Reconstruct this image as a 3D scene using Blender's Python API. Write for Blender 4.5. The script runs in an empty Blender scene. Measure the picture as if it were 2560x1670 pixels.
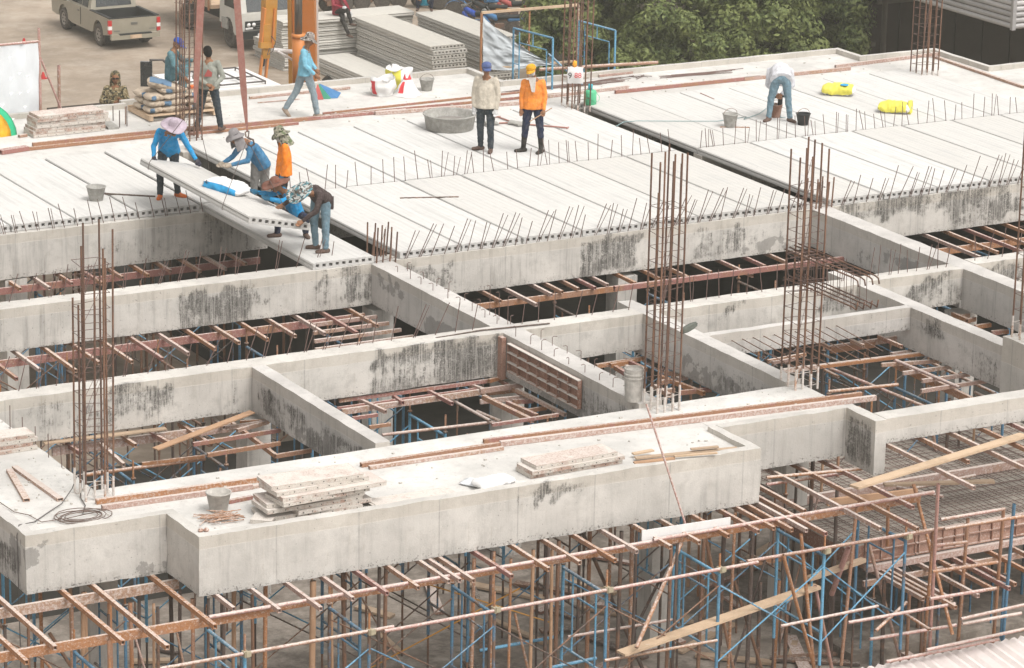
import bpy, math, random
from mathutils import Vector as V, Matrix as M
rnd = random.Random(7)
S = bpy.context.scene
COL = S.collection
# ------------------------------------------------------------------ camera, sky, sun, exposure
YAW, PITCH, ROLL, FPX, CAMH = math.radians(29.079), math.radians(16.102), math.radians(1.017), 8730.0, 15.2
cy, sy, ct, st, cr, sr = math.cos(YAW), math.sin(YAW), math.cos(PITCH), math.sin(PITCH), math.cos(ROLL), math.sin(ROLL)
fw = V((sy*ct, cy*ct, -st)); rt0 = V((cy, -sy, 0)); up0 = rt0.cross(fw)
RT = rt0*cr + up0*sr; UP = up0*cr - rt0*sr; FW = fw
cd = bpy.data.cameras.new('camera'); cam = bpy.data.objects.new('camera', cd); COL.objects.link(cam)
cam.matrix_world = M(((RT.x, UP.x, -FW.x, 0), (RT.y, UP.y, -FW.y, 0), (RT.z, UP.z, -FW.z, CAMH), (0, 0, 0, 1)))
cd.sensor_width = 36; cd.lens = FPX/2560*36; cd.clip_start = 1; cd.clip_end = 1500
S.camera = cam
SUN_EL, SUN_AZ = math.radians(58), math.radians(165)      # azimuth clockwise from +Y
w = bpy.data.worlds.new('World'); S.world = w; w.use_nodes = True
nt = w.node_tree; nt.nodes.clear()
sky = nt.nodes.new('ShaderNodeTexSky'); sky.sky_type = 'NISHITA'; sky.sun_disc = False
sky.sun_elevation = SUN_EL; sky.sun_rotation = SUN_AZ; sky.dust_density = 4; sky.ozone_density = 1; sky.air_density = 1
hs = nt.nodes.new('ShaderNodeHueSaturation'); hs.inputs['Saturation'].default_value = 0.0
wt = nt.nodes.new('ShaderNodeMix'); wt.data_type = 'RGBA'; wt.blend_type = 'MULTIPLY'; wt.inputs['Factor'].default_value = 1; wt.inputs[7].default_value = (1,.985,.962,1)
bg = nt.nodes.new('ShaderNodeBackground'); bg.inputs['Strength'].default_value = 0.15
wo = nt.nodes.new('ShaderNodeOutputWorld')
nt.links.new(sky.outputs[0], hs.inputs['Color']); nt.links.new(hs.outputs[0], wt.inputs[6]); nt.links.new(wt.outputs[2], bg.inputs['Color']); nt.links.new(bg.outputs[0], wo.inputs['Surface'])
sl = bpy.data.lights.new('sun', 'SUN'); sl.energy = 0.85; sl.angle = math.radians(24); sl.color = (1, .955, .905)
so = bpy.data.objects.new('sun', sl); COL.objects.link(so)
sd = V((math.sin(SUN_AZ)*math.cos(SUN_EL), math.cos(SUN_AZ)*math.cos(SUN_EL), math.sin(SUN_EL)))
so.rotation_euler = sd.to_track_quat('Z', 'Y').to_euler()
S.view_settings.view_transform = 'Standard'; S.view_settings.look = 'None'
S.view_settings.exposure = 0.77; S.view_settings.gamma = 1

# ------------------------------------------------------------------ where a measured point lies on a level plane
OFF = [(0,0),(600,0),(1200,0),(1860,0),(0,400),(600,400),(1200,400),(1860,400),(0,800),(600,800),(1200,800),(1860,800),(0,1210),(600,1210),(1200,1210),(1860,1210)]
def ray(px, py): return RT*((px-1280)/FPX) - UP*((py-835)/FPX) + FW
def at(px, py, h=0.0):
    d = ray(px, py); t = (h-CAMH)/d.z; return V((d.x*t, d.y*t, h))
def onY(px, py, Y):
    d = ray(px, py); t = Y/d.y; return V((d.x*t, Y, CAMH+d.z*t))
def onX(px, py, X):
    d = ray(px, py); t = X/d.x; return V((X, d.y*t, CAMH+d.z*t))
def Z(c, x, y): o = OFF[c-1]; return o[0]+x/3.3757, o[1]+y/3.3757
def G(c, x, y, h=0.0): return at(*Z(c, x, y), h)

# ------------------------------------------------------------------ materials
def newmat(name):
    m = bpy.data.materials.new(name); m.use_nodes = True; n = m.node_tree; n.nodes.clear()
    o = n.nodes.new('ShaderNodeOutputMaterial'); b = n.nodes.new('ShaderNodeBsdfPrincipled'); n.links.new(b.outputs[0], o.inputs[0])
    return m, n, b
class NT:
    def __init__(s, n): s.n = n
    def a(s, t, **k):
        x = s.n.nodes.new(t)
        for kk, v in k.items(): setattr(x, kk, v)
        return x
    def lk(s, a, b): s.n.links.new(a, b)
    def val(s, x, v):
        if hasattr(v, 'is_linked') or isinstance(v, bpy.types.NodeSocket): s.lk(v, x)
        else: x.default_value = v
    def math(s, op, a, b=0.0, c=None, clamp=False):
        x = s.a('ShaderNodeMath', operation=op, use_clamp=clamp); s.val(x.inputs[0], a); s.val(x.inputs[1], b)
        if c is not None: s.val(x.inputs[2], c)
        return x.outputs[0]
    def noise(s, vec, scale, detail=4, rough=.6, sc=None):
        if sc:
            m = s.a('ShaderNodeMapping'); m.inputs['Scale'].default_value = sc; s.lk(vec, m.inputs[0]); vec = m.outputs[0]
        x = s.a('ShaderNodeTexNoise'); s.lk(vec, x.inputs['Vector']); x.inputs['Scale'].default_value = scale
        x.inputs['Detail'].default_value = detail; x.inputs['Roughness'].default_value = rough; return x.outputs['Fac']
    def ramp(s, f, a, b, lo=0.0, hi=1.0):
        x = s.a('ShaderNodeMapRange'); x.clamp = True; s.val(x.inputs['Value'], f)
        for i, v in enumerate((a, b, lo, hi)): s.val(x.inputs[i+1], v)
        return x.outputs[0]
    def mix(s, f, a, b):
        x = s.a('ShaderNodeMix', data_type='RGBA'); s.val(x.inputs['Factor'], f)
        for i, v in ((6, a), (7, b)):
            if isinstance(v, tuple): x.inputs[i].default_value = (*v, 1)
            else: s.lk(v, x.inputs[i])
        return x.outputs[2]
    def pos(s): return s.a('ShaderNodeNewGeometry').outputs['Position']
    def nrm(s): return s.a('ShaderNodeNewGeometry').outputs['Normal']
    def rand(s): return s.a('ShaderNodeObjectInfo').outputs['Random']
    def attr(s, nm): return s.a('ShaderNodeAttribute', attribute_name=nm).outputs['Fac']
    def sep(s, v): x = s.a('ShaderNodeSeparateXYZ'); s.lk(v, x.inputs[0]); return x.outputs
    def bump(s, h, st_, dist=.01):
        x = s.a('ShaderNodeBump'); x.inputs['Strength'].default_value = st_; x.inputs['Distance'].default_value = dist; s.lk(h, x.inputs['Height']); return x.outputs[0]
MATS = {}
def concrete(name, base, dirt=.5, seams=True, warm=(.36,.31,.25)):
    m, n, b = newmat(name); t = NT(n); P = t.pos(); X, Y, Zc = t.sep(P)
    big = t.noise(P, .9, 4); mid = t.noise(P, 5, 6, .65); fine = t.noise(P, 40, 4, .7)
    streak = t.noise(P, 1, 5, .7, (9, 9, .55)); streak2 = t.noise(P, 1, 4, .75, (28, 28, 1.3))
    dk = tuple(c*.62 for c in base)
    c = t.mix(t.ramp(big, .35, .66), base, tuple(x*.74 for x in base))
    c = t.mix(t.math('MULTIPLY', t.ramp(mid, .5, .72), .55*dirt+.1), c, dk)
    # streaks only on upright faces
    N = t.sep(t.nrm()); side = t.ramp(t.math('ABSOLUTE', N[2]), .3, .7, 1.0, 0.0)
    sf = t.math('MULTIPLY', t.math('MULTIPLY', t.ramp(streak, .5, .66), t.ramp(big, .36, .56)), side)
    c = t.mix(t.math('MULTIPLY', sf, .6*dirt), c, tuple(x*.42 for x in base))
    c = t.mix(t.math('MULTIPLY', t.math('MULTIPLY', t.ramp(streak2, .56, .7), t.ramp(mid, .45, .6)), t.math('MULTIPLY', side, .5*dirt)), c, warm)
    if seams:
        def band(v, off):
            f = t.math('FRACT', t.math('DIVIDE', t.math('ADD', v, off), 1.22)); return t.ramp(t.math('ABSOLUTE', t.math('SUBTRACT', f, .5)), .0, .013, 1., 0.)
        ny = t.ramp(t.math('ABSOLUTE', N[1]), .6, .8); nx = t.ramp(t.math('ABSOLUTE', N[0]), .6, .8)
        sm = t.math('ADD', t.math('MULTIPLY', band(X, .35), ny), t.math('MULTIPLY', band(Y, .1), nx), clamp=True)
        wob = t.math('ADD', Zc, t.math('MULTIPLY', t.math('SUBTRACT', t.noise(P, 2.2, 3), .5), .035))
        cold = t.math('MULTIPLY', t.ramp(t.math('ABSOLUTE', t.math('ADD', wob, .285)), 0., .009, 1., 0.), side)
        above = t.math('MULTIPLY', t.ramp(wob, -.29, -.28), side)
        c = t.mix(t.math('MULTIPLY', above, .33), c, tuple(x*y for x, y in zip(base, (.80, .73, .62))))
        c = t.mix(t.math('MULTIPLY', sm, t.ramp(mid, .35, .6, .35, .85)), c, tuple(x*.5 for x in base))
        c = t.mix(t.math('MULTIPLY', cold, t.ramp(mid, .4, .6, 0., .5)), c, tuple(min(1, x*1.3) for x in base))
    # black mould where the maps say so
    mo = t.attr('mold'); mn = t.math('ADD', t.math('MULTIPLY', t.noise(P, 5.5, 12, .82), .62), t.math('MULTIPLY', t.noise(P, 1, 6, .75, (16, 16, 1.3)), .38))
    mf = t.ramp(t.math('ADD', mn, t.math('MULTIPLY', mo, .20)), .60, .68)
    drip = t.ramp(t.noise(P, 1, 4, .8, (34, 34, 1.1)), .46, .62, 1., .25); gr = t.ramp(t.math('ADD', t.noise(P, 34, 5, .8), t.math('MULTIPLY', t.noise(P, 7, 4, .7), .6)), .60, .82, .18, 1.); mf = t.math('MULTIPLY', t.math('MULTIPLY', mf, t.ramp(mo, .02, .5)), t.math('MULTIPLY', drip, gr))
    c = t.mix(t.math('MULTIPLY', mf, .98), c, (.035, .033, .03)); c = t.mix(t.math('MULTIPLY', t.math('MULTIPLY', mo, .22), t.ramp(mid, .3, .6)), c, (.2, .19, .175))
    we = t.attr('wet'); wf = t.ramp(t.math('ADD', t.noise(P, 4, 6, .6), t.math('MULTIPLY', we, .3)), .68, .71)
    c = t.mix(t.math('MULTIPLY', t.math('MULTIPLY', wf, t.ramp(we, .05, .2)), .62), c, tuple(x*.3 for x in base))
    bo = t.attr('bot'); pit = t.noise(P, 26, 3, .8); pf = t.math('MULTIPLY', t.ramp(t.math('ADD', pit, t.math('MULTIPLY', bo, .13)), .66, .71), t.ramp(bo, .05, .5))
    c = t.mix(t.math('MULTIPLY', bo, .22), c, tuple(x*.6 for x in base))
    c = t.mix(t.math('MULTIPLY', pf, .7), c, (.10, .09, .08))
    bugs = t.ramp(t.noise(P, 30, 1, .3), .74, .77)
    c = t.mix(t.math('MULTIPLY', bugs, .6), c, tuple(x*.3 for x in base))
    c = t.mix(t.math('MULTIPLY', t.ramp(fine, .4, .7), .22), c, dk)
    t.lk(c, b.inputs['Base Color']); b.inputs['Roughness'].default_value = .93; b.inputs['Specular IOR Level'].default_value = .2
    h = t.math('ADD', t.math('MULTIPLY', fine, .5), t.math('ADD', mid, t.math('MULTIPLY', pf, -1.2)))
    t.lk(t.bump(h, .55, .012), b.inputs['Normal']); MATS[name] = m; return m
def flat(name, col, rough=.8, var=.25, scale=6, metal=0, spec=.3, bump=.2, obj=False, dust=0.0, dustcol=(.5,.46,.4)):
    m, n, b = newmat(name); t = NT(n); P = t.pos(); f = t.noise(P, scale, 6, .65); g = t.noise(P, scale*7, 3, .6)
    c = t.mix(t.ramp(f, .3, .7), col, tuple(x*(1-var) for x in col))
    c = t.mix(t.math('MULTIPLY', t.ramp(g, .5, .7), var*.6), c, tuple(x*.45 for x in col))
    if dust: c = t.mix(t.math('MULTIPLY', t.ramp(t.noise(P, scale*1.7, 8, .75), .45, .68), dust), c, dustcol)
    if obj:
        hsv = t.a('ShaderNodeHueSaturation'); t.lk(t.ramp(t.rand(), 0, 1, .65, 1.3), hsv.inputs['Value']); t.lk(c, hsv.inputs['Color']); c = hsv.outputs[0]
    t.lk(c, b.inputs['Base Color']); b.inputs['Roughness'].default_value = rough; b.inputs['Metallic'].default_value = metal; b.inputs['Specular IOR Level'].default_value = spec
    if bump: t.lk(t.bump(t.math('ADD', f, g), bump, .01), b.inputs['Normal'])
    MATS[name] = m; return m
def rusty(name, paint, rust=(.42,.19,.085), amt=.5, cement=.45, cem=(.62,.57,.53), sc=5):
    m, n, b = newmat(name); t = NT(n); P = t.pos(); r = t.rand()
    o = t.a('ShaderNodeVectorMath', operation='ADD'); t.lk(P, o.inputs[0]); cb = t.a('ShaderNodeCombineXYZ'); t.lk(t.math('MULTIPLY', r, 37), cb.inputs[0]); t.lk(cb.outputs[0], o.inputs[1]); Q = o.outputs[0]
    a = t.noise(Q, sc*.5, 6, .7); f = t.noise(Q, sc*5, 8, .8); g = t.noise(Q, sc*9, 5, .7)
    k = t.math('ADD', a, t.math('MULTIPLY', t.math('SUBTRACT', r, .5), .25))
    c = t.mix(t.ramp(k, .5-amt*.1, .62-amt*.1), paint, rust)
    c = t.mix(t.math('MULTIPLY', t.ramp(g, .5, .66), .55), c, tuple(x*.4 for x in rust))
    N = t.sep(t.nrm()); upf = t.ramp(N[2], -.2, .8, -.05, .11)
    k2 = t.math('ADD', t.math('ADD', f, upf), t.math('MULTIPLY', t.math('FRACT', t.math('MULTIPLY', r, 7.3)), .09))
    c = t.mix(t.ramp(k2, .64-cement*.14, .78-cement*.14, 0, .72), c, cem)
    t.lk(c, b.inputs['Base Color']); b.inputs['Roughness'].default_value = .8; b.inputs['Specular IOR Level'].default_value = .25
    t.lk(t.bump(t.math('ADD', f, g), .4, .006), b.inputs['Normal']); MATS[name] = m; return m
def wood(name, col, dark, sc=1.0):
    m, n, b = newmat(name); t = NT(n); tc = t.a('ShaderNodeTexCoord').outputs['Object']
    g = t.noise(tc, 6, 6, .7, (14, 14, .35)); g2 = t.noise(t.pos(), 3, 5); c = t.mix(t.ramp(g, .4, .65), col, dark)
    c = t.mix(t.math('MULTIPLY', t.ramp(g2, .48, .7), .5), c, tuple(x*.6 for x in dark)); c = t.mix(t.ramp(t.noise(t.pos(), 9, 6, .8), .6, .7, 0, .5), c, (.6,.55,.48))
    t.lk(c, b.inputs['Base Color']); b.inputs['Roughness'].default_value = .85; MATS[name] = m; return m
concrete('beam_concrete', (.60,.57,.53), 1.15)
concrete('fascia_concrete', (.575,.55,.515), .7)
concrete('cross_beam_concrete', (.56,.535,.51), .75)
concrete('slab_concrete', (.64,.62,.59), .9, seams=False)
def plank_mat(name, base):
    m, n, b = newmat(name); t = NT(n); P = t.pos(); tc = t.a('ShaderNodeTexCoord').outputs['Object']
    r = t.rand(); big = t.noise(P, .8, 4); mid = t.noise(P, 6, 6, .7); ln = t.noise(tc, 1, 5, .65, (9, .4, 3)); ln2 = t.noise(tc, 1, 3, .6, (45, 1.6, 3))
    c = t.mix(t.ramp(r, 0, 1), base, tuple(x*y for x, y in zip(base, (.89,.875,.85))))
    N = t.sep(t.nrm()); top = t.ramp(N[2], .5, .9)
    c = t.mix(t.math('MULTIPLY', t.ramp(ln, .46, .62), t.ramp(big, .4, .6, .15, .75)), c, tuple(x*.78 for x in base))
    c = t.mix(t.math('MULTIPLY', t.ramp(ln2, .5, .62), .16), c, tuple(x*.6 for x in base))
    rv = t.math('FRACT', t.math('MULTIPLY', r, 13.7))
    spot = t.ramp(t.math('ADD', t.noise(P, 2.6, 8, .78), t.math('MULTIPLY', rv, .03)), .672, .69)
    c = t.mix(t.math('MULTIPLY', t.math('MULTIPLY', spot, .6), top), c, tuple(x*.42 for x in base))
    c = t.mix(t.math('MULTIPLY', t.ramp(mid, .52, .7), .25), c, tuple(x*.6 for x in base))
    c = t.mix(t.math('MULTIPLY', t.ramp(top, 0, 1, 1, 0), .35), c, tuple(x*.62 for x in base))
    t.lk(c, b.inputs['Base Color']); b.inputs['Roughness'].default_value = .92; b.inputs['Specular IOR Level'].default_value = .15
    t.lk(t.bump(t.math('ADD', mid, ln2), .35, .01), b.inputs['Normal']); MATS[name] = m; return m
plank_mat('plank_concrete', (.585,.575,.56)); plank_mat('old_plank_concrete', (.56,.54,.50))
rusty('red_tube', (.31,.145,.125), rust=(.32,.17,.10), amt=.5, cement=.45); rusty('rust_tube', (.33,.185,.12), rust=(.36,.17,.08), amt=.9, cement=.55); rusty('white_tube', (.39,.26,.22), rust=(.36,.22,.15), amt=.3, cement=.85)
rusty('blue_steel', (.085,.19,.29), rust=(.16,.10,.07), amt=-.2, cement=.1, cem=(.42,.44,.44)); rusty('light_blue_steel', (.14,.34,.50), rust=(.09,.20,.30), amt=.1, cement=.1)
rusty('dark_steel', (.10,.075,.065), rust=(.2,.11,.07), amt=.3, cement=.15, cem=(.4,.37,.33)); rusty('pipe_red', (.42,.24,.21), rust=(.34,.2,.14), amt=.3, cement=.7)
rusty('rebar_steel', (.12,.07,.052), rust=(.20,.11,.072), amt=.5, cement=-.4); rusty('rebar_cement', (.45,.38,.33), amt=-.4, cement=1.6, cem=(.66,.63,.6)); flat('thin_rebar', (.17,.11,.095), .7, .3, 20, bump=0)
rusty('panel_steel', (.53,.49,.44), rust=(.36,.24,.19), amt=.02, cement=.9, sc=7); rusty('panel_dirty', (.36,.22,.17), rust=(.25,.13,.09), amt=.4, cement=.5, sc=6)
wood('timber', (.56,.42,.29), (.42,.29,.19)); wood('old_wood', (.46,.34,.24), (.30,.21,.14)); wood('ply_brown', (.45,.28,.17), (.34,.2,.12))
flat('floor_concrete', (.26,.22,.185), .95, .6, 1.6, bump=.5, dust=.7, dustcol=(.43,.38,.33)); flat('painted_shade_floor', (.05,.045,.038), .95, .4, 2, bump=.4); flat('painted_shade_wall', (.04,.038,.035), .9, .3, 2); flat('rubble_top', (.37,.33,.285), .95, .45, 14, bump=.9, dust=.5, dustcol=(.5,.46,.41)); flat('back_ground', (.33,.265,.205), .95, .4, .45, bump=.4, dust=.6, dustcol=(.43,.37,.31))  # under-deck floor and wall colours are near-black to paint in shade
flat('paint_silver', (.27,.245,.19), .35, .06, 1.5, spec=.6, bump=0, dust=.15); flat('truck_white', (.56,.545,.50), .5, .15, 2, bump=.05, dust=.25, dustcol=(.4,.35,.28)); flat('cab_white', (.75,.74,.73), .4, .08, 2, bump=0, dust=.1)
flat('black_plastic', (.02,.022,.022), .6, .2, 8, bump=0); flat('tyre', (.075,.066,.058), .9, .3, 9, dust=.6, dustcol=(.20,.17,.14)); flat('rim', (.36,.32,.28), .5, .3, 9, spec=.5)
flat('glass_dark', (.02,.025,.028), .12, .1, 3, spec=.8, bump=0); flat('lamp_red', (.45,.03,.03), .3, .1, 9, bump=0); flat('lamp_white', (.72,.7,.68), .25, .1, 9, bump=0)
flat('orange_paint', (.60,.21,.045), .45, .12, 1.5, bump=.03, spec=.4, dust=.08); flat('ochre_paint', (.50,.24,.04), .5, .2, 3, bump=.05, dust=.1); flat('chrome', (.20,.20,.19), .3, .05, 4, metal=.6, bump=0)
flat('webbing', (.36,.165,.135), .9, .2, 9, bump=.3, dust=.2); flat('wire_rope', (.13,.10,.09), .7, .3, 20); flat('mortar', (.27,.25,.23), .95, .3, 9, bump=.6); flat('basin_grey', (.33,.32,.295), .85, .3, 7, dust=.45, dustcol=(.55,.53,.5))
flat('white_plastic', (.72,.71,.70), .6, .1, 6, dust=.15); flat('crusty_pail', (.52,.49,.45), .9, .4, 12, bump=.6, dust=.5, dustcol=(.36,.34,.31)); flat('silver_tarp', (.50,.53,.55), .75, .15, 9, spec=.2, bump=.3); flat('tarp', (.66,.68,.70), .5, .08, 2, spec=.4, bump=.1); flat('paper', (.47,.385,.30), .9, .15, 6, bump=.2); flat('paper_blue', (.12,.20,.30), .9, .15, 6)
flat('yellow_bag', (.72,.66,.10), .5, .12, 8, bump=.25); flat('green_plastic', (.10,.47,.25), .4, .06, 8, bump=0); flat('cyan_plastic', (.02,.42,.52), .4, .05, 8, bump=0); flat('red_print', (.62,.05,.06), .6, .1, 8, bump=0); flat('blue_print', (.03,.32,.62), .6, .1, 8, bump=0)
flat('orange_print', (.8,.35,.03), .6, .1, 8, bump=0); flat('green_fabric', (.03,.40,.20), .8, .1, 8); flat('blue_fabric', (.03,.22,.52), .8, .1, 8); flat('black_print', (.02,.02,.02), .8, .1, 8, bump=0); flat('gravel', (.25,.23,.19), .95, .5, 40, bump=.8)
flat('dark_wall', (.045,.033,.024), .8, .3, 1.5); flat('grey_wall', (.16,.145,.12), .9, .3, 1.5); flat('louvre', (.42,.405,.40), .5, .12, 2, metal=.2, bump=0, obj=True); flat('roof_sheet', (.68,.62,.60), .7, .12, 3, bump=.1, dust=.3); flat('orange_bright', (.85,.17,.03), .6, .1, 8, bump=0)
flat('hose_teal', (.22,.33,.34), .5, .1, 8, bump=0); flat('cable', (.10,.09,.085), .7, .2, 8, bump=0); flat('brown_cable', (.17,.12,.10), .7, .2, 8, bump=0); flat('faded_red', (.42,.10,.09)); flat('faded_green', (.05,.25,.16)); flat('faded_blue', (.07,.20,.40)); flat('coupler_metal', (.48,.42,.30), .6, .3, 20, metal=.2); flat('rag', (.14,.15,.13), .95, .3, 12)
# people
for nm, c in dict(skin=(.30,.155,.09), cloth_blue=(.015,.30,.62), cloth_steelblue=(.06,.22,.40), cloth_orange=(.92,.30,.05), cloth_neon=(.95,.26,.02), cloth_sky=(.20,.48,.62), cloth_grey=(.30,.31,.27), cloth_beige=(.60,.54,.45),
    cloth_white=(.70,.70,.74), cloth_teal=(.10,.21,.24), cloth_brown=(.065,.045,.045), cloth_red=(.30,.02,.045), cloth_cyan=(.02,.24,.34), jeans=(.17,.27,.33), jeans_light=(.27,.34,.38), jeans_dark=(.035,.05,.065), navy=(.02,.03,.07),
    black_cloth=(.018,.017,.018), grey_trousers=(.25,.245,.235), shoe_brown=(.12,.075,.06), shoe_tan=(.35,.27,.21), shoe_orange=(.8,.19,.04), boot=(.03,.028,.025), hair=(.012,.011,.010), hat_lilac=(.52,.43,.50), hat_grey=(.26,.245,.25), hat_brown=(.20,.085,.06),
    cap_blue=(.03,.09,.42), cap_slate=(.09,.13,.30), cap_yellow=(.82,.42,.03), glove_blue=(.02,.13,.23), glove_black=(.03,.03,.05), glove_white=(.62,.62,.62), glove_beige=(.42,.35,.28), mask=(.62,.54,.50), face_cloth=(.66,.62,.58)).items():
    flat(nm, c, .88, .38, 8, spec=.12, bump=.7, dust=.16 if nm not in ('skin','hair') else 0, dustcol=(.42,.38,.33))
def camo(name, a, b_, c_):
    m, n, b = newmat(name); t = NT(n); P = t.pos(); c = t.mix(t.ramp(t.noise(P, 13, 1), .5, .52), a, b_); c = t.mix(t.ramp(t.noise(P, 19, 1, .5, (1.1,.9,1)), .55, .57), c, c_); c = t.mix(t.ramp(t.noise(P, 17, 1, .5, (1,1.3,1.2)), .6, .62), c, (.02,.018,.015))
    t.lk(c, b.inputs['Base Color']); b.inputs['Roughness'].default_value = .9; MATS[name] = m
camo('camo_green', (.20,.19,.14), (.09,.12,.05), (.30,.28,.22)); camo('camo_blue', (.42,.42,.40), (.06,.20,.24), (.10,.09,.08)); camo('camo_jacket', (.16,.12,.06), (.05,.045,.025), (.30,.25,.15)); camo('camo_hat', (.22,.19,.17), (.10,.085,.08), (.36,.33,.29))
def leafmat(name, a, b_):
    m, n, b = newmat(name); t = NT(n); P = t.pos(); c = t.mix(t.ramp(t.noise(P, 1.1, 4), .38, .62), a, b_); c = t.mix(t.ramp(t.noise(P, 9, 2), .45, .65, 0, .6), c, tuple(x*1.7 for x in b_))
    t.lk(c, b.inputs['Base Color']); b.inputs['Roughness'].default_value = .6; b.inputs['Specular IOR Level'].default_value = .3
    tr = n.nodes.new('ShaderNodeBsdfTranslucent'); t.lk(c, tr.inputs[0]); ms = n.nodes.new('ShaderNodeMixShader'); ms.inputs[0].default_value = .3
    t.lk(b.outputs[0], ms.inputs[1]); t.lk(tr.outputs[0], ms.inputs[2]); t.lk(ms.outputs[0], [x for x in n.nodes if x.type == 'OUTPUT_MATERIAL'][0].inputs[0]); MATS[name] = m
leafmat('leaves', (.07,.10,.035), (.19,.22,.075)); flat('bark', (.09,.065,.045), .95, .3, 8)

# ------------------------------------------------------------------ object helpers
WM = {}
def tag(o, label=None, cat=None, group=None, kind=None):
    if label: o['label'] = label
    if cat: o['category'] = cat
    if group: o['group'] = group
    if kind: o['kind'] = kind
    return o
def link(name, data, mat=None, parent=None, W=None):
    o = bpy.data.objects.new(name, data); COL.objects.link(o); W = W or M.Identity(4); WM[o.name] = W
    if parent: o.parent = parent; o.matrix_basis = WM[parent.name].inverted() @ W
    else: o.matrix_basis = W
    if mat and data is not None and hasattr(data, 'materials'):
        if len(data.materials) == 0: data.materials.append(MATS[mat])
        elif data.materials[0] is not MATS[mat]:
            o.material_slots[0].link = 'OBJECT'; o.material_slots[0].material = MATS[mat]
    return o
def thing(name, label, cat, loc=(0,0,0), rotz=0, group=None):
    W = M.Translation(V(loc)) @ M.Rotation(rotz, 4, 'Z')
    o = link(name, None, None, None, W); o.empty_display_size = .1
    return tag(o, label, cat, group)
class MB:
    def __init__(s): s.v = []; s.f = []
    def add(s, vs, fs):
        k = len(s.v); s.v += [tuple(x) for x in vs]; s.f += [tuple(i+k for i in f) for f in fs]; return s
    def box(s, a, b):
        x0, y0, z0 = a; x1, y1, z1 = b
        return s.add([(x0,y0,z0),(x1,y0,z0),(x1,y1,z0),(x0,y1,z0),(x0,y0,z1),(x1,y0,z1),(x1,y1,z1),(x0,y1,z1)], [(0,3,2,1),(4,5,6,7),(0,1,5,4),(1,2,6,5),(2,3,7,6),(3,0,4,7)])
    def frame(s, p0, p1):
        p0, p1 = V(p0), V(p1); d = (p1-p0).normalized(); u = V((0,0,1)) if abs(d.z) < .98 else V((0,1,0)); x = d.cross(u).normalized(); return p0, p1, d, x, x.cross(d)
    def bar(s, p0, p1, w, h):
        p0, p1, d, x, u = s.frame(p0, p1); c = [(-w/2,-h/2),(w/2,-h/2),(w/2,h/2),(-w/2,h/2)]
        return s.add([p+x*a+u*b for p in (p0, p1) for a, b in c], [(0,1,2,3),(7,6,5,4),(0,4,5,1),(1,5,6,2),(2,6,7,3),(3,7,4,0)])
    def tube(s, p0, p1, r0, r1=None, n=8, cap=True):
        r1 = r0 if r1 is None else r1; p0, p1, d, x, u = s.frame(p0, p1)
        vs = [p+(x*math.cos(2*math.pi*i/n)+u*math.sin(2*math.pi*i/n))*r for p, r in ((p0,r0),(p1,r1)) for i in range(n)]
        fs = [(i, (i+1) % n, n+(i+1) % n, n+i) for i in range(n)]
        if cap: fs += [tuple(range(n-1,-1,-1)), tuple(range(n,2*n))]
        return s.add(vs, fs)
    def path(s, pts, r, n=6):
        pts = [V(p) for p in pts]; vs = []; fs = []; L = len(pts); px = None
        for k, p in enumerate(pts):
            d = (pts[min(k+1,L-1)]-pts[max(k-1,0)]).normalized()
            u = V((0,0,1)) if abs(d.z) < .95 else V((0,1,0)); x = d.cross(u).normalized()
            if px and px.dot(x) < 0: x = -x
            px = x; u = x.cross(d)
            for i in range(n): vs.append(p+(x*math.cos(2*math.pi*i/n)+u*math.sin(2*math.pi*i/n))*r)
        for k in range(L-1):
            for i in range(n): fs.append((k*n+i, k*n+(i+1)%n, (k+1)*n+(i+1)%n, (k+1)*n+i))
        fs += [tuple(range(n-1,-1,-1)), tuple((L-1)*n+i for i in range(n))]
        return s.add(vs, fs)
    def lathe(s, prof, n=20, c=(0,0,0), sx=1, sy_=1, close=False):
        vs = []; fs = []; L = len(prof)
        for r, z in prof:
            for i in range(n): a = 2*math.pi*i/n; vs.append((c[0]+r*math.cos(a)*sx, c[1]+r*math.sin(a)*sy_, c[2]+z))
        for k in range(L-1):
            for i in range(n): fs.append((k*n+i, k*n+(i+1)%n, (k+1)*n+(i+1)%n, (k+1)*n+i))
        if prof[0][0] > 1e-4: fs.append(tuple(range(n-1,-1,-1)))
        if prof[-1][0] > 1e-4 and not close: fs.append(tuple((L-1)*n+i for i in range(n)))
        return s.add(vs, fs)
    def capsule(s, p0, p1, r0, r1, side=None, wide=1.0, n=12, flat=False):
        p0, p1 = V(p0), V(p1); d = (p1-p0); L = d.length; d = d.normalized() if L > 1e-6 else V((0,0,1))
        x = (V(side) - d*V(side).dot(d)).normalized() if side else d.orthogonal().normalized(); u = d.cross(x); vs = []; fs = []; R = []
        for a in ((0,) if flat else (-1, -.8, -.45, 0)): R.append((p0 + d*(a*r0), r0*math.sqrt(max(0, 1-a*a))+1e-4))
        for a in (0, .45, .8, 1): R.append((p1 + d*(a*r1), r1*math.sqrt(max(0, 1-a*a))+1e-4))
        for p, r in R:
            for i in range(n): t = 2*math.pi*i/n; vs.append(p + x*(math.cos(t)*r*wide) + u*(math.sin(t)*r))
        for k in range(len(R)-1):
            for i in range(n): fs.append((k*n+i, k*n+(i+1)%n, (k+1)*n+(i+1)%n, (k+1)*n+i))
        fs += [tuple(range(n-1,-1,-1)), tuple((len(R)-1)*n+i for i in range(n))]
        return s.add(vs, fs)
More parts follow.
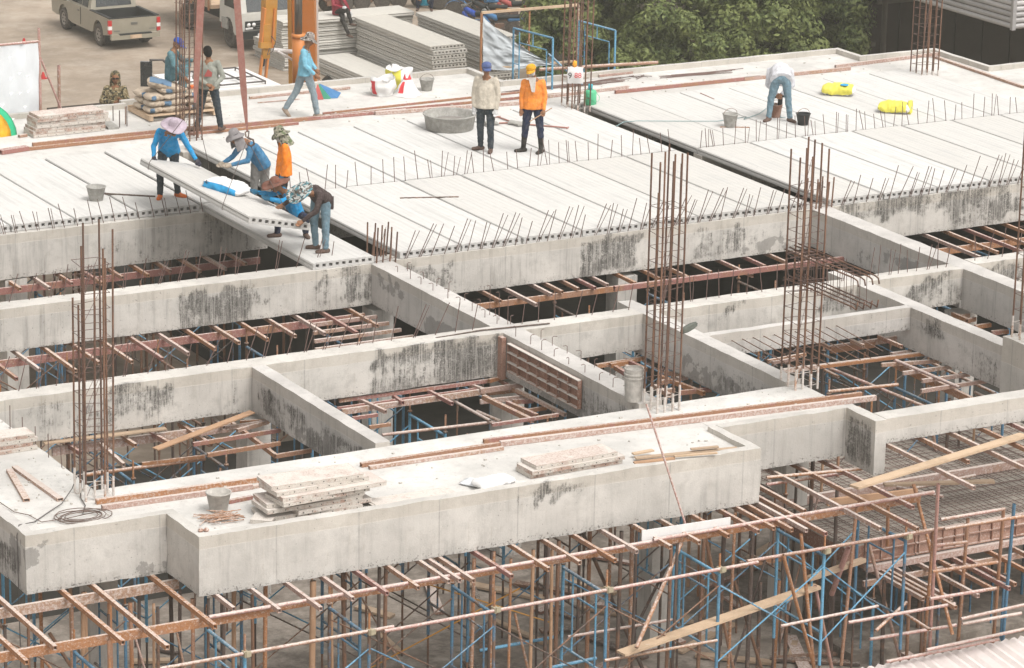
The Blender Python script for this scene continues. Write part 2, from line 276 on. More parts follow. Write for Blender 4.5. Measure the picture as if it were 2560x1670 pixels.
    def prism(s, pts, axis, a0, a1):
        n = len(pts); f = {'x': lambda p, a: (a, p[0], p[1]), 'y': lambda p, a: (p[0], a, p[1]), 'z': lambda p, a: (p[0], p[1], a)}[axis]
        return s.add([f(p, a) for a in (a0, a1) for p in pts], [tuple(range(n)), tuple(range(2*n-1,n-1,-1))] + [(i, n+i, n+(i+1)%n, (i+1)%n) for i in range(n)])
    def build(s, name, mat, parent=None, smooth=False, W=None, world=True):
        me = bpy.data.meshes.new(name); v = s.v
        if world and parent is not None:                    # vertices given in world space
            inv = WM[parent.name].inverted(); v = [tuple(inv @ V(p)) for p in v]; W = WM[parent.name]
        me.from_pydata(v, [], s.f); me.validate(); me.update()
        if smooth: me.shade_smooth()
        return link(name, me, mat, parent, W)
    def local(s, name, mat, parent, smooth=False):             # vertices in the parent's space
        return s.build(name, mat, parent, smooth, WM[parent.name], False)
UNIT = {}
def unit(kind, mat):
    if (kind, mat) in UNIT: return UNIT[(kind, mat)]
    b = MB()
    if kind == 'box': b.box((-.5,-.5,0), (.5,.5,1))
    elif kind == 'tube': b.tube((0,0,0), (0,0,1), 1, n=8)
    elif kind == 'rod': b.tube((0,0,0), (0,0,1), 1, n=5)
    elif kind == 'hollow':
        o = [(-.5,-.5),(.5,-.5),(.5,.5),(-.5,.5)]; i_ = [(x*.74,y*.74) for x, y in o]
        for z, q in ((0, o), (1, o), (0, i_), (1, i_)): b.v += [(x, y, z) for x, y in q]
        for i in range(4):
            j = (i+1) % 4; b.f += [(i, j, 4+j, 4+i), (8+j, 8+i, 12+i, 12+j), (j, i, 8+i, 8+j), (4+i, 4+j, 12+j, 12+i)]
    elif kind == 'hpipe':
        n = 10
        for z, r in ((0,1),(1,1),(0,.8),(1,.8)): b.v += [(r*math.cos(2*math.pi*i/n), r*math.sin(2*math.pi*i/n), z) for i in range(n)]
        for i in range(n):
            j = (i+1) % n; b.f += [(i, j, n+j, n+i), (2*n+j, 2*n+i, 3*n+i, 3*n+j), (j, i, 2*n+i, 2*n+j), (n+i, n+j, 3*n+j, 3*n+i)]
    me = bpy.data.meshes.new(kind); me.from_pydata(b.v, [], b.f); me.materials.append(MATS[mat])
    if kind in ('tube', 'rod', 'hpipe'): me.shade_smooth(); 
    UNIT[(kind, mat)] = me; return me
def bar(name, p0, p1, w, h, mat, parent=None, kind='box', label=None, cat=None, group=None):
    p0, p1 = V(p0), V(p1); d = p1-p0; L = d.length; d.normalize(); u = V((0,0,1)) if abs(d.z) < .98 else V((0,1,0)); x = d.cross(u).normalized(); y = d.cross(x)*-1
    if kind in ('tube', 'rod', 'hpipe'): w = h = w
    y = x.cross(d)*1
    R = M(((x.x*w, y.x*h, d.x*L, p0.x), (x.y*w, y.y*h, d.y*L, p0.y), (x.z*w, y.z*h, d.z*L, p0.z), (0,0,0,1)))
    o = link(name, unit(kind, mat), None, parent, R)
    if label: tag(o, label, cat, group)
    return o
def tube(name, p0, p1, r, mat, parent=None, kind='tube', **k): return bar(name, p0, p1, r, r, mat, parent, kind, **k)
ORD = 'first second third fourth fifth sixth seventh eighth ninth tenth eleventh twelfth thirteenth fourteenth fifteenth sixteenth seventeenth eighteenth nineteenth twentieth'.split()
TEN = {2:'twenty', 3:'thirty', 4:'forty', 5:'fifty', 6:'sixty', 7:'seventy', 8:'eighty', 9:'ninety'}
def nth(i):
    if i < 20: return ORD[i]
    if i >= 99: return 'hundredth' if i == 99 else 'hundred and ' + nth(i-100)
    t, u = divmod(i+1, 10); return (TEN[t]+'-'+ORD[u-1]) if u else TEN[t][:-1]+'ieth'
def fbm(x, y, z=0):
    from mathutils import noise
    return noise.noise(V((x, y, z)))

# ------------------------------------------------------------------ concrete members
def solid(name, x0, x1, y0, y1, z0, z1, mat, parent=None, res=.13, patches=(), wets=(), chip=.008, bot=True):
    nx, ny, nz = [max(1, int(round((b-a)/res))) for a, b in ((x0,x1),(y0,y1),(z0,z1))]
    idx = {}; vs = []; fs = []; mold = []; wet = []; bt = []
    def vert(i, j, k):
        if (i, j, k) in idx: return idx[(i, j, k)]
        p = [x0+(x1-x0)*i/nx, y0+(y1-y0)*j/ny, z0+(z1-z0)*k/nz]; e = (i in (0,nx)) + (j in (0,ny)) + (k in (0,nz))
        wp = [p[0]+.16*fbm(p[2]*5, p[0]*2.5, 3.3), p[1]+.16*fbm(p[2]*5, p[1]*2.5, 1.7), p[2]+.10*fbm(p[0]*4, p[1]*4, 7.7)] if patches or wets else p
        mv = (1.0+.8*fbm(p[0]*1.7, p[1]*1.7, p[2]*2.5+9))*max([q[5] for q in patches if q[0]-.03 <= (wp[0] if q[1]-q[0] > .1 else p[0]) <= q[1]+.03 and q[2]-.03 <= wp[2] <= q[3]+.03 and q[4]-.03 <= (wp[1] if len(q) > 6 else p[1]) <= (q[6] if len(q) > 6 else q[4])+.03] or [0])
        wv = max([q[5] for q in wets if q[0]-.03 <= p[0] <= q[1]+.03 and q[2]-.03 <= p[2] <= q[3]+.03 and q[4]-.03 <= p[1] <= (q[6] if len(q) > 6 else q[4])+.03] or [0])
        mold.append(mv); wet.append(wv); bt.append(max(0, 1-(p[2]-z0)/.15) if bot else 0)
        if e >= 2:
            for a in range(3): p[a] += chip*fbm(p[0]*3+a*7.1, p[1]*3, p[2]*3) + .5*chip*fbm(p[0]*11+a*3.1, p[1]*11, p[2]*11)
        idx[(i,j,k)] = len(vs); vs.append(tuple(p)); return idx[(i,j,k)]
    for i in range(nx):
        for j in range(ny):
            fs.append((vert(i,j,0), vert(i,j+1,0), vert(i+1,j+1,0), vert(i+1,j,0))); fs.append((vert(i,j,nz), vert(i+1,j,nz), vert(i+1,j+1,nz), vert(i,j+1,nz)))
    for i in range(nx):
        for k in range(nz):
            fs.append((vert(i,0,k), vert(i+1,0,k), vert(i+1,0,k+1), vert(i,0,k+1))); fs.append((vert(i,ny,k), vert(i,ny,k+1), vert(i+1,ny,k+1), vert(i+1,ny,k)))
    for j in range(ny):
        for k in range(nz):
            fs.append((vert(0,j,k), vert(0,j,k+1), vert(0,j+1,k+1), vert(0,j+1,k))); fs.append((vert(nx,j,k), vert(nx,j+1,k), vert(nx,j+1,k+1), vert(nx,j,k+1)))
    me = bpy.data.meshes.new(name); W = WM[parent.name] if parent else M.Identity(4); off = W.translation
    me.from_pydata([(a-off.x, b-off.y, c-off.z) for a, b, c in vs], [], fs)
    for nm, arr in (('mold', mold), ('wet', wet), ('bot', bt)): me.attributes.new(nm, 'FLOAT', 'POINT').data.foreach_set('value', arr)
    return link(name, me, mat, parent, W)
def PT(c, x0, y0, x1, y1, Y, s=1.0):         # stain rectangle on a face Y=const, from two measured corners
    a = onY(*Z(c, x0, y0), Y); b = onY(*Z(c, x1, y1), Y); return (min(a.x,b.x), max(a.x,b.x), min(a.z,b.z), max(a.z,b.z), Y, s)
ZT = -.12
BEAMS = {}
def beam(key, label, x0, x1, y0, y1, z0, z1=ZT, mat='beam_concrete', **k):
    o = solid('concrete_beam', x0, x1, y0, y1, z0, z1, mat, **k); tag(o, label, 'concrete beam', 'concrete beams of the building frame'); BEAMS[key] = o; return o
beam('b1', 'long back concrete beam at left carrying the ends of the left planks', 15, 25.82, 55.6, 56.0, -.92, patches=[(22.6,25.82,-.9,-.13,55.6,.35)])
beam('b2', 'long grey concrete beam at left with black mould squares and slanting wires on top', 13.5, 25.7, 51.15, 51.55, -.83, patches=[PT(5,1520,1150,2070,1380,51.15,1), PT(5,2080,1080,2200,1200,51.15,.6), PT(6,0,1100,40,1300,51.15,.9), PT(6,70,1080,180,1200,51.15,.55), PT(6,640,960,1130,1180,51.15,.8), PT(6,270,1080,420,1140,51.15,.5)])
beam('b3', 'left grey concrete beam behind the two open bays near the front, mouldy at right', 13, 25.7, 46.5, 46.92, -.82, patches=[PT(9,930,580,1500,760,46.5,.72), PT(9,250,700,640,950,46.5,.48), PT(9,640,700,1020,900,46.5,.55), PT(10,1110,270,2240,560,46.5,.85), PT(10,1690,240,2260,420,46.5,.95), PT(9,1950,560,2080,720,46.5,.4)])
beam('b1r', 'long concrete beam under the middle row of hollow planks with a black mould rectangle', 26.12, 34.66, 51.2, 51.6, -.85, patches=[PT(7,835,690,1310,930,51.2,1.15), PT(7,1820,580,2180,780,51.2,.78), PT(6,1400,900,1830,1100,51.2,.6), PT(8,0,600,420,750,51.2,.35)], wets=[PT(8,0,700,420,830,51.2,.6)])
beam('b1rr', 'far right concrete beam under the right planks, blackened along the top', 35.06, 46, 51.2, 51.6, -.85, patches=[PT(8,800,330,1300,470,51.2,.85), PT(8,1320,280,1750,400,51.2,1.0), PT(8,1760,350,2190,520,51.2,.95), PT(8,1200,280,2363,340,51.2,.75), PT(8,2200,220,2363,420,51.2,.7)])
beam('b3r', 'concrete beam with a light top just right of the middle crossing, streaked front', 26.1, 28.28, 46.5, 46.9, -.72)
beam('b3m', 'streaked concrete beam behind the tall middle reinforcement cages', 28.56, 32.46, 46.5, 46.9, -.74, patches=[PT(8,660,1130,920,1260,46.5,.75), PT(7,2100,1170,2250,1240,46.5,.7), PT(7,1900,1300,2363,1450,46.5,.35)])
beam('mid', 'shallow concrete beam with chipped top behind the right reinforcement cage', 28.56, 32.46, 44.95, 45.1, -.5, mat='cross_beam_concrete')
beam('b3rr', 'short mouldy concrete beam between two cross beams at the right edge', 32.74, 34.7, 46.6, 46.95, -.74, patches=[PT(8,1390,1060,1640,1180,46.6,.95), PT(8,1640,1090,1830,1250,46.6,.6), PT(8,1660,960,1860,1040,46.6,.5)])
beam('b3re', 'concrete beam leaving the picture at the right edge behind the last crossing', 35.08, 44, 46.75, 47.1, -.74, patches=[PT(8,2050,880,2363,1000,46.75,.8)])
beam('left_mid', 'cross beam dividing the two front left bays, bright top and mouldy left side', 21.33, 21.56, 42.3, 46.5, -.82, mat='cross_beam_concrete', patches=[(21.32,21.34,-.8,-.40,42.3,1.15,46.2)], wets=[(21.32,21.34,-.8,-.5,43.3,.6,45.4)])
beam('B1n', 'broad cross beam with bent rebar hooks running down from the short column bars', 25.7, 26.11, 46.5, 51.6, -.82, mat='cross_beam_concrete', wets=[(25.69,25.71,-.82,-.52,46.9,.95,49.2),(25.69,25.71,-.42,-.2,50.0,.85,50.9)])
beam('B1s', 'broad front cross beam with bent hooks ending at the front slab', 25.7, 26.1, 42.3, 46.5, -.82, mat='cross_beam_concrete', patches=[(25.69,25.71,-.8,-.3,42.4,.6,44.3)], wets=[(25.69,25.71,-.82,-.6,42.5,.8,45.2)])
beam('B2', 'narrow cross beam between the two tall front cages, dirty along its lower side', 28.28, 28.56, 42.3, 47.3, -.82, mat='cross_beam_concrete', patches=[(28.27,28.29,-.8,-.4,42.3,.6,44.2)], wets=[(28.27,28.29,-.82,-.55,42.8,.85,45.2)])
beam('B3n', 'wide cross beam coming down from the right plank row, wet stains low on its side', 34.66, 35.06, 46.6, 51.6, -.82, mat='cross_beam_concrete', wets=[(34.65,34.67,-.6,-.3,47,.75,48.9),(34.65,34.67,-.82,-.45,46.9,.95,47.8),(34.65,34.67,-.75,-.5,49.0,.6,49.6)])
beam('B3w', 'cross beam right of the beam reinforcement cage with a bright top', 32.46, 32.74, 42.3, 47.4, -.82, mat='cross_beam_concrete', patches=[(32.45,32.47,-.45,-.13,44.0,.7,45.1),(32.45,32.47,-.8,-.3,42.5,.5,43.6)])
beam('B4', 'right edge cross beam continuing toward the viewer beyond the mouldy short beam', 34.7, 35.06, 41, 46.6, -.82, mat='cross_beam_concrete')
# front slab with upstand, one monolithic thing
fs_ = thing('front_slab', 'long pale front slab with a raised edge and a deep smooth fascia', 'concrete slab', (21,41,-.2))
def part(name, *a, **k): k.setdefault('chip', .015); return solid(name, *a, parent=fs_, **k)
part('slab_deck', 17.45, 26.17, 39.86, 42.3, -.4, -.19, 'slab_concrete', res=.3, bot=False, chip=.004)
part('slab_deck', 15.56, 17.45, 40.92, 42.3, -.4, -.19, 'slab_concrete', res=.3, bot=False, chip=.004)
part('slab_deck', 26.17, 28.56, 40.9, 42.3, -.4, -.186, 'slab_concrete', res=.3, bot=False, chip=.004)
part('slab_deck', 13, 17.04, 42.3, 46.5, -.4, -.188, 'slab_concrete', res=.3, bot=False)
part('fascia', 17.44, 26.18, 39.7, 39.86, -.94, -.11, 'fascia_concrete', patches=[PT(15,230,70,700,125,39.7,.8), PT(15,760,20,870,75,39.7,.9), PT(14,1850,130,2000,330,39.7,.15)], wets=[PT(14,-150,350,-50,650,39.7,.3)])
part('fascia', 15.44, 17.44, 40.76, 40.92, -.94, -.113, 'fascia_concrete', wets=[PT(13,235,470,290,545,40.76,.95), PT(13,330,460,410,515,40.76,.95), PT(13,235,540,350,670,40.76,.95), PT(13,1100,690,1440,780,40.76,.6)])
part('fascia', 26.18, 28.56, 40.76, 40.92, -.86, -.112, 'fascia_concrete')
part('fascia_return', 17.443, 17.6, 39.86, 40.92, -.938, -.115, 'fascia_concrete')
part('fascia_return', 26.02, 26.178, 39.86, 40.9, -.938, -.115, 'fascia_concrete')
part('fascia_return', 15.443, 15.6, 40.92, 52, -.938, -.115, 'cross_beam_concrete', patches=[(15.44,15.45,-.9,-.5,41,1.1,46)], wets=[(15.44,15.45,-.5,-.15,40.9,.9,41.3)])
# right shallow beam and post
rs = thing('right_edge_beam', 'shallow bright concrete beam at the right with a blackened corner post', 'concrete beam', (30,40,-.3), group='concrete beams of the building frame')
solid('beam_run', 28.56, 40, 40.02, 40.36, -.47, -.10, 'fascia_concrete', rs)
solid('corner_post', 28.36, 28.555, 40.0, 40.758, -.93, -.105, 'fascia_concrete', rs, patches=[(28.35,28.37,-.9,-.2,40.05,1.0,40.7)])
cs = solid('column_stub', 32.3, 32.9, 41.55, 42.25, -.9, .12, 'fascia_concrete', patches=[(32.3,32.9,-.8,.0,41.55,.2)], wets=[(32.45,32.8,-.6,-.05,41.55,.85)]); tag(cs, 'square concrete column stub at the right edge under the rebar cage', 'concrete column')
# columns below
for i, (x, y, lb) in enumerate(((16.95,42.0,'left concrete column below the left end of the front slab'),(25.9,42.0,'grey concrete column under the middle of the front slab behind the brown prop'),(28.3,42.1,'dark concrete column below the right end of the front slab'),(21.4,46.6,'concrete column under the far left cross beam end'),(25.9,46.7,'concrete column under the middle crossing of beams'),(25.9,51.3,'concrete column deep below the short column bars'),(21.0,55.8,'concrete column in the shade under the back left beam'),(34.85,46.8,'concrete column below the right crossing of beams'),(30.8,51.4,'concrete column in the dark under the middle plank row'))):
    o = solid('concrete_column', x-.2, x+.2, y-.2, y+.2, -3.9, -.94, 'beam_concrete', res=.4); tag(o, lb, 'concrete column', 'concrete columns below the deck')
# back cast slab with upstand kerb: monolithic
bs = thing('back_slab', 'pale cast concrete slab along the far side of the deck with a low kerb', 'concrete slab', (30,62,0))
def bpart(name, *a, **k): return solid(name, *a, parent=bs, **k)
for x0, x1, y1 in ((14, 22.9, 62.1), (22.9, 26.5, 63.75), (26.5, 34.5, 64.0), (34.5, 42.9, 62.5), (42.9, 44.85, 61.6), (44.85, 60, 59.55)):
    bpart('slab_deck', x0, x1, 60.3 if x0 < 44 else 50, y1, -.3, -.035-.0007*x0 % .003, 'slab_concrete', res=.5, bot=False, chip=0)
bpart('slab_deck', 43.3, 44.85, 50, 60.3, -.3, -.036, 'slab_concrete', res=.5, bot=False, chip=0)
for a in ((14,22.9,62.1,62.22),(22.9,26.5,63.75,63.87),(26.5,34.38,64.0,64.12),(34.5,42.78,62.5,62.62),(42.9,44.73,61.6,61.72),(44.85,60,59.55,59.67)):
    bpart('kerb', a[0], a[1], a[2], a[3], -.32, .07, 'fascia_concrete', bot=False, res=.25)
for a in ((22.9,23.02,62.22,63.75),(34.38,34.5,62.5,64.12),(42.78,42.9,61.6,62.62),(44.73,44.85,59.55,61.72)):
    bpart('kerb', a[0], a[1], a[2], a[3], -.321, .068, 'fascia_concrete', bot=False, res=.25)
# retaining ledge behind (deck edge beams)
for x0, x1, y1 in ((14,22.9,62.1),(22.9,34.5,63.75),(34.5,42.9,62.5),(42.9,60,59.6)):
    bpart('edge_beam', x0+.01, x1-.01, y1-.45, y1-.02, -1.0, -.301, 'beam_concrete', res=.6)
for x0, x1, nm in ((13, 25.82, 'left'), (26.12, 34.66, 'middle'), (35.06, 44, 'right')):
    beam('bk'+nm, 'hidden beam carrying the back ends of the '+nm+' planks', x0, x1, 60.05, 60.31 if x0 > 20 else 60.3, -.9, -.121 if x0 < 40 else -.12, res=.8)
    if nm != 'left': beam('md'+nm, 'beam under the seam between the front and rear '+nm+' plank rows', x0, x1, 55.65, 55.95, -.9, res=.8)
# ------------------------------------------------------------------ hollow core planks
PW, PH = 1.17, .125
def plank_mesh(L, holes=9, name='plank', mat='plank_concrete'):
    b = MB(); n = holes*2+1
    xs = [-PW/2+PW*(i)/(n) for i in range(n+1)]
    topz = lambda i: PH - .004*(i % 2) - (.012 if i in (0, n) else 0)
    y0, y1 = 0, L
    h0, h1 = .035, .09
    def fr(y): return [b.v.append((x, y, z)) or len(b.v)-1 for z in (0, h0, h1) for x in xs] + [b.v.append((x + (.012 if i == 0 else -.012 if i == n else 0), y, topz(i))) or len(b.v)-1 for i, x in enumerate(xs)]
    A = fr(y0); B = fr(y1); W = n+1
    for e, T, flip in ((A, 0, False), (B, 1, True)):
        for r in range(3):
            for i in range(n):
                q = (e[r*W+i], e[r*W+i+1], e[(r+1)*W+i+1], e[(r+1)*W+i])
                if r == 1 and i % 2 == 1:               # a core
                    d = .35 if not flip else -.35; k = len(b.v)
                    for j in q: v = b.v[j]; b.v.append((v[0], v[1]+d, v[2]))
                    for j in range(4): f = (q[j], q[(j+1)%4], k+(j+1)%4, k+j); b.f.append(f if flip else f[::-1])
                    b.f.append((k, k+1, k+2, k+3) if not flip else (k+3, k+2, k+1, k))
                else: b.f.append(q if not flip else q[::-1])
    for i in range(n):
        b.f.append((A[i+1], A[i], B[i], B[i+1])); b.f.append((A[3*W+i], A[3*W+i+1], B[3*W+i+1], B[3*W+i]))
    # grooved sides
    for s_, c in ((0, 1), (n, -1)):
        a0, a1, a2, a3 = [A[r*W+s_] for r in range(4)]; c0, c1, c2, c3 = [B[r*W+s_] for r in range(4)]; k = len(b.v)
        for y in (y0, y1): b.v.append((xs[s_]+c*.022, y, .062))
        for f in ((a0, a1, c1, c0), (a1, k, k+1, c1), (k, a2, c2, k+1), (a2, a3, c3, c2)): b.f.append(f if c == 1 else f[::-1])
        b.f.append((a1, a2, k) if c == 1 else (k, a2, a1)); b.f.append((c2, c1, k+1) if c == 1 else (k+1, c1, c2))
    me = bpy.data.meshes.new(name); me.from_pydata(b.v, [], b.f); me.materials.append(MATS[mat]); me.validate(); me.update(); return me
PM = {L: plank_mesh(L) for L in (4.55, 4.5, 5.2)}; PMo = plank_mesh(4.6, mat='old_plank_concrete'); PMo2 = plank_mesh(5.15, mat='old_plank_concrete')
def plank(parent, x, y, z, me, rz=0.0, tilt=0.0):
    W = M.Translation((x, y, z)) @ M.Rotation(rz, 4, 'Z') @ M.Rotation(tilt, 4, 'Y'); return link('plank', me, None, parent, W)
def row(label, x0, n, y, me, dx=1.205):
    t = thing('plank_floor', label, 'plank floor', (x0, y, ZT), group='floors of laid hollow planks')
    for i in range(n): plank(t, x0+dx*(i+.5), y+rnd.uniform(-.02,.02), ZT+.003+rnd.uniform(0,.006), me, rnd.uniform(-.002,.002))
    return t
row('left plank floor with a bucket standing on it and wires along its front', 15.0, 8, 55.75, PM[4.5], 1.195)
row('middle rear plank floor with the big mortar basin on it', 26.27, 7, 55.83, PM[4.5], 1.197)
row('middle front plank floor crossed by a lone thin bar, its ends above the mouldy beam', 26.27, 7, 51.24, PM[4.55], 1.197)
row('right rear plank floor with two yellow sacks and a green jug', 35.06, 7, 55.83, PM[4.5], 1.18)
row('right front plank floor with no one on it', 35.06, 8, 51.24, PM[4.55], 1.2)
t = plank(None, 25.2, 51.2, ZT+.004, PM[4.55]); t.name = 'hollow_plank'; tag(t, 'hollow concrete plank just laid beside the dark gap, jeans worker standing on it', 'concrete plank', 'loose hollow concrete planks')
t = plank(None, 25.2, 55.83, ZT+.004, PM[4.5]); t.name = 'hollow_plank'; tag(t, 'hollow concrete plank behind the crouching crew beside the dark gap', 'concrete plank', 'loose hollow concrete planks')
# plank hanging in the slings
WL = M.Translation((24.19, 51.62, .585)) @ M.Rotation(math.radians(.8), 4, 'Z') @ M.Rotation(math.radians(12.5), 4, 'Y') @ M.Rotation(math.radians(.6), 4, 'X')
lp = link('hollow_plank', PM[4.5], None, None, WL); tag(lp, 'tilted hollow concrete plank hanging in wire slings between the workers', 'concrete plank', 'loose hollow concrete planks')

# ------------------------------------------------------------------ ground
def ground():
    b = MB(); xs = [-300,-100,0,10,20,30,40,50,60,70,80,120,300]; ys = [-100,0,30,66.5,70.5,80,90,100,110,120,140,200,500]
    for y in ys:
        for x in xs: b.v.append((x, y, -3.9 if y < 70 else -7.4))
    n = len(xs)
    for j in range(len(ys)-1):
        for i in range(n-1): b.f.append((j*n+i, j*n+i+1, (j+1)*n+i+1, (j+1)*n+i))
    return b
g = ground().build('ground', 'back_ground'); tag(g, kind='structure')
fl = MB().box((2, 30, -4.2), (60, 47.2, -3.893)).build('site_floor', 'floor_concrete'); tag(fl, kind='structure'); bf = MB().box((26.1, 47.21, -4.2), (60, 66, -3.89)).box((2, 47.21, -4.2), (26.09, 53.5, -3.89)).build('shade_darkened_floor', 'painted_shade_floor'); tag(bf, kind='structure')  # second floor, under the deck, is coloured near-black to deepen its shade
# ------------------------------------------------------------------ starter bars set in the beams
def starters(key, x0, x1, y, step, h, lean, jit=.3, z=ZT, yl=0.0, r=.0075, double=.25):
    p = BEAMS[key]; x = x0
    while x < x1:
        k = rnd.uniform(.75, 1.15)*h; l = lean + rnd.uniform(-jit, jit)*.4
        tube('starter_bar', (x, y, z-.05), (x+l*k, y+yl*k+rnd.uniform(-.04,.04), z+k), r, 'thin_rebar', p, 'rod')
        if rnd.random() < double: tube('starter_bar', (x+.03, y, z-.05), (x+.03+(l+rnd.uniform(.05,.15))*k, y+yl*k, z+k*.95), r*.8, 'thin_rebar', p, 'rod')
        x += step*rnd.uniform(.8, 1.2)
starters('b1', 20.4, 25.7, 55.66, .24, .42, -.28, .15, ZT, -.03)
starters('mdmiddle', 26.4, 34.6, 55.79, .235, .60, -.05, .5)
starters('mdright', 35.1, 44.5, 55.79, .22, .56, -.12, .5)
starters('b1r', 26.35, 34.5, 51.225, .235, .52, .38, .35, double=.5)
starters('b1rr', 35.3, 43, 51.225, .23, .55, .38, .35, double=.4)
starters('b2', 18.4, 25.4, 51.5, .33, .48, .25, .35, double=.35)
starters('b3', 15.5, 25.4, 46.86, .34, .50, .38, .7, double=.4)
starters('b3r', 26.2, 28.2, 46.8, .35, .42, .3, .9)
starters('b3m', 28.8, 32.4, 46.8, .26, .48, -.02, .4)
starters('b3rr', 32.9, 34.6, 46.8, .2, .48, .12, .4); starters('b3re', 35.2, 38, 46.95, .3, .48, .1, .4)
def hooks(key, x, y0, y1, step, h=.11):
    y = y0; p = BEAMS[key]
    while y < y1:
        k = rnd.uniform(.8, 1.5)*h; a = rnd.choice((-1, -1, 1))*rnd.uniform(.05, .09)
        MB().path([(x, y, ZT-.03), (x, y, ZT+k), (x+a*.3, y, ZT+k+.015), (x+a, y+rnd.uniform(-.02,.02), ZT+k+.012)], .006, 5).build('bent_hook', 'thin_rebar', p)
        y += step*rnd.uniform(.8, 1.2)
hooks('B1n', 25.86, 47.0, 51.0, .46); hooks('B1n', 26.05, 46.9, 51.0, .5); hooks('B1s', 25.78, 42.8, 46.3, .42); hooks('B1s', 26.05, 42.8, 46.3, .42)
hooks('B1n', 26.0, 46.9, 47.8, .3, .35)
for i in range(7): tube('starter_bar', (17.0, 42.9+i*.5, -.2), (17.0, 42.9+i*.5+rnd.uniform(-.05,.05), .09+rnd.uniform(-.03,.1)), .007, 'thin_rebar', fs_, 'rod')
for i in range(12):                                       # bars sticking out of the shallow beam over the pit
    x = 28.8+i*.2; tube('starter_bar', (x, 44.96, -.25), (x+.18, 43.9-rnd.uniform(0,.5), -.42), .008, 'rebar_steel', BEAMS['mid'], 'rod')
tb = MB().path([(24.6,46.7,ZT+.0),(25.4,46.72,ZT+.02),(26.6,46.6,ZT+.02)], .013, 8).build('loose_bar', 'dark_steel'); tag(tb, 'brown steel bar lying across the middle beam crossing', 'steel bar')

# ------------------------------------------------------------------ reinforcement cages
def cage(label, x, y, pos, z0=ZT, step=.16, r=.0145, crust=.3, w=.36, ties=None, cat='rebar cage', htie=None):
    t = thing('rebar_cage', label, cat, (x, y, z0), group='column reinforcement cages')
    H = max(p[2] for p in pos)
    for dx, dy, h in pos:
        lx = rnd.uniform(-.02,.02)
        tube('rebar', (x+dx, y+dy, z0-.04), (x+dx+lx+.03, y+dy+rnd.uniform(-.02,.02), z0+h), r, 'rebar_steel', t)
        if crust: tube('cement_crust', (x+dx, y+dy, z0-.03), (x+dx+lx*crust/h, y+dy, z0+crust*rnd.uniform(.6,1.3)), r*1.25, 'rebar_cement', t)
    z = .05; hw = w/2; ex = htie or H*.82
    while z < ex:
        a = [rnd.uniform(-.025,.025) for _ in range(4)]; e = .02
        MB().path([(x-hw-e, y-hw, z0+z+a[0]), (x+hw+e, y-hw-.01, z0+z+a[1]), (x+hw+e, y+hw, z0+z+a[2]), (x-hw-e, y+hw, z0+z+a[3]), (x-hw-e, y-hw, z0+z+a[0])], .005, 5).build('stirrup', 'thin_rebar' if z > crust else 'rebar_cement', t)
        if rnd.random() < .35: MB().path([(x-hw, y-hw, z0+z), (x+hw, y+hw, z0+z+rnd.uniform(.2,.5))], .004, 5).build('tie_wire', 'thin_rebar', t)
        z += step*rnd.uniform(.85, 1.15)
    return t
def ring8(w, hs): 
    h = w/2; return [(dx, dy, k) for (dx, dy), k in zip(((-h,-h),(-h*.35,-h),(h*.4,-h),(h,-h),(-h,h),(-h*.3,h),(h*.45,h),(h,h),(-h,0),(h,0)), hs)]
cage('tall rusty reinforcement cage at the left front corner above the coiled cable', 16.95, 42.1, ring8(.4, (3.88,3.2,3.5,3.75,2.75,3.45,2.6,3.8,2.7,3.3)), z0=-.18, step=.2, htie=3.4)
cage('tall rusty reinforcement cage beside the white concrete-filled drum', 26.0, 42.15, ring8(.38, (3.95,3.8,3.75,3.9,3.85,3.7,3.95,3.8,3.3,3.85)), z0=-.18, step=.2)
cage('tall rusty reinforcement cage with a bundle of beam bars sticking out sideways', 28.5, 42.25, ring8(.4, (3.75,3.6,3.8,3.7,3.65,3.5,3.8,3.75,2.0,2.0)), z0=-.18, step=.2)
cage('rusty reinforcement cage standing on the column stub at the right edge', 32.6, 41.95, ring8(.4, (3.6,3.5,3.6,3.65,3.5,3.4,3.6,3.55,3.3,3.5)), z0=.1, step=.22)
cage('short bare rebar ends rising from the crossing beside the dark gap', 25.98, 51.35, ring8(.36, (.62,.58,.52,.5,.63,.6,.55,.6,.5,.55)), step=3, crust=.0, htie=.0)
cage('short bare rebar ends behind the cage at the right plank corner', 34.9, 51.35, ring8(.34, (.55,.5,.48,.56,.5,.52,.4,.5,.3,.4)), step=3, crust=0, htie=.0)
cage('distant reinforcement cage at the near end of the back kerb, white rag tied on', 34.75, 60.0, ring8(.42, (3,3,3,3,3,3,3,3,3,3)), z0=-.04, step=.2, crust=.1)
cage('distant reinforcement cage at the far right of the back slab', 43.25, 59.85, ring8(.42, (2.6,2.7,2.6,2.7,2.7,2.6,2.6,2.7,2.7,2.6)), z0=-.04, step=.22, crust=.1)
cage('reinforcement cage rising in front of the stacked cement bags', 26.55, 60.75, ring8(.38, (3.4,3.4,3.4,3.4,3.4,3.4,3.4,3.4,3.4,3.4)), z0=-.04, step=.2, crust=0)
bc = thing('rebar_beam_cage', 'bundle of horizontal beam bars with hooked ends jutting from the right front cage', 'rebar cage', (28.5, 42.0, 1.5))
for i, dx in enumerate((-.12, -.04, .05, .12)):
    for z in (1.88, 1.44):
        MB().path([(28.5+dx, 42.6, z+.02*i), (28.5+dx, 40.75-.06*i, z+.02*i), (28.5+dx, 40.66-.06*i, z+.02*i-.02), (28.5+dx, 40.63-.06*i, z+.02*i-(.1 if z > 1.6 else -.1))], .0125, 7).build('rebar', 'rebar_steel', bc, True)
for i in range(9):
    y = 42.2-i*.175; MB().path([(28.36,y,1.92),(28.64,y,1.92),(28.64,y-.02,1.40),(28.36,y-.02,1.40),(28.36,y,1.92)], .006, 5).build('stirrup', 'thin_rebar', bc)
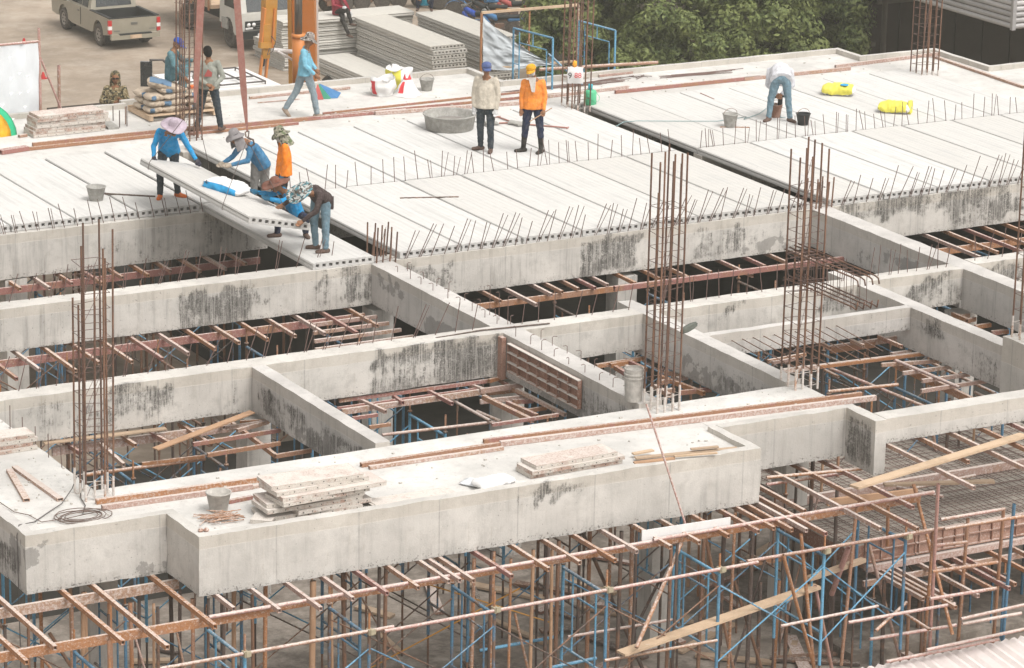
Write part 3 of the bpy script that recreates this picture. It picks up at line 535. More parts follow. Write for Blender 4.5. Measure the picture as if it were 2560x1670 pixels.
for i in range(14):
    y = 42.5-rnd.uniform(0,.5); z = 1.3+.05*i; MB().path([(28.25,y,z),(28.75,y,z+rnd.uniform(-.03,.03))], .006, 5).build('stirrup', 'thin_rebar', bc)

# ------------------------------------------------------------------ joists, stringers and pipes below the beams
JN = {}
RT3 = ('rust_tube','red_tube','white_tube')
def joist(area, p0, p1, mat=None, w=.05, h=.06, kind='hollow', what='rusty square tube'):
    o = bar('steel_tube' if kind != 'hpipe' else 'steel_pipe', p0, p1, w if kind != 'hpipe' else w/2, h, mat or rnd.choice(RT3), None, kind, label='x', cat='steel tube' if kind != 'hpipe' else 'steel pipe', group='shoring tubes '+area)
    JN.setdefault(area, []).append((o, (V(p0)+V(p1))/2)); return o
A1 = 'poking out under the long front fascia'
for x in (17.7, 18.22, 18.73, 19.26, 19.76, 20.24, 20.72, 20.85, 21.0, 21.55, 22.16, 22.65, 23.12, 23.58, 24.1, 24.55, 25.05, 25.55, 25.8):
    joist(A1, (x+rnd.uniform(-.02,.02), 38.75+rnd.uniform(-.18,.12)-(0 if x > 18 else -.5), -.975), (x, 41.9, -.97))
A2 = 'under the recessed left end of the fascia'
for x, y in ((14.6,38.6),(15.1,38.9),(15.94,38.7),(16.38,38.3),(17.22,38.7)): joist(A2, (x, y, -.98), (x, 43, -.97), 'rust_tube' if x > 15.5 else None, .055, .065)
A3 = 'under the right end of the fascia'
for x, y, y1 in ((26.02,38.6,41.5),(26.2,38.5,41.6),(26.36,38.25,41.6),(26.63,39.2,41.7),(27.18,38.1,42),(27.64,37.85,42),(28.13,38.66,42)): joist(A3, (x, y, -.985), (x, y1, -.97))
A4 = 'under the mouldy second beam at left'
for i in range(17): x = 17.3+i*.5; joist(A4, (x, 50.0+rnd.uniform(-.15,.2), -.9), (x, 51.9, -.88))
for i, y in enumerate((50.75, 50.3, 49.85, 49.4)): joist('among the short cross pieces in the left bay corner', (24.4-.2*i, y, -.93), (25.6, y, -.93), 'white_tube')
A5 = 'under the back left beam'
for i in range(14): x = 19.0+i*.47; joist(A5, (x, 55.0+rnd.uniform(-.2,.15), -.98), (x, 56.4, -.97))
A6 = 'in the dark bay under the middle plank beam'
for x in (27.9,28.35,28.9,29.15,29.5,29.8,30.1,30.6,31.15,31.65,32.2,32.75,33.3,33.8,34.3): joist(A6, (x, 50.62+rnd.uniform(-.1,.1)-(.5 if rnd.random() < .25 else 0), -.9), (x, 51.8, -.89))
A7 = 'under the blackened far right beam'
for x in (36.75,37.25,37.75,38.2,38.6,39.1,39.6): joist(A7, (x, 49.7+rnd.uniform(-.2,.3), -.92), (x, 51.7, -.9))
A8 = 'under the shallow right edge beam'
for x, y in ((28.62,37.9),(29.25,38.9),(29.8,38.1),(30.35,38.9),(30.9,38.6),(31.4,38.5)): joist(A8, (x, y, -.53), (x, 40.9, -.51))
# stringers
def stringer(label, p0, p1, mat, w=.05, h=.12, kind='hollow', cat='steel tube', name='stringer_tube'):
    return bar(name, p0, p1, w if kind != 'hpipe' else w/2, h, mat, None, kind, label=label, cat=cat, group='long shoring tubes')
stringer('long orange-rust square tube across the lower left, nearest the viewer', (12.8,39.14,-1.075), (18.2,39.16,-1.075), 'rust_tube', h=.13)
stringer('long rusty square tube below the pink pipe along the fascia', (18.2,39.2,-1.065), (28.6,39.15,-1.065), 'rust_tube', h=.09)
stringer('long pinkish round pipe running along in front of the fascia joists', (17.3,39.08,-.99), (24.2,39.06,-.985), 'pipe_red', .055, kind='hpipe', cat='steel pipe', name='steel_pipe')
stringer('cement crusted round pipe continuing right along the fascia joists', (24.0,39.02,-.95), (28.75,39.02,-.95), 'pipe_red', .055, kind='hpipe', cat='steel pipe', name='steel_pipe')
stringer('pinkish flat square tube under the recessed left fascia', (12.8,40.62,-1.08), (17.55,40.64,-1.08), 'white_tube', h=.14)
stringer('lower round rusty pipe clamped to the front scaffold posts at left', (16.4,38.6,-1.38), (19.75,38.6,-1.37), 'pipe_red', .05, kind='hpipe', cat='steel pipe', name='steel_pipe')
stringer('lower round rusty pipe clamped to the front scaffold posts at centre', (19.6,38.57,-1.40), (25.45,38.57,-1.36), 'pipe_red', .05, kind='hpipe', cat='steel pipe', name='steel_pipe')
stringer('lower round rusty pipe clamped to the front scaffold posts at right', (25.3,38.62,-1.34), (28.6,38.55,-1.33), 'pipe_red', .05, kind='hpipe', cat='steel pipe', name='steel_pipe')
stringer('pinkish deep tube carrying the joists under the second beam at left', (12,51.02,-.99), (25.5,51.02,-.99), 'red_tube', h=.13)
stringer('rusty tube carrying the joists under the back left beam', (14,55.45,-1.08), (25.6,55.45,-1.08), 'red_tube', h=.12)
stringer('rusty tube in the dark bay under the middle plank row', (26.2,50.75,-.99), (31,50.75,-.99), 'rust_tube', h=.1)
stringer('bright red round-edged tube in front of the dark bay running to the right cage', (29.9,50.15,-.80), (35.0,50.15,-.80), 'red_tube', .07, .09)
stringer('cement crusted pipe at the bottom of the dark middle bay', (26.4,47.7,-.97), (32.0,47.7,-.95), 'white_tube', .05, kind='hpipe', cat='steel pipe', name='steel_pipe')
stringer('cement crusted pipe just behind the third beam at left', (14,47.75,-.97), (24.3,47.75,-.97), 'pipe_red', .05, kind='hpipe', cat='steel pipe', name='steel_pipe')
stringer('deep rusty tube under the far right beam joists', (36.3,50.5,-1.02), (42,50.5,-1.02), 'rust_tube', h=.12)
stringer('short pale grey tube end below the far right beam', (38.2,49.5,-.9), (40,49.5,-.9), 'white_tube', h=.08)
stringer('deep tube carrying joists under the shallow right beam', (28.6,40.9,-.62), (38,40.9,-.62), 'rust_tube', h=.12)
# explicit pieces seen inside the bays (end points measured on their level)
def piece(area, c, x0, y0, x1, y1, z=-1.02, w=.05, h=.06, mat='rust_tube', kind='hollow', z1=None, what=None):
    p0, p1 = G(c, x0, y0, z), G(c, x1, y1, z if z1 is None else z1)
    if kind == 'box': return bar('timber_board', p0, p1, w, h, mat, None, 'box', label='%s %s' % (what or 'timber board', area), cat='timber board', group='loose timber boards')
    return joist(area, p0, p1, mat, w, h, kind, what or ('cement spattered round pipe' if kind == 'hpipe' else 'rusty square tube'))
B1_ = 'inside the front left bay behind the left cage'
piece(B1_,9,440,1110,1960,905,-1.03,.05,.13,'white_tube')
for a in ((9,850,1050,1045,1225),(9,1270,955,1455,1055),(9,1510,875,1770,1050),(9,2020,915,2330,1150),(9,560,1045,680,1125),(9,1030,985,1145,1060),(9,1960,875,2060,950),(9,1800,840,1890,910)): piece(B1_,*a,-.97,.05,.065,rnd.choice(RT3))
for a in ((9,1630,1050,2363,930),(9,1750,1140,2363,1040)): piece(B1_,*a,-.90,.05,.06,'red_tube')
piece(B1_,9,2260,860,2000,935,-.93,.05,.06,'white_tube'); piece(B1_,9,1910,910,2250,860,-.92,.05,.06,'white_tube'); piece(B1_,10,0,865,250,850,-.92); piece(B1_,10,300,1150,600,1100,-.95)
piece(B1_,9,700,1310,1730,1170,-1.25,.06,.06,'rust_tube','hpipe'); piece(B1_,9,1200,1215,1730,1150,-1.2,.04,.05,'rust_tube')
B2_ = 'inside the front middle bay beside the formwork panel'
piece(B2_,10,835,680,2120,510,-.88,.05,.06,'red_tube'); piece(B2_,10,2100,515,2255,475,-.86,.05,.06,'rust_tube'); piece(B2_,10,860,775,2363,560,-.98,.05,.09,'white_tube'); piece(B2_,10,820,745,2020,580,-.95,.04,.04,'red_tube')
for a in ((10,1020,680,1230,775),(10,1290,640,1375,700),(10,1590,600,1790,705),(10,1940,550,2060,590),(10,2190,505,2363,620)): piece(B2_,*a,-.93,.05,.06,rnd.choice(RT3))
piece(B2_,10,950,830,1160,800,-1,.05,.05,'red_tube'); piece(B2_,10,1090,905,1270,880,-1,.05,.05,'red_tube'); piece(B2_,10,1200,970,2150,860,-1.15,.05,.05,'white_tube','hpipe')
piece(B2_,10,1780,670,2110,850,-1.1,.05,.05,'white_tube','hpipe'); piece(B2_,10,2000,770,2200,855,-1.1,.05,.05,'white_tube','hpipe')
piece(B2_,11,30,650,440,850,-.86,.07,.07,'red_tube'); piece(B2_,11,230,700,480,810,-.9,.06,.07,'red_tube'); piece(B2_,11,310,590,720,800,-.88,.05,.06,'white_tube'); piece(B2_,11,0,690,390,650,-.98,.05,.07,'white_tube'); piece(B2_,11,275,690,450,680,-1,.06,.07,'red_tube'); piece(B2_,11,385,770,560,740,-1,.05,.06,'rust_tube'); piece(B2_,11,100,885,660,800,-.75,.05,.05,'red_tube'); piece(B2_,11,60,620,290,595,-1,.05,.06,'red_tube'); piece(B2_,11,0,600,360,550,-.9,.05,.08,'white_tube')
B3_ = 'inside the small bay behind the white drum'
for a in ((11,980,390,1390,320),(11,1100,385,1300,350),(11,1220,340,1400,420),(11,1140,400,1310,500),(11,1520,480,1890,620),(11,1480,560,1600,640),(11,1660,500,1750,480),(11,1500,530,1620,510),(11,1680,615,1950,585),(11,1560,440,1700,470),(11,1500,610,1640,590),(11,1230,395,1390,440)): piece(B3_,*a,-.9,.06,.07,rnd.choice(('red_tube','rust_tube','white_tube')))
B4_ = 'inside the large open pit at the right'
piece(B4_,12,330,430,1550,280,-.85,.06,.07,'white_tube'); piece(B4_,12,640,395,1550,280,-.84,.05,.05,'rust_tube')
for a in ((12,1160,380,1730,340),(12,1340,450,1750,395),(12,1500,515,1900,460),(12,1495,600,2040,515),(12,1240,290,1410,265)): piece(B4_,*a,-.9,.05,.06,'white_tube')
piece(B4_,12,1270,370,1920,680,-1.0,.06,.12,'rust_tube'); piece(B4_,12,1280,340,1820,570,-.85,.055,.05,'pipe_red','hpipe'); piece(B4_,12,720,405,1570,750,-1.05,.055,.05,'pipe_red','hpipe'); piece(B4_,12,710,605,1300,545,-1.0,.055,.05,'rust_tube','hpipe'); piece(B4_,12,1560,350,2120,620,-1.1,.05,.05,'rust_tube','hpipe')
piece(B4_,12,1950,610,2120,690,-1.1,.05,.05,'rust_tube','hpipe'); piece(B4_,12,680,420,800,480,-1.1,.05,.05,'rust_tube','hpipe'); piece(B4_,12,730,240,1400,140,-.75,.05,.1,'white_tube'); piece(B4_,12,730,255,1100,205,-.78,.05,.1,'red_tube')
for a in ((12,905,175,1010,220),(12,1135,140,1330,225),(12,1355,105,1435,140),(12,660,205,730,240)): piece(B4_,*a,-.66,.05,.06,rnd.choice(RT3))
piece(B4_,12,200,350,520,290,-1,.05,.06,'rust_tube'); piece(B4_,12,240,360,430,330,-1,.05,.05,'white_tube')
B5_ = 'inside the small bay at the right edge'
for a in ((8,1760,1300,1880,1350),(8,1880,1360,1950,1340),(8,1950,1410,2080,1390),(8,2090,1460,2200,1445),(8,1830,1320,1900,1310),(12,1950,60,2080,40),(12,2090,110,2230,95),(12,2230,150,2363,135),(12,2200,210,2363,160)): piece(B5_,*a,-.95,.06,.07,rnd.choice(RT3))

# ------------------------------------------------------------------ scaffold frames below
def scaffold(label, x, y, zt, mat, dy=1.2, hz=None, grp='blue scaffold frames', big=True):
    t = thing('scaffold', label, 'scaffold', (x, y, -3.9), group=grp)
    zb = zt-1.7
    for yy in (y, y+dy):
        tube('post', (x, yy, zb), (x, yy, zt), .024, mat, t)
        tube('screw_jack', (x, yy, zt), (x, yy, zt+rnd.uniform(.26,.32)), .016, 'rust_tube', t)
        tube('screw_jack', (x, yy, -3.88), (x, yy, zb), .017, 'dark_steel', t)
        tube('jack_nut', (x, yy, zt+.01), (x, yy, zt+.035), .04, 'dark_steel', t)
    tube('ledger', (x, y, zt-.04), (x, y+dy, zt-.04), .024, mat, t)
    tube('ledger', (x, y, zt-1.2), (x, y+dy, zt-1.2), .018, mat, t)
    for yy in (y+.28, y+dy-.28): tube('inner_post', (x, yy, zt-1.2), (x, yy, zt-.04), .015, mat, t)
    tube('inner_ledger', (x, y+.28, zt-.35), (x, y+dy-.28, zt-.35), .015, mat, t)
    return t
def brace(label, x0, x1, y, zt, mat, z0=-.2, z1=-1.35):
    t = thing('cross_brace', label, 'cross brace', (x0, y, zt-1.3), group='scaffold cross braces')
    tube('brace_rod', (x0, y+.02, zt+z0), (x1, y+.02, zt+z1), .0115, mat, t); tube('brace_rod', (x0, y-.01, zt+z1), (x1, y-.01, zt+z0), .0115, mat, t)
rows = [(38.62,-1.42,[13.9,15.72,17.6,19.4,21.28,23.03,24.85,26.6,28.0],'front row under the fascia',0), (40.7,-1.3,[13.5,15.1,16.8,18.5,20.3,22.0,23.8,25.5,27.3],'second row under the fascia',1),
 (43.3,-1.25,[16.5,18.2,19.9,22.3,24.0,25.4,27.0,29.3,30.6,31.9,33.2],'third row below the open front bays',1), (45.4,-1.25,[17.2,18.9,20.4,22.4,24.1,27.2,29.3,30.6,31.9,33.6],'fourth row below the open front bays',1),
 (47.6,-1.3,[17.6,19.3,21,22.7,24.5,27.5,29.5,31.5,33.5,35.6],'fifth row behind the third beam',1), (49.8,-1.2,[18.5,20.1,21.7,23.3,24.8,27.3,29.2,31.1,33,36.4,38.2],'sixth row under the second beam',2),
 (52.6,-1.3,[19,20.7,22.3,23.9,25.3],'seventh row in the dark left bay',2), (54.8,-1.3,[20,21.5,23,24.6],'eighth row under the back left beam',2), (57.2,-1.3,[21,22.8,24.6],'ninth row deep under the left planks',2)]
for y, zt, xs, nm, kind in rows:
    for i, x in enumerate(xs):
        mat = ('blue_steel','blue_steel','light_blue_steel','dark_steel','blue_steel')[rnd.randrange(5)] if kind < 2 else 'blue_steel'
        if kind == 0: mat = 'light_blue_steel' if i in (2,5,6,7) else 'blue_steel'
        cpl = kind == 0
        if kind == 2: mat = rnd.choice(('blue_steel','dark_steel'))
        sc_t = scaffold('%s blue scaffold frame from the left, %s' % (nth(i), nm), x, y, zt, mat)
        if cpl: MB().box((x-.035, y-.085, -1.415), (x+.035, y+.03, -1.345)).box((x-.02, y-.10, -1.40), (x+.05, y-.07, -1.33)).build('coupler', 'coupler_metal', sc_t)
        if i+1 < len(xs) and xs[i+1]-x < 2.2 and (kind != 2 or i % 2 == 0):
            m = mat if rnd.random() < .7 else 'dark_steel'
            brace('%s brace pair from the left, %s' % (nth(i), nm), x, xs[i+1], y, zt, m)
            if rnd.random() < .6: brace('%s rear brace pair from the left, %s' % (nth(i), nm), x, xs[i+1], y+1.2, zt, rnd.choice(('blue_steel','dark_steel','light_blue_steel')))
# extra rods and ledgers near the viewer
ex = [(14,0,1420+135,1700,1400,-3),]
def rod(label, c0, c1, z0, z1, r, mat, cat='scaffold tube', kind='tube'):
    return tube('scaffold_tube', G(*c0, z0), G(*c1, z1), r, mat, None, kind, label=label, cat=cat, group='loose scaffold tubes')
rod('bright blue scaffold ledger low at bottom centre', (15,0,1405), (15,640,1290), -2.55, -2.55, .026, 'light_blue_steel')
rod('bright blue scaffold tube ending in a round eye at the bottom edge', (15,580,1553), (15,980,1470), -2.8, -2.8, .026, 'light_blue_steel')
rod('cement crusted ledger behind the wooden ramp', (15,740,1290), (15,1620,1145), -2.5, -2.5, .022, 'white_tube', kind='hpipe')
rod('greenish dirty ledger under the wooden ramp', (15,1050,1490), (15,2000,1320), -2.4, -2.4, .022, 'white_tube', kind='hpipe')
rod('pale ledger tied low on the right blue post', (16,310,1200), (16,1130,1030), -2.1, -2.1, .022, 'white_tube', kind='hpipe')
rod('thick steep rusty plank prop standing on the wooden ramp', (15,1320,1380), (15,1700,500), -2.2, -1.1, .03, 'rust_tube')
rod('yellow brace rod at the bottom centre, rising right', (14,1100,1553), (14,2363,880), -2.9, -1.5, .011, 'ochre_paint')
rod('yellow brace rod at the bottom centre, falling right', (14,1500,820), (15,600,1170), -1.7, -2.3, .011, 'ochre_paint')
# rough brown props
PR = [(13,220,1000,-3.9),(13,1740,960,0),(13,1870,940,0),(14,1160,700,0),(14,1215,700,0),(14,1960,620,0),(14,2110,560,0),(15,100,560,0),(15,560,480,0),(15,650,470,0),(15,1180,390,0),(15,1310,370,0),(15,1600,500,0),(15,1650,500,0),(15,2140,230,0),(13,590,1010,0),(13,900,1310,0),(13,1500,880,0),(14,600,810,0)]
for i, (c, x, y, q) in enumerate(PR):
    p = G(c, x, y, -1.0); r = .045 if c == 14 and x == 600 else rnd.uniform(.02,.03); yy = min(p.y, 41.5)
    tube('timber_prop' if r > .04 else 'steel_prop', (p.x, p.y, -3.89), (p.x+.03, p.y, -1.02), r, 'ply_brown' if r > .04 else rnd.choice(('dark_steel','rust_tube','dark_steel')), None, 'tube', label='%s upright prop of the front row, counted from the left' % nth(sorted(range(len(PR)), key=lambda k: G(*PR[k][:3], -1).x).index(i)), cat='prop', group='upright props')
for i, (c, x0, y0, x1, y1, za, zb) in enumerate(((16,330,600,590,1540,-1.2,-3.2),(16,480,420,590,1553,-1.1,-3.2),(16,600,860,740,1553,-2.,-3.4),(16,950,200,820,1530,-1.0,-3.4),(16,1430,0,1760,1270,-.9,-3.0),(16,1640,0,1560,1500,-.5,-3.5),(16,1210,520,1215,190,-1.7,-1.0),(16,1890,290,1800,1400,-1.4,-3.6),(16,2190,220,2100,1370,-1.3,-3.6),(16,1600,400,1510,1520,-1.4,-3.6),(16,1400,830,1370,1500,-2.5,-3.8),(16,2280,170,2180,1360,-1.1,-3.5),(16,880,540,740,930,-1.5,-2.4))):
    lb = ['leaning cement crusted prop left of the lower right formwork','leaning red prop beside the crusted one','short leaning prop under the end of the ramp','long slanting pipe crossing the lower right in front','long thin leaning prop passing the timber board end','tall rusty post left of the formwork run','stub of a pipe above a blue post','thin rusty post before the lower formwork','tall slanting pipe near the right edge','pale rusty post paired with the tall one','rusty post under the lower formwork tubes','blue and rust post at the right edge','short slanting board on the lower right scaffold'][i]
    tube('steel_prop', G(c,x0,y0,za), G(c,x1,y1,zb), .026 if i < 12 else .04, 'blue_steel' if i == 11 else rnd.choice(('pipe_red','rust_tube','rust_tube')), None, 'hpipe', label=lb, cat='prop', group='leaning props at lower right')
for i, (c, x0, y0, x1, y1, z, m) in enumerate(((16,1570,970,2130,880,-2.2,'pipe_red'),(16,1590,740,2140,660,-1.9,'rust_tube'),(16,880,1170,1780,1010,-2.5,'pipe_red'),(16,1060,1310,1790,1190,-2.9,'pipe_red'),(16,1840,1180,2340,1090,-2.7,'white_tube'),(16,1200,1500,2150,1310,-3.2,'pipe_red'),(16,1540,1400,2363,1225,-3.1,'pipe_red'),(16,1600,520,1880,490,-1.6,'pipe_red'),(16,1660,300,2200,210,-1.2,'pipe_red'),(16,1690,380,2363,270,-1.3,'rust_tube'),(16,1250,450,1570,400,-1.4,'pipe_red'),(16,1350,1090,1570,1230,-2.6,'rust_tube'),(16,1110,1240,1370,1000,-2.6,'rust_tube'),(16,1830,1140,2363,1020,-2.6,'white_tube'),(12,190,1330,1050,1250,-.95,'rust_tube'),(12,1290,1410,1680,1490,-1.6,'white_tube'),(12,1440,1420,1950,1310,-1.9,'white_tube'),(12,0+190,1390,850,1290,-1.05,'red_tube'))):
    joist('among the rusty lower right scaffold', G(c,x0,y0,z), G(c,x1,y1,z), m, .05, .05, 'hpipe', 'round pipe')
EP = []
for i in range(60):
    x = rnd.uniform(15.8, 28.2) if i < 32 else rnd.uniform(26.5, 32.5); y = rnd.uniform(39.4, 41.8) if i < 32 else rnd.uniform(38.9, 44.5); zt = -1.05 if i < 32 else (-1.1 if y > 42 else -2.5)
    o = tube('steel_prop', (x, y, -3.89), (x+rnd.uniform(-.06,.06), y+rnd.uniform(-.06,.06), zt), rnd.uniform(.018,.034), rnd.choice(('dark_steel','rust_tube','ply_brown','dark_steel')), label='x', cat='prop', group='rough props behind the front row'); EP.append(o)
    if i % 3 == 0: a = rnd.uniform(-.9,.9); EP.append(tube('steel_prop', (x-a, y, -3.85), (x+a*.6, y+.2, rnd.uniform(-2.2,-1.4)), rnd.uniform(.014,.028), rnd.choice(('rust_tube','dark_steel','white_tube')), label='x', cat='prop', group='rough props behind the front row'))
EP.sort(key=lambda o: o.matrix_basis.translation.dot(RT))
for i, o in enumerate(EP): o['label'] = '%s rough prop from the left, standing in the shade behind the front scaffold row' % nth(i)
# lower formwork and mesh slab at lower right
fw_ = thing('formwork_trough', 'run of brown steel formwork panels holding a mesh reinforced slab, lower right', 'formwork', (28.3, 40.1, -2.4))
for i in range(6):
    x = 28.35+i*.9
    MB().box((x, 40.1, -2.33), (x+.88, 40.13, -1.98)).build('formwork_panel', 'panel_dirty', fw_)
    for z in (-2.33, -2.16, -2.0): MB().box((x, 40.06, z), (x+.88, 40.1, z+.018)).build('panel_rib', 'panel_dirty', fw_)
    for k in range(4): MB().box((x+.22*k+.05, 40.065, -2.312), (x+.22*k+.065, 40.098, -1.984)).build('panel_rib', 'panel_dirty', fw_)
MB().box((28.35, 40.0, -2.45), (33.8, 40.12, -2.36)).build('walling_tube', 'white_tube', fw_)
MB().box((27.9, 41.9, -1.99), (34, 41.98, -1.86)).build('walling_tube', 'white_tube', fw_)
MB().box((28.0, 40.13, -2.3), (34, 44.4, -2.06)).build('soffit_board', 'panel_dirty', fw_); solid('rubble_topping', 28.0, 34, 40.14, 44.4, -2.058, -2.0, 'rubble_top', fw_, res=.25, chip=.02, bot=False)
mesh = MB()
for i in range(58): x = 28.0+i*.1+rnd.uniform(-.03,.03); mesh.bar((x, 40.15, -1.985), (x+rnd.uniform(-.12,.12), 44.3, -1.98), .007, .007)
for i in range(36): y = 40.2+i*.115+rnd.uniform(-.03,.03); mesh.bar((28.0, y, -1.972), (33.9, y+rnd.uniform(-.12,.12), -1.975), .007, .007)
o = mesh.build('reinforcement_mesh', 'thin_rebar', fw_); o['kind'] = 'stuff'
cb_ = MB().box((27.2, 41.98, -2.06), (34, 42.0, -1.99)).build('rubble_concrete', 'mortar', fw_)
for i, (x, y) in enumerate(((29.66,38.7),(30.08,38.7),(28.72,38.3),(30.58,39.0),(28.86,38.6),(28.5,38.8),(28.62,38.75),(29.9,38.6),(31.0,39.0),(31.5,38.9),(29.3,38.55))): joist('under the brown lower formwork', (x, y, -2.49), (x, 42, -2.47), None)
stringer('cement caked tube under the brown lower formwork joists', (28.2,39.9,-2.57), (34,39.9,-2.57), 'white_tube', h=.09)
stringer('second caked tube behind under the brown lower formwork joists', (27.0,41.4,-2.57), (34,41.4,-2.57), 'rust_tube', h=.1)
for i, x in enumerate((28.4,29.6,30.8,32)): scaffold('%s scaffold frame from the left below the brown lower formwork' % nth(i), x, 39.9, -2.85, 'blue_steel' if i else 'light_blue_steel', 1.1)
# footing step on the floor, corrugated roof corner
ft = MB().box((28.15,40.0,-3.895), (34,41.3,-3.72)).build('footing', 'floor_concrete'); tag(ft, 'low concrete footing step on the floor at the lower right', 'footing')
rf = MB(); a = at(2560,1600,-3.2); n = 120
vs = []
for i in range(n+1):
    u = i/n*6.5; x = 27.3+u; zz = -3.3+.03*math.sin(u*2*math.pi/.15)
    vs += [(x, 36.2, zz-.25), (x, 38.62+.0*u, zz), (x, 38.62, zz-.012), (x, 36.2, zz-.262)]
fs2 = []
for i in range(n): k = i*4; fs2 += [(k, k+4, k+5, k+1), (k+3, k+2, k+6, k+7), (k+1, k+5, k+6, k+2)]
o = rf.add(vs, fs2).build('corrugated_roof', 'roof_sheet'); tag(o, 'corner of a pale pink corrugated roof sheet at the bottom right', 'roof sheet')
# boards
def board(label, c0, c1, z0, z1, w, mat='timber', h=.035): return bar('timber_board', G(*c0,z0), G(*c1,z1), w, h, mat, None, 'box', label=label, cat='timber board', group='loose timber boards')
board('long pale timber board sloping up as a ramp through the lower scaffold', (15,1190,1430), (16,620,860), -2.32, -2.02, .2)
board('long timber board lying diagonally on the joists at the right', (12,930,1410), (12,2363,970), -.44, -.42, .17)
board('thin rusty plywood strip lying along the left cage bay', (9,370,1040), (9,1400,915), -.86, -.86, .12, 'old_wood', .02)
board('warped brown board leaning diagonally in the left bay', (9,1310,1090), (9,2130,775), -.95, -.72, .14, 'ply_brown', .02)
board('short weathered board under the lower right mesh', (12,1180,1390), (12,2110,1360), -1.7, -1.7, .12, 'old_wood')
board('rusty channel lying on the lower right scaffold', (12,700,1540), (12,1460,1450), -1.2, -1.2, .06, 'ply_brown', .1)
board('thick square timber on the brown scaffold tubes', (16,540,800), (16,1010,640), -1.9, -1.9, .1, 'old_wood', .06)
for i in range(110):
    x = rnd.uniform(15, 31); y = rnd.uniform(38.5, 45); a = rnd.uniform(0, 3); L = rnd.uniform(.3, 1.6)
    bar('scrap_piece', (x, y, -3.86), (x+L*math.cos(a), y+L*math.sin(a), -3.84), rnd.uniform(.06,.2), .04, rnd.choice(('old_wood','dark_steel','panel_dirty')), None, 'box', label='x', cat='scrap', group='scrap on the lower floor')
# ------------------------------------------------------------------ loose tubes lying on the decks
HS, HB = -.186, -.03      # front slab and back slab surface
def lay(label, c0, c1, z, w, h, mat, kind='hollow', cat='steel tube', name=None):
    p0, p1 = G(*c0, z), G(*c1, z); p0.z += h/2; p1.z += h/2
    return bar(name or ('steel_tube' if kind == 'hollow' else 'steel_pipe'), p0, p1, w if kind == 'hollow' else w/2, h, mat, None, kind, label=label, cat=cat, group='tubes lying on the decks')
lay('orange-rust square tube lying nearest the left of the front slab', (9,810,1553), (9,2340,1345), HS, .06, .07, 'rust_tube')
lay('rusty square tube continuing behind the panel stack', (9,2330,1345), (10,300,1345), HS, .06, .06, 'rust_tube')
lay('whitened red square tube in front of the orange one', (13,860,220), (13,2130,40), HS, .06, .07, 'white_tube')
lay('pale square tube end crossing behind the white bucket', (13,1925,165), (14,100,125), HS, .06, .05, 'red_tube')
lay('pale tube passing under the panel stack from the left', (13,2100,45), (10,280,1385), HS, .05, .04, 'white_tube')
lay('rusty tube right of the stacked panels, rear one', (10,1020,1240), (10,2190,1065), HS, .07, .06, 'rust_tube')
lay('cement whitened tube right of the stacked panels, front one', (10,1090,1260), (10,2220,1095), HS, .06, .05, 'white_tube')
lay('long red tube on the front slab, rear of the pair', (11,30,1040), (12,990,640), HS, .06, .06, 'red_tube')
lay('long pinkish whitened tube on the front slab, front of the pair', (11,170,1065), (12,1110,675), HS, .07, .075, 'white_tube')
lay('short channel piece lying on the far left slab, rear', (9,80,1280), (9,225,1535), -.188, .09, .045, 'white_tube')
lay('longer channel piece lying diagonally by the coiled cable', (9,125,1255), (9,510,1530), -.188, .09, .045, 'white_tube')
lay('rusty tube behind the left planks on the back slab', (1,275,1235), (1,1700,1085), HB, .06, .07, 'red_tube')
lay('second rusty tube behind the left planks on the back slab', (1,230,1270), (1,1560,1130), HB, .06, .06, 'red_tube')
lay('tube running under the feet of the grey-shirted man', (1,1590,1110), (2,640,1010), HB, .07, .07, 'red_tube')
lay('tube just in front of the grey-shirted man', (1,1590,1140), (2,490,1050), HB, .06, .05, 'red_tube')
lay('square tube right of the walking man, first stretch', (2,630,1010), (2,1400,940), HB, .06, .06, 'red_tube')
lay('square tube behind the big mortar basin', (2,1140,970), (3,370,880), HB, .07, .07, 'white_tube')
lay('dark thin tube behind the two standing men, upper', (2,700,965), (3,480,770), HB, .04, .04, 'red_tube')
lay('dark thin tube behind the two standing men, lower', (2,760,985), (3,700,800), HB, .04, .05, 'red_tube')
lay('whitened tube from the orange shirt man to the green jug', (3,370,850), (3,1250,745), HB, .06, .06, 'white_tube')
lay('rust-brown square tube on the right back slab, first', (3,1140,790), (3,2363,665), HB, .06, .07, 'red_tube')
lay('pale red square tube on the right back slab, second', (4,0,680), (4,895,590), HB, .06, .07, 'white_tube')
lay('pale red square tube by the far right kerb, third', (4,770,575), (4,1640,465), HB, .06, .07, 'white_tube')
lay('long channel lying beside the far right kerb', (4,1600,485), (4,2363,745), HB, .08, .05, 'white_tube')
lay('white painted channel by the kerb behind the walking man', (2,80,835), (2,925,750), HB, .07, .05, 'white_tube')
lay('thin light strip left of the walking man', (2,150,870), (2,500,840), HB, .03, .02, 'white_tube')
lay('red square tube at the far left back corner', (1,0,1300), (1,230,1265), HB, .16, .08, 'red_tube')
lay('short tube left of the stacked panels at the back', (1,160,1160), (1,225,1150), HB, .07, .05, 'white_tube')
lay('tube lying along the right kerb near the scaffold frames', (3,1000,650), (3,1400,605), HB, .07, .05, 'white_tube')
lay('round pipe bridging the kerb through the standing blue frames', (3,500,600), (3,1500,540), .25, .07, .07, 'pipe_red', 'hpipe', 'steel pipe')
lay('lone thin black bar lying across the middle planks', (6,1350,325), (6,1845,315), .005, .035, .02, 'dark_steel')
lay('dark bar lying beside the left bucket', (5,870,290), (5,1310,315), .005, .035, .03, 'dark_steel')
lay('short thin rod on the right rear planks', (3,1860,790), (3,1975,840), .005, .02, .02, 'red_tube')
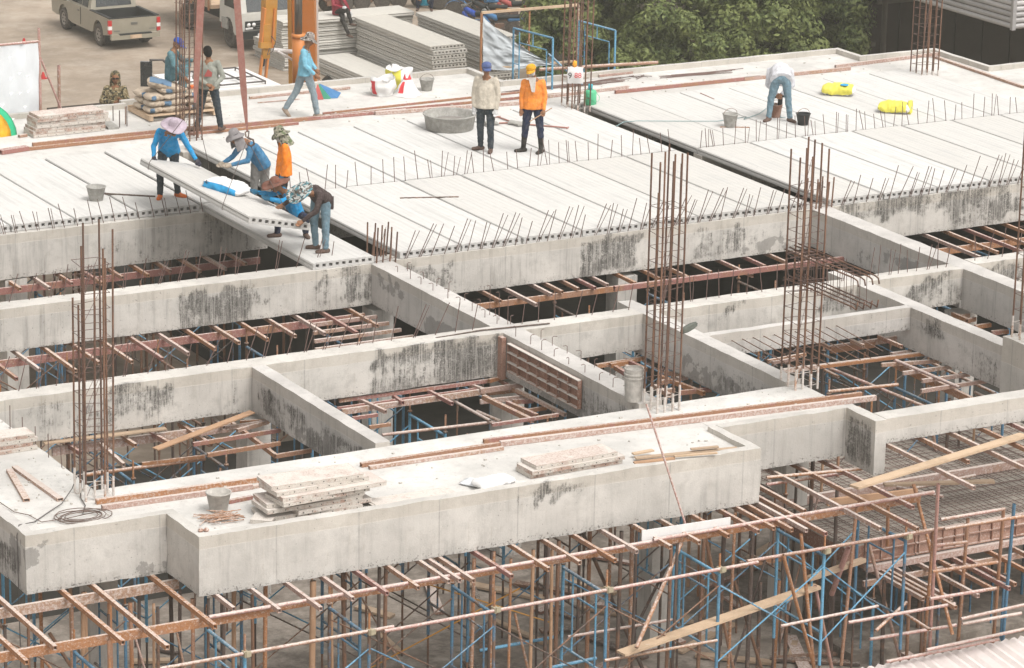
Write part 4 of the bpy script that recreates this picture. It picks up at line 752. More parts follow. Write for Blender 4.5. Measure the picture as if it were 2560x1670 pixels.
lay('short stick under the grey bucket on the right planks', (3,2025,1075), (3,2275,1078), .005, .03, .02, 'red_tube')
for i, (a, b) in enumerate((((3,500,745),(3,1240,680)),((3,520,760),(3,1300,660)),((3,1480,665),(3,2250,590)),((3,1500,655),(3,2230,600)),((3,170,790),(3,1000,700)),((3,1230,655),(3,1480,648)))):
    q = thing('rebar_bundle', '%s bundle of thin rusty rebar lying loose along the back kerb, from the left' % nth(i), 'rebar bundle', G(*a, HB), group='rebar bundles on the back slab')
    for k in range(6):
        p0 = G(*a, HB); p1 = G(*b, HB); dy = rnd.uniform(-.09,.09); tube('rebar', (p0.x+rnd.uniform(0,.5), p0.y+dy, HB+.012), (p1.x-rnd.uniform(0,.9), p1.y+dy*1.4+rnd.uniform(-.05,.05), HB+.012), .007, 'thin_rebar', q, 'rod')
lay('blunt board lying by the fascia right of the panel stack', (14,1080,185), (14,1790,75), HS, .28, .05, 'panel_steel')
# pile of rods
q = thing('rod_pile', 'heap of short brown rods beside the white bucket on the front slab', 'rod pile', G(13,1850,300,HS))
for i in range(46):
    a = rnd.gauss(-.35, .5); c = q.location + V((rnd.gauss(0,.12), rnd.gauss(0,.09), .01+rnd.uniform(0,.05))); L = rnd.uniform(.18,.38)
    tube('short_rod', (c.x-L/2*math.cos(a), c.y-L/2*math.sin(a), c.z), (c.x+L/2*math.cos(a), c.y+L/2*math.sin(a), c.z+rnd.uniform(-.01,.02)), .007, 'rust_tube', q, 'rod')
# coiled cable
c0 = G(13,690,285,HS); pts = []
for i in range(76): a = i*.42; r = .24+.07*math.sin(i*.13)+.02*math.sin(i*.9); pts.append((c0.x+r*math.cos(a)*1.2+.05*math.sin(i*.09), c0.y+r*math.sin(a)*.9, HS+.012+i*.0005))
pts += [G(13,560,290,HS+.03), G(13,350,320,HS+.02), G(13,240,260,HS+.02), G(13,120,235,HS+.02), G(13,0,155,HS+.02)]
cb = MB().path(pts, .0065, 5).build('electric_cable', 'brown_cable', None, True); tag(cb, 'thin cable coiled on the front slab below the left cage', 'cable')
cb = MB().path([G(9,670,1260,.1), G(9,610,1420,-.1), G(9,520,1550,HS+.03), G(13,420,230,HS+.02), G(13,290,320,HS+.02), G(13,160,345,-.10), (15.43,41.05,-.2), (15.42,41.0,-1.2), (15.43,41.0,-3.6)], .007, 6).build('hanging_cable', 'cable', None, True); tag(cb, 'thin cable running over the left fascia edge and hanging to the floor', 'cable')
cb = MB().path([G(9,700,900,.6), G(9,690,1300,.05), G(9,680,1500,HS+.02), G(13,720,180,HS+.02), G(13,700,245,HS+.02)], .008, 6).build('drop_cable', 'cable', None, True); tag(cb, 'short cable dropping from the left cage onto the slab', 'cable')
hs_ = MB().path([G(3,1150,1065,.03), G(3,1210,1030,.03), G(3,1320,1020,.04), G(3,1700,1022,.03), G(3,2000,1022,.03), G(3,2250,985,.03), G(4,0,1005,.03), G(4,130,960,.04), G(4,200,905,.05), G(4,300,905,.06), G(4,310,990,.03), G(4,350,990,.03)], .008, 6).build('air_hose', 'hose_teal', None, True); tag(hs_, 'thin teal hose snaking over the right planks to the bending man', 'hose')

# ------------------------------------------------------------------ containers, bags, tools
def bucket(label, p, r, h, mat, fill='mortar', handle=True, taper=.72):
    t = thing('bucket', label, 'bucket', p, group='buckets'); x, y, z = p
    MB().lathe([(r*taper*.98,0),(r*taper,.005),(r,h),(r*1.08,h+.008),(r*1.08,h+.02),(r*.95,h+.02),(r*taper*.93,.03),(0,.03)], 22).local('tub', mat, t, True)
    MB().lathe([(r*.86,h*.6),(0,h*.63)], 18).local('mortar_fill', fill, t, True)
    if handle: MB().path([(r*1.05*math.cos(a), r*.3*math.sin(a)*0+.0, h+.01+r*.75*math.sin(a)) for a in [i*math.pi/10 for i in range(11)]], .005, 5).local('handle', 'dark_steel', t)
    return t
bucket('grey bucket standing on the left planks beside a dark bar', G(5,812,340,.005), .17, .24, 'basin_grey', handle=False)
bucket('small grey bucket with raised handle near the back kerb', G(2,1575,760,HB), .15, .22, 'basin_grey')
bucket('dirty pink-grey bucket left of the bending man', G(3,2110,1070,.01), .15, .25, 'basin_grey')
bucket('black bucket right of the bending man', G(4,497,1055,.005), .14, .22, 'black_plastic')
bucket('small red-brown bucket behind the legs of the bending man', G(4,265,990,.005), .13, .25, 'panel_dirty')
bucket('white cement-stained bucket on the front slab near the rods', G(13,1845,225,HS), .165, .25, 'crusty_pail', handle=False)
t = thing('mortar_basin', 'big round grey mortar basin on the middle rear planks', 'basin', G(2,1770,1085,.005))
MB().lathe([(.45,0),(.465,.01),(.51,.28),(.535,.29),(.535,.31),(.50,.31),(.485,.29),(.43,.05),(0,.05)], 44).local('tub', 'basin_grey', t, True)
MB().lathe([(.46,.14),(.33,.18),(.15,.17),(0,.18)], 30).local('mortar_fill', 'mortar', t, True)
t = thing('water_jug', 'green water jug with a turquoise cup lid at the plank corner', 'jug', G(3,928,880,.005))
MB().lathe([(.12,0),(.13,.02),(.13,.25),(.12,.285),(.09,.30),(0,.30)], 24).local('tub', 'green_plastic', t, True)
MB().lathe([(.045,.30),(.047,.41),(.04,.42),(0,.42)], 16).local('lid_cup', 'cyan_plastic', t, True)
MB().path([(.13,-.02,.24),(.19,-.05,.15),(.15,-.1,.08),(.02,-.15,.08),(-.08,-.13,.16),(-.12,-.04,.24)], .006, 6).local('handle', 'green_plastic', t)
t = thing('concrete_drum', 'white plastic pail full of concrete standing beside the middle front cage', 'drum', (25.72, 42.5, ZT))
MB().lathe([(.13,0),(.138,.2),(.142,.30),(.142,.34),(.152,.345),(.152,.365),(.142,.37),(.142,.40),(.155,.405),(.155,.425),(.143,.43),(.145,.5),(.135,.5),(.132,.47),(0,.46)], 26).local('shell', 'crusty_pail', t, False)
def sack(name, label, p, lx, ly, lz, mat, rz=0, tilt=0, seed=0, group=None, print_=None, cat='sack', flatb=.75):
    t = thing(name, label, cat, p, rz, group); n, m = 30, 20; vs = []; fs = []; W = WM[t.name] = WM[t.name] @ M.Rotation(tilt, 4, 'Y'); t.matrix_basis = W
    for i in range(n+1):
        u = -1+2*i/n; 
        for j in range(m):
            a = 2*math.pi*j/m; k = (1-abs(u)**3.2)**.5*.9+.1 if abs(u) < 1 else .1
            cx = math.copysign(abs(math.cos(a))**.6, math.cos(a)); cz = math.copysign(abs(math.sin(a))**.9, math.sin(a))
            w_ = (.85+.15*abs(u)) ; f = 1+.16*fbm(u*2.5+seed, math.cos(a)*2, math.sin(a)*2+seed)+.13*fbm(u*9+seed, math.cos(a)*4, math.sin(a)*4)+.03*math.sin(u*19+a*3+seed)
            z = cz*lz/2*k*f; z = z if z > 0 else z*flatb
            vs.append((u*lx/2, cx*ly/2*w_*(.35+.65*k**.4)*f, z+lz/2*flatb))
    for i in range(n):
        for j in range(m): fs.append((i*m+j, i*m+(j+1)%m, (i+1)*m+(j+1)%m, (i+1)*m+j))
    fs += [tuple(range(m-1,-1,-1)), tuple(n*m+j for j in range(m))]
    MB().add(vs, fs).local('sack_body', mat, t, True)
    if print_:
        pm, u0, u1, a0, a1 = print_; i0, i1 = int((u0+1)/2*n), int((u1+1)/2*n); j0, j1 = a0, a1; pv = []; pf = []
        for i in range(i0, i1+1):
            for j in range(j0, j1+1): x, y, z = vs[i*m+j % m]; pv.append((x*1.004, y*1.03, (z-lz/2*flatb)*1.04+lz/2*flatb+.002))
        w2 = j1-j0+1
        for i in range(i1-i0):
            for j in range(j1-j0): pf.append((i*w2+j, i*w2+j+1, (i+1)*w2+j+1, (i+1)*w2+j))
        MB().add(pv, pf).local('print_panel', pm, t, True)
    return t
t = sack('cement_sack', 'blue and white sack marked 44 lying on the hanging plank', tuple(WL @ V((-.02,2.1,PH-.012))), .80,.50,.25,'white_plastic', math.radians(-62), .10, 1, print_=('blue_print', -.85, .9, 8, 13))
def text(body, size, mat, parent, loc, rot, ext=.002):
    cu = bpy.data.curves.new('lettering', 'FONT'); cu.body = body; cu.size = size; cu.extrude = ext; cu.align_x = 'CENTER'; cu.align_y = 'CENTER'
    tmp = bpy.data.objects.new('lettering', cu); COL.objects.link(tmp); me = bpy.data.meshes.new_from_object(tmp); bpy.data.objects.remove(tmp)
    W = M.Translation(V(loc)) @ rot.to_4x4(); return link('lettering', me, mat, parent, W)
ROTV = M.Rotation(-YAW, 3, 'Z') @ M.Rotation(math.pi/2, 3, 'X')
text('44', .10, 'black_print', t, tuple(WL @ V((-.30,2.30,PH+.085))-FW*.10), M.Rotation(-YAW, 3, 'Z') @ M.Rotation(math.radians(65), 3, 'X'))
t = sack('cement_sack', 'closed yellow sack lying on the right rear planks', G(4,795,800,.005), .70,.44,.27,'white_plastic', math.radians(-40), 0, 3, 'yellow sacks', ('yellow_bag', -.92, .92, 0, 12)); MB().lathe([(.09,0),(.08,.012),(0,.014)], 16, (.13,-.09,.235)).local('round_mark', 'blue_print', t)
t = sack('cement_sack', 'open yellow sack spilling gravel on the right rear planks', G(4,1270,950,.005), .68,.40,.27,'white_plastic', math.radians(-42), 0, 5, 'yellow sacks', ('yellow_bag', -.92, .75, 0, 12))
MB().lathe([(.14,-.06),(.16,.0),(.145,.02),(.13,0)], 18, (0,0,0)).build('sack_mouth', 'yellow_bag', t, True, WM[t.name] @ M.Translation((.33,0,.125)) @ M.Rotation(math.pi/2, 4, 'Y'), False)
MB().lathe([(.125,0),(.06,.02),(0,.03)], 14).build('gravel', 'gravel', t, False, WM[t.name] @ M.Translation((.315,0,.12)) @ M.Rotation(math.pi/2, 4, 'Y'), False)
# upright bags on the back slab
def standing_bag(label, p, r, h, mat, inner, seed=0, open_=True, bands=None):
    t = thing('open_sack', label, 'sack', p, group='open sacks on the back slab'); n = 26; L = 12; vs = []; fs = []
    for k in range(L):
        u = k/(L-1)
        for i in range(n):
            a = 2*math.pi*i/n; f = 1+.10*fbm(math.cos(a)*5+seed,math.sin(a)*5,u*6)+.26*fbm(math.cos(a)*1.6+seed, math.sin(a)*1.6, u*2.5)+.05*math.sin(a*5+seed+u*3)
            rr = r*(.95+.25*math.sin(u*math.pi*.8))*f if open_ else r*(1.1-u*.95)*f*(1 if u < .85 else 1.2)
            vs.append((rr*math.cos(a), rr*math.sin(a), h*u+(.05*math.sin(a*2+seed) if k == L-1 else 0)))
    if open_:
        for k in range(5):
            for i in range(n): x, y, z = vs[(L-1)*n+i]; q = 1-.1*(k+1)*.6; vs.append((x*q, y*q, h-h*.12*(k+1)))
    T = L+(5 if open_ else 0)
    for k in range(T-1):
        for i in range(n): fs.append((k*n+i, k*n+(i+1)%n, (k+1)*n+(i+1)%n, (k+1)*n+i))
    fs.append(tuple((T-1)*n+i for i in range(n)))
    body = MB().add(vs, fs).local('sack_body', mat, t, True)
    for (k0, k1, i0, i1, m) in bands or []:
        pv = [tuple(c*1.02 for c in vs[k*n+i % n][:2])+(vs[k*n+i % n][2],) for k in range(k0, k1+1) for i in range(i0, i1+1)]; w2 = i1-i0+1
        pf = [(a*w2+b, a*w2+b+1, (a+1)*w2+b+1, (a+1)*w2+b) for a in range(k1-k0) for b in range(w2-1)]
        MB().add(pv, pf).local('print_band', m, t, True)
    return t
standing_bag('open white woven sack with red side print near the back kerb', G(2,1205,800,HB), .21, .36, 'white_plastic', 'mortar', 1, True, [(1,10,12,15,'red_print')])
standing_bag('taller open sack, yellow at left, behind the white ones', G(2,1345,745,HB), .22, .44, 'white_plastic', 'mortar', 4, True, [(0,11,11,18,'yellow_bag')])
standing_bag('white and red sack tied shut at its neck', G(2,1410,800,HB), .27, .40, 'white_plastic', 'mortar', 9, False, [(9,11,0,24,'red_print'),(2,8,14,16,'red_print')])
# beige cement bags on a pallet
pal = thing('pallet', 'light wooden pallet under the cement bags at the back', 'pallet', G(1,1490,1000,HB))
PX = WM[pal.name].translation
def pl(dx, dy, dz): return V((PX.x+dx, PX.y+dy, HB+dz))
for i in range(7): bar('deck_board', pl(-.62, -.05+i*.17, .115), pl(.85, -.05+i*.17, .115), .10, .02, 'timber', pal)
for dx in (-.58, .1, .8): bar('stringer_board', pl(dx, -.1, .06), pl(dx, 1.02, .06), .08, .085, 'timber', pal)
k = 0
for ix, (dx, hgt) in enumerate(((-.42, 3), (-.02, 4), (.56, 4))):
    for lz in range(hgt if ix != 2 else 3):
        for dy in (.2, .62):
            t = sack('cement_bag', '%s cement bag of the pallet heap from the lower left' % nth(k), pl(dx+rnd.uniform(-.03,.03), dy, .125+lz*.125), .58 if ix else .36, .40, .145, 'paper', rnd.uniform(-.08,.08), 0, k, 'cement bags on the pallet', ('paper_blue', -.7, -.2, 8, 13) if (ix+lz) % 2 == 0 else None, 'cement bag', .9); k += 1
t = sack('cement_bag', 'tilted cement bag on top of the heap under the mirror', pl(-.22, .25, .60), .6, .42, .16, 'paper', -.4, .25, 44, 'cement bags on the pallet', ('paper_blue', -.8, .6, 0, 9), 'cement bag', .9)
t = thing('hand_saw', 'orange and black power tool lying on the cement bags', 'power tool', pl(.6,.3,.52)); MB().box((-.17,-.05,0),(.17,.05,.05)).box((-.06,-.03,.05),(.1,.03,.09)).local('housing', 'orange_bright', t); MB().tube((0,0,.06),(0,0,.16),.012).local('handle', 'black_plastic', t)
# formwork panels
def fpanel(label, x, y, z, L, W_, rz, mat='panel_steel', group='stacked steel formwork panels'):
    t = thing('steel_formwork_panel', label, 'formwork panel', (x, y, z), rz, group)
    MB().box((-L/2,-W_/2,.05),(L/2,W_/2,.056)).local('face_sheet', mat, t)
    for s_ in (-1, 1):
        MB().box((-L/2, s_*(W_/2-.004)-.003, 0), (L/2, s_*(W_/2-.004)+.003, .058)).local('side_rib', mat, t); MB().box((s_*(L/2-.004)-.003,-W_/2+.008,0),(s_*(L/2-.004)+.003,W_/2-.008,.0575)).local('end_rib', mat, t)
    hb = MB()
    for i in range(8): x_ = -L/2+L*(i+.5)/8; hb.tube((x_, -W_/2-.002, .028), (x_, -W_/2-.0075, .028), .008, n=6)
    hb.local('bolt_holes', 'black_plastic', t)['kind'] = 'stuff'; return t
def pstack(nm, c, x, y, z0, n, L, W_, rz, jit, lens=None, mat='panel_steel'):
    p = G(c, x, y, z0)
    for i in range(n):
        l = L*(lens[i] if lens else 1)
        fpanel('%s steel formwork panel from the bottom, %s' % (nth(i), nm), p.x+rnd.uniform(-jit,jit), p.y+rnd.uniform(-jit,jit)*.5, z0+.002+i*.06, l, W_, rz+rnd.uniform(-.03,.03)*(3 if jit > .1 else 1), mat)
pstack('back left stack', 1, 560, 1110, HB, 7, 1.5, .5, .02, .05, (1,1,.98,1.02,1,1,.9,1,1.05))
pstack('big front stack', 14, 640, 215, HS, 8, 1.42, .5, .03, .16, (1,.8,1,1,.95,1.1,1,.95,.9))
pstack('slanting stack on the right', 11, 800, 1240, HS, 3, 1.5, .42, .05, .1, (1,1.02,.9))
for i, (lb, a, b, m) in enumerate((('longest weathered board behind the slanting panel stack',(1310,1165),(2170,1080),'old_wood'),('short bleached board near the slanting stack',(1290,1130),(1460,1098),'timber'),('brown board in front of the weathered ones on the kerb',(1300,1205),(1640,1165),'ply_brown'),('thin stick ending near the slab corner',(1780,1090),(2010,1068),'old_wood'),('pale lath over the weathered boards',(1640,1150),(2000,1120),'timber'))): board(lb, (11,*a), (11,*b), HS+.04+.02*i, HS+.06+.015*i, .09-.01*i, m, .022)
pstack('left edge stack', 9, -160, 1130, HS, 4, 1.5, .35, .02, .05, None, 'panel_steel')
fpanel('lone formwork panel lying under the big front stack at left', *G(13,2240,290,HS), .5, .3, .9)
fpanel('whitened formwork panel beside the slanting stack, tipped on the kerb', *G(14,1430,150,HS+.002), 1.1, .35, .03)
# big ribbed panel leaning on the cross beam
t = thing('ribbed_formwork', 'brown ribbed steel formwork panel standing against the cross beam in the middle bay', 'formwork panel', (25.6,45.4,-.9)); y0, y1, z0, z1 = 43.95, 46.2, -.66, -.20
MB().box((25.66, y0, z0), (25.675, y1, z1)).build('face_sheet', 'panel_dirty', t)
for z in (z0, z0+.15, z0+.31, z1-.012): MB().box((25.60, y0, z), (25.66, y1, z+.012)).build('long_rib', 'panel_steel', t)
for i in range(8): yy = y0+(y1-y0)*i/7.05; MB().box((25.605, yy, z0+.013), (25.66, yy+.012, z1-.013)).build('cross_rib', 'panel_dirty', t)
t = thing('corner_post_form', 'rusty upright form post in the corner of the middle bay', 'formwork', (25.6,46.4,-.8)); MB().box((25.60,46.36,-.85),(25.68,46.49,-.16)).build('angle', 'panel_dirty', t)
# white crumpled sack on the fascia edge
t = sack('plastic_sack', 'crumpled white plastic sack lying against the front slab edge', G(10,2140,1400,HS+.02), .6,.34,.16,'white_plastic',.12,0,7); t = sack('plastic_sack', 'flattened white plastic sheet left of the crumpled sack', G(10,2010,1390,HS), .3,.5,.06,'tarp',.6,0,8)
# bull float
t = thing('bull_float', 'long-handled float leaning over the fascia, white blade resting on the joists', 'float tool', G(15,1735,345,-.93))
p0 = G(15,1735,345,-.90); p1 = onY(1616,1010,39.72)
tube('handle', p0, p1, .016, 'pipe_red', t); a = G(15,1365,440,-.92); b_ = G(15,2110,325,-.92); d = (b_-a).normalized()
bar('blade', a, b_, .02, .16, 'white_plastic', t)
# rag and bag on cage
t = sack('rag_bundle', 'dark rag bundle tied to the middle front cage', (26.2, 42.0, 1.0), .09,.09,.34,'rag',0,1.2,3)
t = thing('bag_sign', 'small white plastic bag printed 988 tied to the far cage', 'plastic bag', (34.6,59.78,.72)); c = WM[t.name].translation
vs = []; fs = []
for i in range(9):
    for j in range(7): u, v = i/8, j/6; vs.append((-.16+.32*u+.02*fbm(u*3,v*3,1), -.03-.05*math.sin(u*3.14)*math.sin(v*3.14), -.17+.34*v))
for i in range(8):
    for j in range(6): fs.append((i*7+j, (i+1)*7+j, (i+1)*7+j+1, i*7+j+1))
WM[t.name] = M.Translation(c) @ M.Rotation(-YAW, 4, 'Z'); t.matrix_basis = WM[t.name]
MB().add(vs, fs).local('bag_film', 'white_plastic', t, True); R4 = WM[t.name]
text('9', .17, 'black_print', t, R4 @ V((-.11,-.10,.0)), ROTV, .003); text('88', .15, 'red_print', t, R4 @ V((.05,-.11,.01)), ROTV, .003)
MB().lathe([(.035,0),(.05,.05),(.045,.12),(0,.14)], 12).build('orange_cap', 'orange_print', t, True, R4 @ M.Translation((-.02,0,.16)), False)
# shovels
def shovel(label, c0, c1, zb=.03):
    t = thing('shovel', label, 'shovel', G(*c0, zb)); p0, p1 = G(*c0, zb), G(*c1, zb); d = (p1-p0).normalized(); x = V((-d.y, d.x, 0))
    tube('handle', p0+d*.05, p1, .016, 'webbing', t); vs = [p0-d*.24-x*.10, p0-d*.24+x*.10, p0+d*.03+x*.12, p0+d*.03-x*.12]; vs2 = [v+V((0,0,.012)) for v in vs]; vs2[0].z += .03; vs2[1].z += .03
    MB().add(vs+vs2, [(0,1,2,3),(7,6,5,4),(0,4,5,1),(1,5,6,2),(2,6,7,3),(3,7,4,0)]).build('blade', 'basin_grey', t); MB().tube(p1-x*.06, p1+x*.06, .014).build('grip', 'webbing', t)
shovel('shovel lying with its blade left of the orange-shirted man', (3,300,1040), (3,150,985)); shovel('second shovel, handle passing behind the orange-shirted man', (3,345,1045), (3,740,1078)); shovel('shovel blade standing behind the beige-jacket man', (3,140,1040), (3,260,1035))
t = thing('fabric_sheet', 'red, green and blue umbrella cloth folded behind the walking man', 'umbrella', G(2,690,830,HB)); c = WM[t.name].translation
for i, m in enumerate(('faded_red','faded_green','faded_blue')): MB().add([(-.25+i*.16,-.05,0),(-.02+i*.16,-.12,0),(.10+i*.2,.12,.05),(-.02+i*.02,.15,.28)], [(0,1,3),(1,2,3),(0,3,2),(0,2,1)]).local('cloth_panel', m, t)
t = thing('tape_pack', 'small heap of bent hooks near the left kerb', 'rebar bundle', G(1,980,1060,HB))
for x, y, h in ((955,1020,.3),(1010,1075,.34),(1060,1050,.36),(1072,1065,.4)): p = G(1,x,y,HB); tube('rebar', p, p+V((0,0,h)), .011, 'dark_steel', t)
t = thing('white_bag_channel', 'grey bent sheet lying right of the back left panel stack', 'sheet', G(1,890,1040,HB)); p = WM[t.name].translation; bar('sheet', p, G(1,960,1090,HB), .22, .08, 'basin_grey', t)
for i in range(60):                                         # rubble crumbs
    pass
dbs = MB()
for i in range(260):
    x, y, z = (rnd.uniform(17.7,28.2), rnd.uniform(40.0,42.2), HS) if i < 90 else (rnd.uniform(26,44), rnd.uniform(60.4,62.3), -.03) if i < 200 else (rnd.uniform(15.7,17), rnd.uniform(41,46), HS)
    if i < 90 and x > 26 and y < 41: continue
    s_ = rnd.uniform(.008,.03); dbs.box((x, y, z), (x+s_*rnd.uniform(.6,2), y+s_, z+s_*.7))
o = dbs.build('concrete_crumbs', 'fascia_concrete'); tag(o, kind='stuff'); o['label'] = 'small concrete crumbs scattered over the cast slabs'
br = thing('brick_lumps', 'two broken reddish lumps on the fascia corner', 'rubble', G(13,1740,400,-.11)); c = WM[br.name].translation
MB().lathe([(.03,0),(.045,.02),(.02,.05),(0,.055)], 6, (0,0,0)).local('lump', 'panel_dirty', br); MB().lathe([(.03,0),(.04,.02),(.025,.045),(0,.05)], 5, (-.07,.02,0)).local('lump', 'panel_dirty', br)

# ------------------------------------------------------------------ slings and ropes over the plank
h1, h2 = onY(487,262,55.2), onY(618,345,53.0); t1, t2 = onY(506,-60,55.2), onY(588,-60,53.0)
sg = thing('lifting_sling', 'left brown webbing sling with its ring and wire legs down to the plank', 'sling', h1, group='lifting slings')
def strap(t, a, b, w0, w1): 
    a, b = V(a), V(b); r = RT; vs = [a-r*w0/2, a+r*w0/2, b+r*w1/2, b-r*w1/2]; k = FW*.012; MB().add(vs+[v+k for v in vs], [(0,1,2,3),(7,6,5,4),(0,4,5,1),(1,5,6,2),(2,6,7,3),(3,7,4,0)]).build('webbing', 'webbing', t)
strap(sg, h1, h1.lerp(t1,.2), .035, .10); strap(sg, h1.lerp(t1,.2), t1, .10, .14)
def wl(lx, ly, lz=PH): return WL @ V((lx, ly, lz))
tube('ring', h1-V((0,0,.06)), h1+V((0,0,.04)), .03, 'dark_steel', sg)
MB().path([h1, wl(-PW/2-.01,4.1,PH+.01), wl(-PW/2-.02,4.1,0)], .006, 5).build('wire_leg', 'wire_rope', sg); MB().path([h1, wl(PW/2+.01,4.1,PH+.01), wl(PW/2+.02,4.1,0)], .006, 5).build('wire_leg', 'wire_rope', sg)
MB().path([wl(-PW/2-.02,4.1,0), wl(PW/2+.02,4.1,-.012)], .006, 5).build('wire_leg', 'wire_rope', sg)
sg = thing('lifting_sling', 'right brown webbing sling with steel hook and wire legs down to the plank', 'sling', h2, group='lifting slings')
strap(sg, h2+V((0,0,.12)), h2.lerp(t2,.3), .03, .11); strap(sg, h2.lerp(t2,.3), t2, .11, .12)
MB().path([h2+RT*.03+UP*.12, h2-RT*.035+UP*.1, h2-RT*.02+UP*.02, h2+RT*.02-UP*.0, h2+RT*.03+UP*.12], .012, 7).build('shackle', 'dark_steel', sg, True)
MB().path([h2+UP*.02, h2+RT*.04-UP*.01, h2+RT*.1-UP*.03, h2+RT*.12-UP*.1, h2+RT*.07-UP*.14, h2+RT*.02-UP*.11, h2+RT*.03-UP*.07], .02, 8).build('hook', 'dark_steel', sg, True)
for s_ in (-1, 1): MB().path([h2-UP*.03, wl(s_*(PW/2+.01),1.0,PH+.01), wl(s_*(PW/2+.02),1.0,0)], .006, 5).build('wire_leg', 'wire_rope', sg)
MB().path([wl(-PW/2-.02,1.0,0), wl(PW/2+.02,1.0,-.012)], .006, 5).build('wire_leg', 'wire_rope', sg)

# ------------------------------------------------------------------ frames and sheet at the back kerb
def mason_frame(label, x, y, z0, w_, h, rz, mat='light_blue_steel'):
    t = thing('scaffold', label, 'scaffold', (x, y, z0), rz, 'walk-through frames standing at the kerb')
    def T(a, b, r, m=mat): tube('frame_tube', WM[t.name] @ V(a), WM[t.name] @ V(b), r, m, t)
    for u in (0, w_): T((u,0,0), (u,0,h), .022)
    for u in (.2, w_-.2): T((u,0,.1), (u,0,h-.05 if u < .5 else h-.3), .014)
    T((0,0,h), (w_,0,h), .022); T((.2,0,h-.28), (w_-.2,0,h-.28), .014); T((w_/2,0,h-.28), (w_/2,0,h), .012)
    for u in (0, w_-.2): T((u,0,.5), (u+.2,0,.5), .012); T((u,0,.9), (u+.2,0,.9), .012)
    return t
mason_frame('blue scaffold frame standing upright behind the right kerb', 37.05, 63.9, -.75, 1.25, 1.65, math.radians(-82)); mason_frame('blue scaffold frame standing left of the distant cage over the kerb', 35.0, 63.1, -.6, 1.3, 1.65, math.radians(-80))
tube('scaffold_tube', (35.8,63.0,.45), (36.0,61.9,-.02), .022, 'light_blue_steel', label='blue tube sloping down behind the yellow-cap man', cat='scaffold tube')
t = thing('torn_sheet_screen', 'light timber frame with torn silver sheet hanging behind the beige-jacket man', 'sheet screen', (34.8,64.5,-.6))
f1, f2 = onY(1204,32,64.5), onY(1446,12,64.5)
tube('post', (f1.x, 64.5, -1.2), f1, .028, 'rust_tube', t); tube('post', (f2.x, 64.5, -1.2), f2, .03, 'white_tube', t); fm = onY(1324,28,64.5); tube('post', (fm.x, 64.5, -1.2), fm, .02, 'rust_tube', t); bar('rail', f1, f2, .06, .05, 'timber', t)
bar('rail', onY(1204,172,64.5), onY(1446,152,64.5), .05, .04, 'timber', t)
vs = []; fs = []; nn = 34
for i in range(nn+1):
    for j in range(nn+1):
        u, v = i/nn, j/nn; top = 40+120*min(1, u*1.0)**.8 + 12*u; bot = 170+6*math.sin(u*7); px = 1208+ (190+50*v)*u; py = top+(bot-top)*v
        p = onY(px, py, 64.45+.05*fbm(u*3, v*3, 2)+.05*fbm(u*11, v*7, 5)+.03*fbm(u*23, v*15, 9)); vs.append(p)
for i in range(nn):
    for j in range(nn): k = i*(nn+1)+j; fs.append((k, k+1, k+nn+2, k+nn+1))
MB().add(vs, fs).build('silver_sheet', 'silver_tarp', t, True)
# left hoarding with white sheet, cone, posts, umbrella
t = thing('sheet_hoarding', 'white plastic sheet stretched on a pipe frame at the far left', 'hoarding', (23.5,63.4,-.5))
c1 = onY(97,70,64.2); tube('post', (c1.x, 64.2, -7.4), (c1.x, 64.2, c1.z), .03, 'pipe_red', t); l0 = onY(-60,118,63.6); tube('rail', l0, (c1.x, 64.2, onY(97,103,64.2).z), .025, 'pipe_red', t)
vs = []; fs = []; nn = 22
for i in range(nn+1):
    for j in range(nn+1):
        u, v = i/nn, j/nn; p = l0.lerp(V((c1.x, 64.2, onY(97,103,64.2).z)), u*.985); z = p.z-.03-(2.3*v); vs.append((p.x, p.y+.03*math.sin(u*11+v*4)*v+.05*fbm(u*5, v*4, 3)+.05*fbm(u*17, v*3, 8), z))
for i in range(nn):
    for j in range(nn): k = i*(nn+1)+j; fs.append((k, k+1, k+nn+2, k+nn+1))
MB().add(vs, fs).build('white_sheet', 'tarp', t, True)
for x, y in ((88,478),(172,612),(98,655),(238,635),(175,780),(245,765),(100,783),(30,880),(218,895),(115,1000)):
    p = onY(*Z(1,x,y), 63.7); MB().add([p-RT*.035-FW*.08, p+RT*.035-FW*.08, p-UP*.06-FW*.16+RT*.0, p-UP*.02-FW*.08], [(0,1,3),(0,3,2),(1,2,3),(0,2,1)]).build('flap', 'white_plastic', t)
q0, q1 = onY(100,142,64.4), onY(153,273,64.4); tube('steel_prop', q1, q0, .022, 'pipe_red', None, 'tube', label='slanting pipe propping the white sheet hoarding', cat='prop')
tube('steel_post', V((onY(147,270,65.2).x, 65.2, -1.4)), onY(147,163,65.2), .035, 'pipe_red', None, 'tube', label='short red-brown post standing behind the kerb at left', cat='post')
t = thing('umbrella', 'yellow umbrella with green rim cut by the left picture edge', 'umbrella', (23.0,62.75,0.0)); c = onY(-40,325,62.75)
vs = [onY(-45,235,62.75)]; 
for i in range(13): a = -1.0+i*.21; vs.append(onY(-45+83*math.cos(a*.5-.25+i*0)*min(1,1), 325-20+0*i, 62.75)) if False else None
UC = onY(-50,345,62.72); WU = M.Translation(UC) @ M.Rotation(-YAW+.15, 4, 'Z') @ M.Rotation(math.radians(78), 4, 'X')
MB().lathe([(.72,0),(.68,.06),(.60,.12)], 24).build('rim', 'green_fabric', t, True, WU, False); MB().lathe([(.605,.121),(.45,.2),(.25,.26),(0,.28)], 24).build('canopy', 'cap_yellow', t, True, WU, False); MB().tube((0,0,-.6),(0,0,.3),.012).build('shaft', 'dark_steel', t, False, WU, False)
